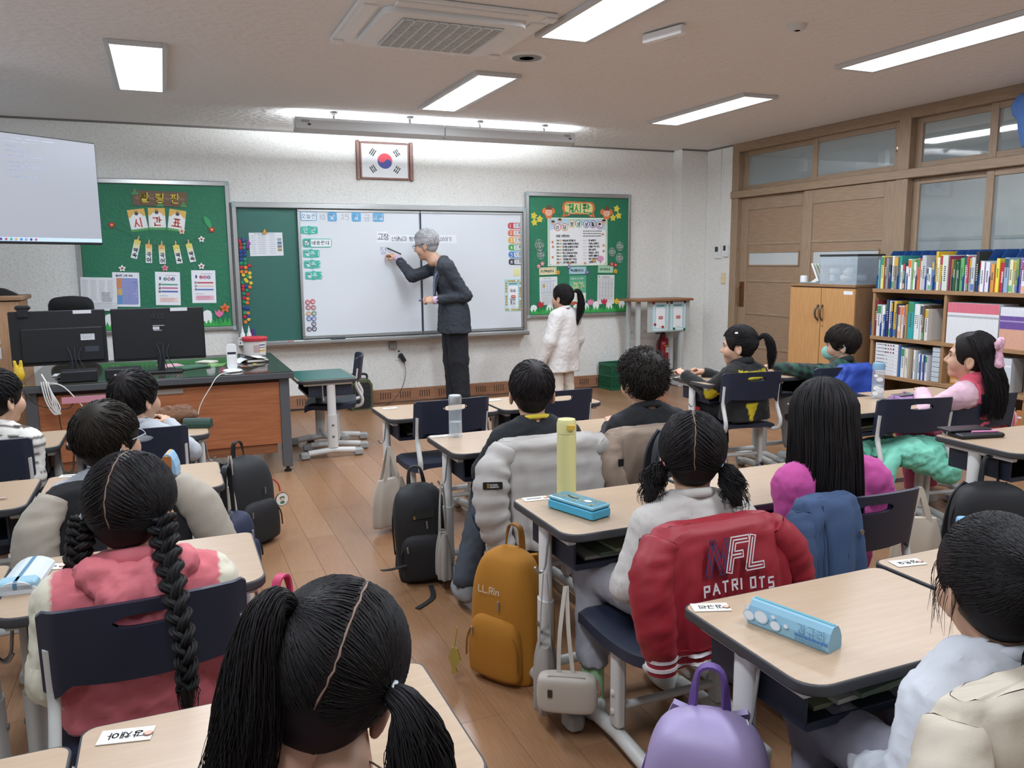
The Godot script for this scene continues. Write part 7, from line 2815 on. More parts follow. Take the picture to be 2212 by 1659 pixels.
	a=person("girl with low pigtails in an oatmeal sweatshirt behind the red jacket",Vector3(1.34,0,6.08),-8,Vector3(1.388,.848,6.05),Vector3(-33,-4,0),{"top": "bdb8b2","legwear": "9a979c","head_size": 1.05,"arms": ["lap","lap"],"shoe": "d5d8d4","sock": "9fcb9a","legs": [[Vector3(-.07,.425,-.03),Vector3(-.16,.425,-.3),Vector3(-.2,.085,-.18)],[Vector3(.07,.425,-.03),Vector3(.09,.425,-.3),Vector3(.09,.085,-.28)]],"ankle": .17})
	mb=MB.new()
	cap_hair(mb,BLACK,-.09,.012,.06)
	for s in [-1,1]:
		combed(mb,BLACK,Vector3(s*.83,-.5,.22).normalized(),1300,.0018,s,-.82,.25,.012)
	wear(a,"hair",mb,hair_mat())
	parting(a,[Vector3(.0,.8,-.6),Vector3(-.05,1,.1),Vector3(.03,.6,.8),Vector3(.0,.0,1),Vector3(.04,-.6,.8)])
	for s in [-1,1]:
		mb=MB.new()
		var t:=sp(Vector3(s*.83,-.5,.22).normalized(),.016)
		tail(mb,BLACK,[t,t+Vector3(s*.018,-.02,.01),t+Vector3(s*.03,-.055,.02),t+Vector3(s*.04,-.1,.03)],[.01,.024,.03,.016],240,.0014,.02)
		wear(a,"pigtail",mb,hair_mat())
		bead_tie(a,t,.012,"e07a86" if s<0 else "a8cbe0","pink bobble hair tie" if s<0 else "pale blue bow hair tie")
	a=person("girl with long straight black hair in a bright pink sweatshirt",Vector3(1.95,0,6.02),-6,Vector3(1.894,.903,6.03),Vector3(-16,-2,0),{"top": "b4478c","legwear": "8a3a6a","head_size": 1.06,"arms": ["lap","lap"],"puff": .006,"crease": .006,"shoulders": .14})
	mb=MB.new()
	cap_hair(mb,BLACK,-.09,.013,.05,false)
	dn=(a.get_meta("hx").basis.inverse()*D).normalized()
	for k in 1500:
		var az:=rng.randf_range(-2.25,2.25)
		var d0:=Vector3(sin(az)*.3*rng.randf(),1,cos(az)*.3 - .15).normalized()
		var d1:=Vector3(sin(az),-.12,cos(az)).normalized()
		tone(mb,BLACK)
		var out:=PackedVector3Array()
		var lift:=rng.randf_range(.01,.021)
		for i in 5:
			out.append(sp(d0.slerp(d1,i/4.0),lift))
		var L:=.36*rng.randf_range(.85,1.06)*(1.0 if absf(az)<1.5 else .8)
		var e:=out[4]
		var sway:=rng.randf_range(-.012,.012)
		for i in range(1,7):
			out.append(e+dn*L*i/6.0+Vector3(sway*i/3.0 - e.x*.05*i/6.0,0,maxf(.0,.02*i/6.0)+.03*sin(i/6.0*PI)*(.5 if e.z>0 else .0)))
		lock(mb,out,.0021,.3)
	wear(a,"hair",mb,hair_mat())
	a=person("girl in a white sweatshirt with a dark ponytail at the right foreground edge",Vector3(1.36,0,7.0),-4,Vector3(1.41,.812,6.99),Vector3(-22,-2,0),{"top": "c9ccd2","legwear": "85838e","head_size": 1.08,"arms": ["lap","lap"],"puff": .008,"crease": .006,"shoulders": .14})
	mb=MB.new()
	cap_hair(mb,BLACK,-.085,.014,.05)
	var tb:=Vector3(.15,.35,.95).normalized()
	combed(mb,BLACK,tb,4600,.0012,0,-.8,.25)
	for k in 26:  # loose wisps by the ear and nape
		tone(mb,BLACK)
		var e:=sp(Vector3(rng.randf_range(-.95,-.75),rng.randf_range(-.3,.25),rng.randf_range(-.55,.3)).normalized(),.01)
		lock(mb,curve([e,e+Vector3(-.008,-.03,-.008),e+Vector3(rng.randf_range(-.016,.002),-.07 - .03*rng.randf(),rng.randf_range(-.02,.01))],3),.0007)
	wear(a,"hair",mb,hair_mat())
	mb=MB.new()
	var tt:=sp(tb,.02)
	dn=(a.get_meta("hx").basis.inverse()*D).normalized()
	tail(mb,BLACK,[tt,tt+tb*.035,tt+tb*.05+dn*.05,tt+tb*.035+dn*.16,tt+tb*.015+dn*.26],[.012,.022,.03,.034,.02],420,.0014,.014)
	wear(a,"ponytail",mb,hair_mat())
	# --- right block
	var yel:=lin("c9b41c")
	var dark:=lin("17181a")
	a=person("girl with a ponytail in a black top with yellow patches, seen in profile",Vector3(3.44,0,3.74),10,Vector3(3.41,.856,3.7),Vector3(46,0,0),{"top": "ffffff","legwear": "1a1b1e","head_size": 1.08,"arms": ["ta","tb"],"ta": [Vector3(-.19,.56,-.14),Vector3(-.2,.648,-.34)],"tb": [Vector3(.16,.55,-.18),Vector3(-.03,.65,-.33)],"hands": ["fist","fist"],"collar": "151618","collar_r": .016,"hem": .385,"skirt": true,"puff": .006,
		"tint": func(p: Vector3): return yel if absf(p.x)<.13 and absf(p.y - .675 - .5*p.x*p.x)<.026 and p.z>-.02 or (p - Vector3(-.2,.56,-.1)).length()<.05 or p.z>.05 and p.y>.38 and p.y<.5 and absf(p.x+.06)<(p.y - .36)*.33 else dark})
	mb=MB.new()
	cap_hair(mb,BLACK,-.08,.012,.06)
	tb=Vector3(.0,.18,.98).normalized()
	combed(mb,BLACK,tb,1500,.0018,0,-.74,.25)
	wear(a,"hair",mb,hair_mat())
	mb=MB.new()
	tt=sp(tb,.018)
	tail(mb,BLACK,[tt,tt+Vector3(0,.015,.03),tt+Vector3(0,-.02,.06),tt+Vector3(0,-.1,.075),tt+Vector3(0,-.18,.065)],[.009,.015,.023,.025,.01],200,.0016,.008)
	wear(a,"ponytail",mb,hair_mat())
	bead_tie(a,tt,.011,"2c2c34","dark hair tie")
	mb=MB.new()
	mb.box(sp(Vector3(-.8,.5,-.15).normalized(),.016),Vector3(.01,.012,.02),.004)
	wear(a,"hair_clip",mb,mt("e6e6e4",.3),"small white hair clip")
	a=person("boy in a dark green plaid shirt and a pale teal face mask",Vector3(4.15,0,3.8),16,Vector3(4.225,.832,3.76),Vector3(44,-2,0),{"top": "ffffff","legwear": "8d8a84","head_size": 1.08,"arms": ["pa","pb"],"pa": [Vector3(-.17,.66,-.16),Vector3(-.16,.665,-.36)],"pb": [Vector3(.14,.63,-.2),Vector3(-.08,.66,-.36)],"collar": "16241f","collar_r": .014,"spread": .12,"top_name": "shirt",
		"tint": func(p: Vector3): return lin("1f4a3c").lerp(lin("0f1418"),.5*float(fposmod(p.x+p.z*.6,.05)<.025)+.5*float(fposmod(p.y+p.z*.3,.05)<.025))})
	mb=MB.new()
	cap_hair(mb,Color(.016,.012,.01),-.055,.017,.055)
	short_hair(mb,Color(.016,.012,.01),1400,.0025,.8,.014,-.5,-.02)
	wear(a,"hair",mb,hair_mat())
	mb=MB.new()
	sdf(mb,[ell(Vector3(0,-.058,-.058),Vector3(.052,.05,.062),.02),less(ell(Vector3(0,-.03,.03),Vector3(.09,.12,.075)),.006),cut(Vector3(0,1,0),-.018,.01)],.005)
	for s in [-1,1]:
		mb.tube(curve([Vector3(s*.053,-.04,-.045),Vector3(s*.073,-.02,-.01),Vector3(s*.087,-.01,.012),Vector3(s*.084,-.05,.02),Vector3(s*.05,-.08,-.045)],4),.0015,5)
	wear(a,"face_mask",mb,cloth("8fc4b8",.8,50),"pale teal face mask with ear loops")
	var coral:=lin("d6566c")
	var pale:=lin("d9b3c0")
	a=person("girl with long wavy hair, a pale pink bow and a coral padded vest",Vector3(3.99,0,4.95),8,Vector3(3.905,.89,4.98),Vector3(36,8,4),{"top": "ffffff","legwear": "c25a74","head_size": 1.08,"arms": ["va","lap"],"va": [Vector3(-.26,.6,-.08),Vector3(-.08,.66,-.24)],"puff": .01,"crease": .005,"hem": .39,"collar": "d6566c","collar_r": .016,"top_name": "vest_and_sleeves",
		"tint": func(p: Vector3): return pale if absf(p.x)>.175 and p.y>.42 or p.z<-.13 and p.y>.5 else coral})
	mb=MB.new()
	cap_hair(mb,BLACK,-.09,.014,.075)
	dn=(a.get_meta("hx").basis.inverse()*D).normalized()
	for k in 1300:
		var az:=rng.randf_range(-1.55,1.55)
		var d0:=Vector3(sin(az)*.7,.85,cos(az)*.5 - .5*rng.randf()).normalized()
		var d1:=Vector3(sin(az)*.95,-.2,cos(az)*.9+.2).normalized()
		tone(mb,BLACK)
		var out:=PackedVector3Array()
		var lift:=rng.randf_range(.011,.022)
		for i in 5:
			out.append(sp(d0.slerp(d1,i/4.0),lift))
		var e:=out[4]
		var L:=.27*rng.randf_range(.75,1.05)
		var ph:=rng.randf()*TAU
		for i in range(1,8):
			out.append(e+dn*L*i/7.0+Vector3(sin(ph+i*1.1)*.008,0,.05*sin(i/7.0*2.4)+cos(ph+i)*.006))
		lock(mb,out,.0021,.3)
	wear(a,"hair",mb,hair_mat())
	mb=MB.new()
	var bc:=sp(Vector3(-.35,.5,.8).normalized(),.03)
	sdf(mb,[ell(bc+Vector3(-.045,.012,0),Vector3(.045,.03,.014),.01,Basis(Vector3.BACK,-.4)),ell(bc+Vector3(.045,.0,.01),Vector3(.045,.028,.014),.01,Basis(Vector3.BACK,.3)),ell(bc,Vector3(.016,.018,.018),.01),cap_(bc,bc+Vector3(-.02,-.09,.02),.01,.018,.012),cap_(bc,bc+Vector3(.04,-.1,.025),.01,.02,.012)],.006)
	mb.wrinkle(folds,.004,Vector3(30,30,30))
	wear(a,"hair_bow",mb,cloth("d9a9bd",.6,50),"pale pink ribbon bow")
	# --- standing girl
	a=person("girl in a white sweatsuit with a ponytail standing by the right board",Vector3(3.46,0,1.0),22,Vector3(3.475,1.07,.99),Vector3(32,3,0),{"top": "d3cfcb","legwear": "cfc5b8","stand": true,"head_size": 1.04,"hip": Vector3(0,.56,.02),"hem": .36,"skirt": true,"puff": .02,"shoulders": .125,"arms": ["ga","gb"],"ga": [Vector3(-.2,.66,.03),Vector3(-.24,.46,-.05)],"gb": [Vector3(.2,.66,.03),Vector3(.2,.46,-.05)],"shoe": "d8d6d0","crease": .004})
	mb=MB.new()
	for s in [-1,1]:
		mb.tube(curve([Vector3(s*.05,.93,.07),Vector3(s*.1,.87,.105),Vector3(s*.13,.78,.1)],4),.0022,5)
	part(a,"raglan_piping",mb,mt("8a3f44",.7),"dark red raglan piping")
	mb=MB.new()
	cap_hair(mb,BLACK,-.08,.012,.06)
	tb=Vector3(.25,.3,.93).normalized()
	combed(mb,BLACK,tb,1400,.0019,0,-.74,.25)
	wear(a,"hair",mb,hair_mat())
	mb=MB.new()
	tt=sp(tb,.018)
	tail(mb,BLACK,[tt,tt+Vector3(.02,.01,.03),tt+Vector3(.045,-.06,.05),tt+Vector3(.045,-.17,.05),tt+Vector3(.02,-.3,.04)],[.01,.016,.026,.03,.008],240,.0016,.01)
	wear(a,"ponytail",mb,hair_mat())
	bead_tie(a,tt,.012,"d8d060","yellow hair tie")
	teacher()

func teacher()->void:
	var at:=Vector3(2.5,0,.56)
	var tf:=Transform3D(Basis(Vector3.UP,deg_to_rad(84)),at).affine_inverse()
	var suit:="2b3038"
	var a:=person("grey-haired man in a dark suit writing on the whiteboard",at,84,Vector3(2.3,1.585,.46),Vector3(54,-10,4),{"adult": true,"top": suit,"legwear": "191c22","R": 1.3,"head_size": 1.17,"hip": tf*Vector3(2.53,.9,.56),"neck": tf*Vector3(2.43,1.41,.52),"shoulders": .175,"drop": .05,"hem": .74,"skirt": true,"puff": -.004,"crease": .008,"top_name": "suit_jacket","collar": "c9b4c8","collar_r": .011,"shoe": "141416","ankle": .06,"wide": 1.22,
		"arms": ["la","ra"],"la": [tf*Vector3(2.585,1.09,.76),tf*Vector3(2.31,1.055,.68)],"ra": [tf*Vector3(2.19,1.27,.34),tf*Vector3(2.09,1.44,.2)],"hands": ["fist","pinch"],"dirs": [(tf.basis*Vector3(-1,.05,-.2)).normalized(),(tf.basis*Vector3(-.6,.55,-.75)).normalized()],"backs": [tf.basis*Vector3(-.1,.5,.8),tf.basis*Vector3(.2,.7,.5)],
		"legs": [[tf*Vector3(2.535,.86,.62),tf*Vector3(2.55,.47,.625),tf*Vector3(2.575,.1,.63)],[tf*Vector3(2.525,.86,.5),tf*Vector3(2.53,.47,.5),tf*Vector3(2.545,.1,.5)]]})
	var mb:=MB.new()
	var grey:=Color(.36,.36,.365)
	cap_hair(mb,grey,-.085,.011,.05)
	for k in 1500:
		var d:=globe(1500,k)
		if no_hair(d,-.74,.3):
			continue
		tone(mb,grey*(.55 if d.y<-.25 else 1.0))
		var out:=PackedVector3Array()
		var e:=(d+Vector3(-d.x*.1+.12,-.1 - .5*maxf(.0,d.y),.9)).normalized()
		if d.z>.35:
			e=(d+Vector3(0,-.7,0)).normalized()
		for i in 5:
			out.append(sp(d.slerp(e,i/4.0*.8),.008+.007*sin(i*.7)))
		lock(mb,out,.0022)
	wear(a,"hair",mb,hair_mat("ffffff",.5))
	specs(a,"3a3a3e")
	# shirt cuffs,tie,lapels
	for s in [0,1]:
		var w: Vector3=[tf*Vector3(2.31,1.055,.68),tf*Vector3(2.09,1.44,.2)][s]
		var d: Vector3=[tf.basis*Vector3(-1,-.05,-.2),tf.basis*Vector3(-.5,.8,-.6)][s].normalized()
		mb=MB.new()
		mb.tube(pv([w - d*.02,w+d*.022]),[.04,.037],14,false)
		part(a,"shirt_cuff",mb,cloth("c3acc6",.8,50))
	mb=MB.new()
	mb.strap(curve([Vector3(-.02,1.37,-.1),Vector3(-.02,1.26,-.155),Vector3(-.01,1.1,-.165)],4),.06,.008,Vector3(0,.3,-1).normalized())
	part(a,"tie",mb,cloth("66788f",.5,60))
	mb=MB.new()
	for s in [-1,1]:
		mb.strap(curve([Vector3(s*.07,1.4,-.02),Vector3(s*.08,1.36,-.08),Vector3(s*.06,1.22,-.15),Vector3(s*.015,1.05,-.16)],4),.055,.006,Vector3(s*.3,.3,-1).normalized())
	part(a,"lapel",mb,cloth(suit,.85,50))
	var pn:=MB.new()
	pn.tube(pv([Vector3(2.02,1.545,.085),Vector3(2.13,1.485,.175)]),.0075,10)
	solo("board_marker",pn,mt("23262c",.4),"dark board marker held to the whiteboard in the man's writing hand","marker")
	var cp:=MB.new()
	cp.tube(pv([Vector3(2.165,1.05,.63),Vector3(2.195,1.06,.635)]),.008,10)
	solo("board_marker",cp,mt("4a3f7a",.4),"purple marker end held in the man's lowered hand","marker")

# ---------------------------------------------------------------- bags,jackets and things on the desks
# rings [height,half width,half depth,x,z]; sq squares the ring,fold ripples it more towards the start
func loft(lv: Array,sq:=2.6,fold:=.0,waves:=9.0,caps:=true,quilt:=.0,step:=.06,fine:=5,shift:=.0)->MB:
	var mb:=MB.new()
	var rows:=[]
	var n:=lv.size()
	for i in (n - 1)*fine+1:
		var k:=mini(i/fine,n - 2)
		var f:=float(i)/fine - k
		var q:=[]
		for j in 5:
			q.append(cubic_interpolate(lv[k][j],lv[k+1][j],lv[maxi(k - 1,0)][j],lv[mini(k+2,n - 1)][j],f))
		var t:=1.0 - float(i)/((n - 1)*fine)
		var row:=PackedVector3Array()
		for s in 56:
			var a:=-TAU*s/56
			var c:=cos(a)
			var e:=sin(a)
			var bump:=fold*t*sin(waves*a+q[0]*7.0+shift)+(quilt*(absf(sin(PI*(q[0]+c*.02)/step)) - .6) if quilt>0 else .0)
			row.append(Vector3(q[3]+signf(c)*pow(absf(c),2.0/sq)*(q[1]+bump),q[0],q[4]+signf(e)*pow(absf(e),2.0/sq)*(q[2]+bump)))
		rows.append(row)
	mb.grid(rows,true,caps,caps)
	return mb

func sleeve(pts: Array,rad: Array,quilt:=.0,step:=.05,fl:=1.0)->MB:
	var mb:=MB.new()
	var c:=curve(pts,12)
	var rr:=[]
	for i in c.size():
		var f:=float(i)/(c.size() - 1)*(rad.size() - 1)
		var r: float=lerpf(rad[int(f)],rad[mini(int(f)+1,rad.size() - 1)],f - int(f))
		rr.append(r+(quilt*(absf(sin(PI*c[i].y/step)) - .6) if quilt>0 else .0))
	mb.tube(c,rr,20,true,fl)
	return mb

func worn(g: Node3D,called: String,mb: MB,m: Material,amp:=.006)->void:
	mb.wrinkle(folds,amp,Vector3(8,12,8))
	part(g,called,mb,m)

func on_chair(called: String,label: String,cat: String,chair: int)->Node3D:
	var d: Array=CHAIRS[chair]
	return thing(called,label,cat,Vector3(d[0]*nearer(d[1],.07),0,d[1] - .14),0)

func jackets()->void:
	var g:=on_chair("jacket","pale grey quilted padded jacket draped over a chair in the middle block","jacket",7)
	var m:=cloth("aaa5a0",.6,34,.15)
	worn(g,"back",loft([[.33,.2,.07,.02,.27],[.4,.225,.065,.02,.26],[.55,.225,.06,.01,.24],[.66,.218,.055,0,.222],[.715,.205,.05,0,.212],[.735,.185,.025,0,.21]],3.4,.011,12,true,.013,.075),m)
	worn(g,"sleeve",sleeve([Vector3(-.19,.7,.22),Vector3(-.255,.62,.26),Vector3(-.27,.48,.29),Vector3(-.23,.33,.3)],[.045,.066,.064,.045],.012,.055),m)
	worn(g,"sleeve",sleeve([Vector3(.19,.7,.22),Vector3(.26,.6,.2),Vector3(.28,.48,.18)],[.045,.06,.05],.012,.055),m)
	var p:=MB.new()
	p.xf=Transform3D(Basis(Vector3.UP,-.35),Vector3(-.285,.6,.338))
	p.ink("17181a").rrect(-.036,-.014,.036,.014,.004)
	p.ink("c8a83a").rect(-.02,-.008,-.013,.008)
	p.ink("17181a").rect(-.018,-.006,-.015,.006)
	p.ink("d8d8d8").write("NATIONAL",-.01,.0005,.0065,.001,.85)
	p.write("GEOGRAPHIC",-.01,-.0075,.0058,.001,.8)
	part(g,"patch",p,printed(),"black sleeve patch with small lettering")
	# red jacket
	g=on_chair("jacket","red varsity jacket with white lettering on its back, over a chair","jacket",9)
	m=cloth("8e1524",.55,34,.3)
	worn(g,"back",loft([[.43,.185,.05,0,.265],[.5,.2,.055,0,.258],[.6,.2,.05,0,.245],[.67,.198,.048,0,.226],[.71,.188,.044,0,.214],[.728,.165,.02,0,.212]],3.8,.01,9),m)
	worn(g,"sleeve",sleeve([Vector3(-.17,.69,.225),Vector3(-.215,.62,.25),Vector3(-.215,.5,.275),Vector3(-.2,.42,.28)],[.045,.055,.052,.042]),m)
	worn(g,"sleeve",sleeve([Vector3(.17,.69,.225),Vector3(.225,.62,.235),Vector3(.255,.53,.24),Vector3(.27,.46,.23)],[.045,.058,.055,.044]),m)
	part(g,"hem_band",loft([[.385,.17,.046,0,.268],[.4,.178,.049,0,.267],[.432,.186,.052,0,.265]],3.8,.008,9),m)
	part(g,"cuff",sleeve([Vector3(-.2,.425,.28),Vector3(-.198,.375,.282)],[.04,.037]),m)
	for y in [.395,.417]:
		part(g,"stripe",loft([[y - .0045,.176+(y - .385)*.4,.0505,0,.267],[y+.0045,.179+(y - .385)*.4,.0512,0,.267]],3.8,.008,9,false,0,.06,1),cloth("d6d0d0",.8,34),"white knit stripe")
		part(g,"stripe",sleeve([Vector3(-.1995,y+.002,.2805),Vector3(-.199,y - .007,.281)],[.0415,.041]),cloth("d6d0d0",.8,34),"white knit stripe")
	p=MB.new()
	p.xf=Transform3D(Basis(Vector3.RIGHT,-.2),Vector3(-.0,.655,.296))
	for k in 3:
		var x: float=[-.085,-.022,.038][k]
		p.ink("d9d4d4" if k else "2c2d52").write("NFL"[k],x,-.035,.082,.02,1,.28)
		p.ink("8e1524").write("NFL"[k],x,-.035,.082,.013,1,.28)
		p.ink("d9d4d4" if k else "2c2d52").write("NFL"[k],x,-.035,.082,.004,1,.28)
	p.ink("dcd6d6")
	for k in 8:
		p.write("PATRIOTS"[k],-.1+k*.0285,-.09+.008*sin(k/7.0*PI) - .001*k,.028,.005,1,.05)
	part(g,"lettering",p,printed(),"embroidered white and navy lettering")
	# tan jacket and backpack
	g=on_chair("jacket","tan jacket hung over a chair under a dark backpack","jacket",8)
	m=cloth("8a7868",.75,34,.2)
	worn(g,"back",loft([[.36,.2,.06,-.02,.255],[.5,.215,.055,-.01,.24],[.65,.21,.05,0,.222],[.71,.2,.045,0,.212],[.73,.17,.02,0,.21]],3.2,.012,10),m)
	worn(g,"sleeve",sleeve([Vector3(-.18,.69,.22),Vector3(-.225,.6,.27),Vector3(-.2,.47,.3),Vector3(-.26,.36,.27)],[.045,.055,.05,.045]),m)
	part(g,"badge",bx(Vector3(-.2,.62,.323),Vector3(.025,.03,.004),.008),mt("1c1b1c",.4),"small black shield badge")
	backpack("dark charcoal backpack with yellow lettering hung on the curly boy's chair",Vector3(1.8,.42,5.41),0,"2c2e34",.26,.35,.13,{"lett": "윤재","handle": .03})
	bottle("small grey lidded flask in the side pocket of the charcoal backpack",Vector3(1.67,.44,5.42),.03,.13,"6f6a66","858b8e")
	# denim
	g=on_chair("jacket","blue denim jacket hanging over one half of a chair back","jacket",10)
	m=cloth("34496a",.85,60,.15)
	worn(g,"back",loft([[.36,.11,.06,-.2,.265],[.5,.115,.055,-.195,.245],[.64,.11,.05,-.19,.225],[.705,.1,.042,-.185,.212],[.722,.08,.02,-.18,.21]],2.8,.013,7),m)
	worn(g,"sleeve",sleeve([Vector3(-.27,.68,.22),Vector3(-.31,.58,.24),Vector3(-.32,.46,.26),Vector3(-.31,.36,.26)],[.035,.055,.055,.045]),m)
	p=MB.new()
	for y in [.62,.5,.42]:
		p.xf=Transform3D(Basis(Vector3.RIGHT,PI/2),Vector3(-.105,y,.275+.1*(.62 - y)))
		p.lathe(p2([.008,.0,.008,.004,.0,.006]),12)
	part(g,"button",p,mt("a9a49a",.3,.8))
	p=MB.new()
	for k in 2:
		p.tube(curve([Vector3(-.23+k*.07,.705,.25),Vector3(-.24+k*.07,.6,.288),Vector3(-.25+k*.08,.4,.322)],5),.0025,5)
	part(g,"seam",p,mt("26364f",.9))
	# cream
	g=on_chair("jacket","cream padded jacket over the chair at the bottom right corner","jacket",11)
	m=cloth("c3b8a6",.6,34,.15)
	worn(g,"back",loft([[.3,.22,.08,.03,.25],[.45,.23,.075,.02,.24],[.62,.22,.06,.01,.22],[.71,.2,.05,0,.21],[.735,.17,.025,0,.205]],3.2,.014,8,true,.012,.14),m)
	worn(g,"sleeve",sleeve([Vector3(-.17,.7,.21),Vector3(-.22,.6,.25),Vector3(-.24,.45,.27),Vector3(-.25,.32,.27)],[.045,.062,.062,.055],.01,.14),m)
	# black with beige sleeves
	g=on_chair("jacket","black jacket with beige sleeves over the chair of the boy with glasses","jacket",2)
	m=cloth("a39a8c",.75,34,.15)
	worn(g,"back",loft([[.36,.2,.06,0,.255],[.5,.21,.055,0,.24],[.65,.205,.05,0,.222],[.71,.19,.045,0,.212],[.73,.16,.02,0,.21]],3.4,.01,9),cloth("17181b",.85,34,.2))
	worn(g,"sleeve",sleeve([Vector3(.17,.7,.22),Vector3(.235,.64,.25),Vector3(.285,.52,.27),Vector3(.33,.42,.26)],[.045,.062,.058,.05]),m)
	worn(g,"sleeve",sleeve([Vector3(-.17,.69,.23),Vector3(-.22,.6,.28),Vector3(-.23,.47,.3),Vector3(-.22,.38,.3)],[.045,.062,.065,.055]),m)
	# blue vest
	g=on_chair("vest","bright blue padded vest over the masked boy's chair","vest",13)
	worn(g,"back",loft([[.42,.19,.05,.02,.25],[.55,.195,.05,.02,.235],[.66,.15,.045,.06,.222],[.705,.14,.04,.065,.212],[.722,.12,.02,.065,.21]],3.2,.009,9,true,.008,.08),cloth("1d3f9a",.6,34,.2))
	# mint jacket on the empty seat
	g=on_chair("jacket","mint green jacket crumpled on an empty seat with its sleeves hanging","jacket",14)
	m=cloth("74c2a8",.6,34,.2)
	var b:=MB.new()
	sdf(b,[ell(Vector3(0,.4,.02),Vector3(.2,.045,.19),.04),ell(Vector3(.1,.42,.1),Vector3(.15,.05,.1),.04),cap_(Vector3(.12,.4,.18),Vector3(.25,.37,.2),.05,.035,.05),cap_(Vector3(-.05,.4,.16),Vector3(.12,.32,.26),.05,.06,.05)],.012)
	b.wrinkle(folds,.018,Vector3(9,14,9))
	part(g,"body",b,m)
	worn(g,"sleeve",sleeve([Vector3(-.12,.4,-.02),Vector3(-.21,.405,.02),Vector3(-.27,.39,.06)],[.05,.05,.04]),m)
	worn(g,"sleeve",sleeve([Vector3(-.1,.4,.12),Vector3(-.2,.36,.18),Vector3(-.24,.27,.2)],[.045,.045,.038]),m)

func backpack(label: String,at: Vector3,turn: float,hex: String,w: float,h: float,d: float,o:={})->Node3D:
	var me:=thing("backpack",label,"backpack",at,turn)
	me.rotation_degrees.z=o.get("tilt",.0)
	var m:=cloth(hex,o.get("rough",.7),50,.15)
	var dark:=mt(o.get("trim","141518"),.6)
	part(me,"body",loft([[.0,w*.4,d*.38,0,0],[h*.04,w*.48,d*.47,0,0],[h*.35,w*.5,d*.5,0,0],[h*.7,w*.48,d*.46,0,0],[h*.9,w*.38,d*.38,0,-d*.05],[h*.98,w*.2,d*.2,0,-d*.1],[h,w*.06,d*.06,0,-d*.1]],2.9,.004,5),m)
	var ph:=h*.52
	part(me,"front_pocket",loft([[h*.05,w*.36,d*.14,0,d*.44],[h*.1,w*.41,d*.2,0,d*.46],[ph*.7,w*.4,d*.2,0,d*.46],[ph*.92,w*.33,d*.15,0,d*.44],[ph,w*.2,d*.06,0,d*.42]],3.0),m)
	for q in [[.5,.515,d*.12,h*.25,1.0],[.0,.42,d*.61,.0,.5]]:
		var z:=MB.new()
		var c:=PackedVector3Array()
		for k in 19:
			var a:=PI*k/18.0
			c.append(Vector3(-cos(a)*w*q[1],h*(.3 if q[0]>0 else .18)+pow(sin(a),.55)*h*(.68 if q[0]>0 else .3),q[2] - (d*.14*sin(a) if q[0]>0 else d*.06*sin(a))))
		z.tube(c,.0035,6)
		part(me,"zip",z,mt(o.get("zip","0d0e10"),.6))
	var hd:=MB.new()
	var hh: float=o.get("handle",.06)
	hd.strap(curve([Vector3(-.035,h*.95,-d*.25),Vector3(-.022,h+hh,-d*.28),Vector3(.022,h+hh,-d*.28),Vector3(.035,h*.95,-d*.25)],5),.022,.006,Vector3(0,1,.01))
	part(me,"handle",hd,dark if not o.has("strap") else mt(o.strap,.6))
	for s in [-1,1]:
		var st:=MB.new()
		st.strap(curve([Vector3(s*w*.2,h*.92,-d*.46),Vector3(s*w*.3,h*.7,-d*.72),Vector3(s*w*.38,h*.35,-d*.68),Vector3(s*w*.45,h*.08,-d*.4)],5),.05,.012,Vector3(0,0,-1))
		part(me,"shoulder_strap",st,m)
	if o.has("lett"):
		var p:=MB.new()
		p.xf=Transform3D(Basis(Vector3.RIGHT,-.08),Vector3(o.get("lx",.0),h*.72,d*.5+.004))
		if o.has("plaque"):
			p.ink(o.plaque).rect(-.03,-.012,.06,.03)
		p.ink(o.get("ink","c9a03a")).write(o.lett,-.03,-.01,o.get("ls",.034),o.get("ls",.034)*.13)
		part(me,"lettering",p,printed())
	var pull:=MB.new()
	pull.box(Vector3(w*.1,h*.62,d*.55),Vector3(.008,.035,.006),.002)
	pull.box(Vector3(-w*.28,h*.4,d*.68),Vector3(.008,.03,.006),.002)
	part(me,"zip_pull",pull,mt(o.get("pull","9a9a9c"),.3,.8))
	return me

func tote(label: String,hook: Vector3,turn: float,hex: String,w: float,h: float,drop: float,deep:=.03,o:={})->Node3D:
	var me:=thing("tote_bag",label,"tote bag",hook,turn)
	var m:=cloth(hex,.92,40,.15)
	part(me,"bag",loft([[-drop - h,w*.42,deep*.7,0,0],[-drop - h*.95,w*.5,deep,0,0],[-drop - h*.5,w*.5,deep,0,0],[-drop - h*.2,w*.44,deep*.8,0,0],[-drop,w*.36,deep*.5,0,0]],2.6,.006,7),m)
	for s in [-1,1]:
		var st:=MB.new()
		st.strap(curve([Vector3(-w*.22,-drop - .02,s*deep*.5),Vector3(-w*.1,-drop*.5,s*.012),Vector3(-.004,-.004,s*.006),Vector3(.004,-.004,s*.006),Vector3(w*.1,-drop*.5,s*.012),Vector3(w*.22,-drop - .02,s*deep*.5)],5),.022,.003,Vector3(0,0,1))
		part(me,"handle",st,m)
	if o.has("print"):
		var p:=MB.new()
		p.xf=Transform3D(Basis(Vector3.UP,0),Vector3(.02,-drop - h*.55,deep+.005))
		for k in 4:
			p.ink(["b05a6a","8a5a90","c08a5a","b06a7a"][k]).line(p2([-.04+k*.022,-.03,-.03+k*.02,.01,-.02+k*.024,-.01,-.012+k*.022,.03]),.005)
		part(me,"print",p,printed())
	return me

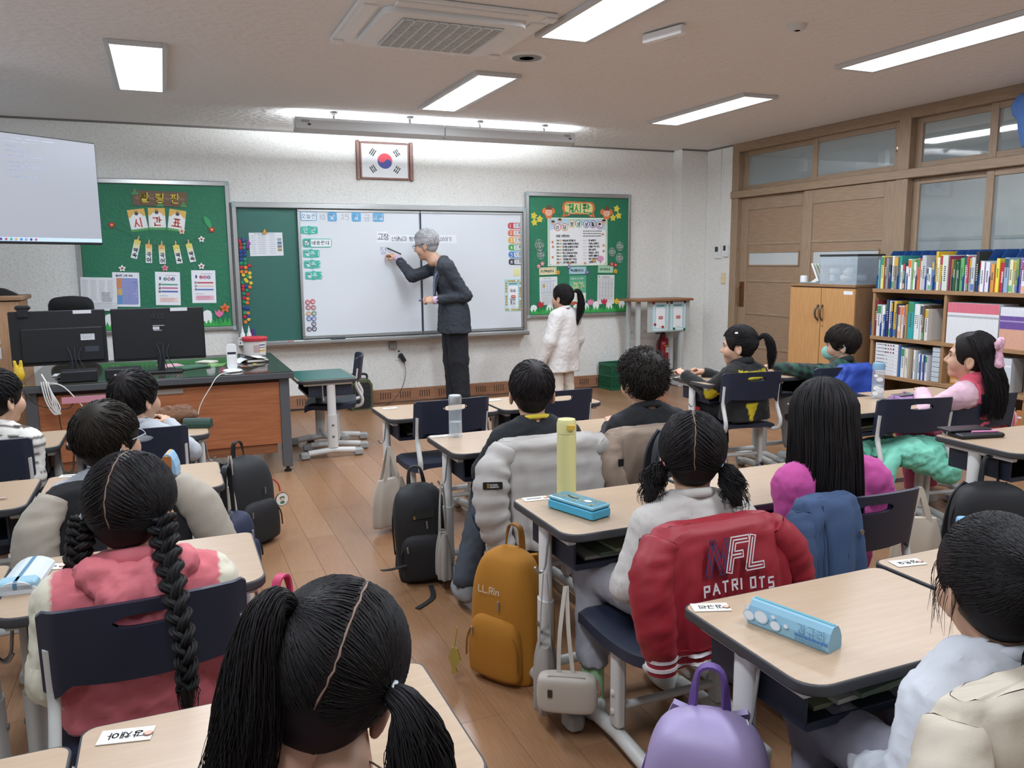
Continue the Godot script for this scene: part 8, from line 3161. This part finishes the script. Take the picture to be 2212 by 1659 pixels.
func bottle(label: String,at: Vector3,r: float,h: float,hex: String,lid: String,glass:=false)->Node3D:
	var me:=thing("water_bottle",label,"bottle",at)
	var b:=MB.new()
	b.lathe(p2([.0,.0,r*.92,.0,r,.005,r,h*.78,r*.94,h*.82,.0,h*.82]),28)
	var m:=mt(hex,.35)
	if glass:
		m=StandardMaterial3D.new()
		m.transparency=BaseMaterial3D.TRANSPARENCY_ALPHA
		m.albedo_color=Color(.85,.9,.93,.22)
		m.roughness=.04
		var w:=MB.new()
		w.lathe(p2([.0,.006,r*.93,.006,r*.93,h*.36,.0,h*.36]),28)
		var wm: StandardMaterial3D=m.duplicate()
		wm.albedo_color=Color(.78,.84,.88,.25)
		part(me,"water",w,wm)
	part(me,"bottle",b,m)
	var l:=MB.new()
	l.lathe(p2([r*.97,h*.82,r*1.02,h*.83,r*1.02,h*.95,r*.9,h,.0,h]),28)
	part(me,"lid",l,mt(lid,.3,.7 if glass and lid=="b9bbbd" else .0))
	return me

func name_card(at: Vector3,turn: float,says: String,label: String)->void:
	var me:=thing("name_card",label,"name card",at,turn,"name cards on the desks")
	part(me,"card",bx(Vector3(0,.001,0),Vector3(.085,.0018,.042),.0004),mt("dcdbd2",.5))
	var p:=MB.new()
	p.xf=Transform3D(Basis(Vector3.RIGHT,-PI/2),Vector3(0,.0016,0))
	p.ink("17181a").write(says,-.028,-.009,.018,.0026)
	if says=="":
		p.lines(-.02,.005,.035,.01,1,.009,2)
	p.ink("5a3a30").disc(-.035,.003,.0085,-1,12)
	p.ink("d9a890").disc(-.035,.0,.0065,-1,12)
	part(me,"print",p,printed())

func pouch(label: String,at: Vector3,turn: float,l: float,h: float,d: float,hex: String,zip: String,called:="pencil_case")->Node3D:
	var me:=thing(called,label,"pencil case",at,turn)
	var b:=MB.new()
	b.prism(p2([-d*.46,.0,d*.46,.0,d*.5,h*.08,d*.49,h*.45,d*.36,h*.75,d*.2,h*.95,d*.1,h,-d*.1,h,-d*.2,h*.95,-d*.36,h*.75,-d*.49,h*.45,-d*.5,h*.08]),-l/2,l/2)
	var q:=MB.new()
	q.add(b,Transform3D(Basis(Vector3.UP,PI/2),Vector3.ZERO))
	part(me,"body",q,cloth(hex,.6,50,.1))
	var z:=MB.new()
	z.box(Vector3(0,h,0),Vector3(l*.98,.003,.009),.001)
	z.box(Vector3(-l/2,h*.7,0),Vector3(.004,h*.5,.009),.001)
	part(me,"zip",z,mt(zip,.5))
	return me

func build_bags()->void:
	jackets()
	var b:=backpack("black backpack with a round hanging charm beside the left block",Vector3(.31,.0,3.8),38,"16171a",.29,.45,.18)
	var ch:=MB.new()
	ch.tube(curve([Vector3(.12,.31,.06),Vector3(.145,.28,.07),Vector3(.15,.24,.075)],4),.004,6)
	part(b,"charm_cord",ch,mt("b8342a",.5))
	ch=MB.new()
	ch.xf=Transform3D(Basis(Vector3.UP,-.35)*Basis(Vector3.RIGHT,PI/2),Vector3(.15,.2,.085))
	ch.lathe(p2([.0,-.003,.036,-.003,.037,.0,.036,.003,.0,.003]),28)
	part(b,"charm",ch,mt("6a4a34",.4))
	ch=MB.new()
	ch.xf=Transform3D(Basis(Vector3.UP,-.35),Vector3(.1488,.2,.0885))
	ch.ink("e2e0da").disc(0,0,.033)
	ch.ink("5a6a4a").disc(0,.007,.014,.01)
	ch.ink("e0b89a").disc(0,-.001,.01)
	ch.ink("4a7a5a").disc(0,-.016,.013,.008)
	part(b,"charm_print",ch,printed())
	var s:=backpack("small navy bag hooked on the desk in front of the black backpack",Vector3(.19,.22,4.8),60,"1c2340",.2,.24,.1,{"handle": .16,"pull": "d0d4da"})
	tote("pale canvas tote hanging from the left block desk beside the navy bag",Vector3(.235,.46,3.86),80,"a9a296",.2,.24,.13)
	backpack("black backpack with zip pockets and trailing straps standing in the aisle",Vector3(1.0,.004,4.61),-14,"17181b",.25,.43,.17,{"tilt": 5.0,"lett": "G","plaque": "1c1d20","ink": "c9a83a","ls": .012})
	var st:=MB.new()
	st.strap(curve([Vector3(0,0,0),Vector3(-.03,-.004,.12),Vector3(-.12,-.004,.2)],5),.022,.003,Vector3.UP)
	st.strap(curve([Vector3(-.1,.1,-.02),Vector3(-.17,.1,.0),Vector3(-.22,.11,.02)],4),.02,.003,Vector3.UP)
	solo("bag_strap",st,mt("1b1c1f",.7),"black webbing straps trailing on the floor from the aisle backpack","strap","",Vector3(.98,.008,4.73))
	tote("beige canvas tote with a coloured sketch hanging from the empty desk",Vector3(1.02,.44,3.9),25,"b3a99c",.22,.25,.16,.035,{"print": true})
	tote("narrow grey tote hanging behind the black aisle backpack",Vector3(1.025,.46,4.78),80,"9a958e",.12,.2,.2)
	var y:=backpack("mustard yellow backpack standing beside the pencil box desk",Vector3(1.0,.0,5.56),-58,"a8701c",.25,.45,.16,{"lett": "LL.Rin","ink": "d8d0c0","ls": .024,"lx": -.03,"zip": "8a5a14","strap": "8a5a1a","rough": .85})
	var fish:=MB.new()
	fish.tube(pv([Vector3(-.11,.19,.14),Vector3(-.115,.12,.15)]),.003,5)
	fish.xf=Transform3D(Basis(Vector3.UP,.4),Vector3(-.115,.08,.15))
	fish.prism(p2([-.012,-.05,.012,-.045,.004,-.03,.022,.0,.012,.04,-.006,.045,-.02,.01,-.008,-.03]),-.004,.004)
	part(y,"charm",fish,mt("a8964a",.4),"small yellow fish charm on a chain")
	var cm:=thing("shoulder_bag","small cream zip pouch hanging low by a long strap beside the yellow backpack","bag",Vector3(1.005,.1,6.0),-32)
	cm.scale=Vector3.ONE*.86
	part(cm,"body",loft([[.0,.085,.03,0,0],[.012,.1,.04,0,0],[.07,.104,.042,0,0],[.115,.098,.038,0,0],[.13,.07,.02,0,0]],3.4),cloth("b9b1a4",.6,50,.1))
	st=MB.new()
	st.tube(pv([Vector3(-.1,.1,.02),Vector3(-.06,.128,.022),Vector3(.06,.128,.022),Vector3(.103,.08,.022)]),.003,6)
	part(cm,"zip",st,mt("9a9284",.5))
	part(cm,"emblem",bx(Vector3(-.055,.075,.0435),Vector3(.016,.028,.003),.001),mt("3a2c24",.4),"small dark square emblem")
	st=MB.new()
	st.strap(curve([Vector3(-.03,.12,0),Vector3(-.03,.25,-.04),Vector3(-.02,.385,-.13)],5),.014,.003,Vector3(0,0,1))
	st.strap(curve([Vector3(.02,.12,0),Vector3(.0,.25,-.05),Vector3(-.015,.385,-.135)],5),.014,.003,Vector3(0,0,1))
	part(cm,"strap",st,cloth("b9b1a4",.7,40))
	tote("grey canvas tote hanging between the yellow backpack and the chair",Vector3(1.0,.46,5.86),65,"8f8982",.2,.2,.2,.035)
	var pk:=backpack("bright pink shiny bag hanging beside the braided girl's desk",Vector3(.25,.25,5.97),50,"b8355e",.25,.3,.13,{"rough": .3,"zip": "8a2446","strap": "b8355e"})
	backpack("lavender backpack with purple piping at the bottom of the view",Vector3(.94,.1,6.75),-40,"9a8cb4",.26,.4,.18,{"zip": "6a4a98","strap": "5a4080","handle": .07,"rough": .45})
	tote("white cotton tote hanging behind the lavender backpack",Vector3(1.015,.47,6.77),60,"c9c5c0",.2,.3,.14)
	var pl:=backpack("black backpack with a checked front panel hanging by the right edge desk",Vector3(3.1,.12,5.75),-30,"15161a",.32,.36,.16,{"handle": .09})
	var ck:=MB.new()
	ck.xf=Transform3D(Basis.IDENTITY,Vector3(0,.15,.112))
	ck.ink("b39a8c").rrect(-.11,-.05,.11,.05,.03)
	for k in 5:
		ck.ink(["2a2624","5a3a30"][k % 2]).line(p2([-.11+k*.045,-.05,-.05+k*.04,.05]),.01)
		ck.ink("8a7468").line(p2([-.08+k*.04,.048,-.02+k*.036,-.048]),.006)
	part(pl,"checked_panel",ck,printed(),"beige and black checked panel")
	tote("beige canvas tote slung beside the checked backpack",Vector3(2.86,.44,5.6),-30,"b5aa9a",.2,.24,.12)
	bottle("small clear bottle with a pale blue lid tucked by the checked backpack",Vector3(2.9,.245,5.78),.028,.12,"c8d0d4","8fb8d8",true)
	backpack("lilac quilted bag on the floor behind the long-haired girl",Vector3(2.88,.0,4.62),20,"9a84b0",.22,.26,.13)
	var rs:=MB.new()
	rs.strap(curve([Vector3(.01,.46,0),Vector3(-.02,.36,.02),Vector3(-.04,.26,.03)],4),.035,.004,Vector3(0,0,1))
	var rb:=solo("bag_strap",rs,mt("a8202c",.6),"red lettered strap hanging from the desk of the girl in black and yellow","strap","",Vector3(3.12,0,3.66))
	var rp:=MB.new()
	rp.xf=Transform3D(Basis(Vector3(0,0,1),1.28),Vector3(-.028,.29,.032))
	rp.ink("e2d8d6").write("ICEBISC",.0,-.011,.02,.0035)
	part(rb,"lettering",rp,printed())
	var bb:=solo("gym_bag",loft([[.1,.08,.06,0,0],[.16,.11,.08,0,0],[.24,.09,.07,0,0],[.28,.03,.02,0,0]],2.2,.008,6),cloth("1d449a",.6,34),"blue drawstring bag hanging under the red lettered strap","bag","",Vector3(3.07,0,3.7))
	part(thing("cup","yellow cup hooked behind the chair of the girl in black and yellow","cup",Vector3(3.73,.4,3.5)),"cup",loft([[0,.03,.03,0,0],[.08,.04,.04,0,0]],2.0),mt("d8a82c",.4))
	# things on the desks
	var t:=.6205
	bottle("clear water bottle with a steel lid and a small label",Vector3(1.165,t,4.56),.03,.19,"ffffff","b9bbbd",true)
	var fk:=bottle("tall pale yellow flask standing beside the blue pencil box",Vector3(1.19,t,5.625),.032,.265,"cfc98c","d6d093")
	part(fk,"lid_button",loft([[.235,.014,.014,.0,.03],[.25,.014,.014,0,.03]],2.0),mt("c9a83a",.4),"yellow lid button")
	var pb:=thing("pencil_box","translucent blue plastic pencil box printed with bananas","pencil case",Vector3(1.15,t,5.79),-72)
	part(pb,"base",bx(Vector3(0,.015,0),Vector3(.2,.03,.085),.006),mt("3f9fc0",.25))
	part(pb,"lid",bx(Vector3(0,.036,0),Vector3(.196,.012,.082),.005),mt("6fa9bc",.15))
	var pr:=MB.new()
	pr.xf=Transform3D(Basis(Vector3.RIGHT,-PI/2),Vector3(0,.0418,0))
	pr.ink("5a8a9a").rrect(-.09,-.034,.09,.034,.008)
	for k in 9:
		pr.ink("d8b23c").line(p2([-.075+k*.018,-.02+(k*5 % 4)*.013,-.069+k*.018,-.023+(k*5 % 4)*.013,-.063+k*.018,-.019+(k*5 % 4)*.013]),.005)
	pr.ink("e4e2da").disc(.04,.0,.014,.01)
	pr.ink("24282c").line(p2([-.05,.004,-.02,-.006,.0,-.002]),.005)
	part(pb,"print",pr,printed(.2))
	var lb:=pouch("long pale blue pencil case with a written name on the foreground desk",Vector3(1.165,t,6.73),-74,.19,.052,.05,"86b2c6","4a90a0")
	pr=MB.new()
	pr.xf=Transform3D(Basis.IDENTITY,Vector3(0,.006,.0256))
	pr.ink("5f8fae").write("김규리",.025,.017,.02,.0016)
	pr.ink("3f7ab8").lines(.02,.014,.105,.006,1,.005,3)
	pr.ink("6f9ab8").lines(.02,.006,.09,.004,2,.0018,5)
	for q in [[-.09,.014,.012],[-.06,.02,.015],[-.025,.012,.011],[-.095,.03,.005],[-.03,.03,.005],[.0,.02,.005]]:
		pr.ink("a9c6d8").disc(q[0],q[1],q[2]*1.2,q[2])
		pr.ink("dde6ec").disc(q[0],q[1],q[2],q[2]*.8)
	part(lb,"print",pr,printed(.4))
	name_card(Vector3(1.09,t,6.55),160,"김규리","white name card on the foreground desk beside the long blue pencil case")
	name_card(Vector3(1.72,t,6.53),170,"정은우","white name card on the desk right of the foreground desk")
	name_card(Vector3(-.11,t,6.575),168,"강채아","white name card on the pigtailed foreground girl's desk")
	name_card(Vector3(1.085,t,5.605),175,"","white name card at the corner by the yellow flask")
	name_card(Vector3(1.1,t,4.525),175,"","white name card behind the clear water bottle")
	name_card(Vector3(-.37,t,4.61),170,"","white name card in front of the boy with glasses")
	name_card(Vector3(1.12,.59,3.56),178,"","white name card on the empty desk nearest the teacher")
	name_card(Vector3(1.75,.59,3.56),172,"","folded white tag on the second empty desk")
	name_card(Vector3(-.33,t,5.64),165,"","white name card under the white and blue pouch")
	name_card(Vector3(3.16,t,3.42),170,"","white name card on the desk of the girl in black and yellow")
	name_card(Vector3(3.13,t,4.6),160,"","white card with a red mark on the right block desk")
	var op:=pouch("pale blue pencil case standing open with an orange lining",Vector3(-.03,t,4.76),80,.09,.09,.06,"86aac9","c99a4a")
	part(op,"lining",bx(Vector3(-.046,.055,0),Vector3(.003,.055,.03),.012),mt("9a5c24",.7),"orange-brown lining")
	var wp:=pouch("white and pale blue flat pouch with a blue zip",Vector3(-.37,t,5.72),84,.19,.03,.09,"c6ced2","4a7a98")
	part(wp,"blue_base",bx(Vector3(-.07,.016,0),Vector3(.05,.031,.092),.01),cloth("8fb8c9",.6,50,.1))
	pouch("dark green pencil case with a small pull charm",Vector3(.1,t,3.83),-20,.13,.045,.05,"1d3a30","2a4a5a")
	var bg:=MB.new()
	sdf(bg,[ell(Vector3(0,.04,0),Vector3(.11,.04,.06),.03),cap_(Vector3(-.06,.05,0),Vector3(.05,.07,.0),.03,.02,.03)],.008)
	bg.wrinkle(folds,.008,Vector3(16,16,16))
	solo("cloth_pouch",bg,cloth("6b4a34",.85,40),"crumpled brown cloth pouch on the desk by the teacher's desk","pouch","",Vector3(.0,t+.006,3.72))
	var pn:=MB.new()
	pn.tube(pv([Vector3(-.05,0,0),Vector3(.05,0,.006)]),.004,6)
	pn.tube(pv([Vector3(.05,0,.006),Vector3(.064,0,.007)]),[.004,.0006],6)
	solo("pencil",pn,mt("c9a9a0",.5),"pale pencil lying on the desk at the left edge","pencil","",Vector3(-.6,t+.005,4.86))
	var cb:=bottle("clear bottle with white cloud print and a pale blue lid",Vector3(3.67,t,4.6),.033,.2,"ffffff","7fa9c4",true)
	pr=MB.new()
	for q in [[.05,.2,.022],[.06,-.3,.018],[.11,.1,.018],[.13,-.5,.012],[.03,-.5,.016]]:
		pr.xf=Transform3D(Basis(Vector3.UP,q[1] - .7),Vector3.ZERO)*Transform3D(Basis.IDENTITY,Vector3(0,q[0],.0335))
		pr.ink("dfe3e6").disc(0,0,q[2],q[2]*.7)
	part(cb,"cloud_print",pr,printed())
	var lp:=pouch("lilac oval pencil case with a clear lid and a ribbon bow",Vector3(3.74,t,4.72),6,.17,.032,.09,"a584b4","8a6a98")
	part(lp,"clear_lid",bx(Vector3(0,.034,0),Vector3(.14,.004,.06),.002),mt("6a6a70",.15))
	part(lp,"bow",loft([[.036,.022,.006,0,0],[.043,.006,.004,0,0],[.05,.022,.006,0,0]],2.0),cloth("b98aa8",.6,40))
	solo("eraser_strip",bx(Vector3.ZERO,Vector3(.09,.01,.025),.002),mt("d5d7da",.5),"white strip lying on the desk before the cloud bottle","eraser","",Vector3(3.45,t+.005,4.62),-5)
	var tc:=thing("tray_case","black open tray case with a pink pen at the right edge desk","pencil case",Vector3(3.25,t,5.54),-12)
	part(tc,"tray",bx(Vector3(0,.01,0),Vector3(.22,.02,.1),.008),mt("17181c",.4))
	part(tc,"open_lid",bx(Vector3(-.02,.026,-.05),Vector3(.21,.01,.09),.004),mt("202226",.35))
	var pp:=MB.new()
	pp.tube(pv([Vector3(-.03,.024,.01),Vector3(.09,.024,.022)]),.005,8)
	part(tc,"pink_pen",pp,mt("d080a8",.4))
	# school books left in the trays
	var trays:=[[1.335,6.73],[1.31,5.79],[1.345,4.7],[1.345,3.66],[3.4,4.72],[3.43,3.58],[-.155,3.82],[-.113,5.77]]
	for k in trays.size():
		for j in 3:
			solo("tray_book",bx(Vector3(0,.006,0),Vector3(.26 - j*.02,.011,.2),.001),mt(["9a9a7a","c9c5b8","6f7f6a"][(j+k) % 3],.6),"%s school book in the tray of the %s" % [["lowest","middle","upper"][j],["foreground desk","flask desk","water bottle desk","empty desk","cloud bottle desk","black and yellow girl's desk","green pencil case desk","braided girl's desk"][k]],"book","books in desk trays",Vector3(trays[k][0] - .05+j*.03,(.4905 if k != 3 else .466)+j*.0125,trays[k][1] - .02+j*.012),j*3)
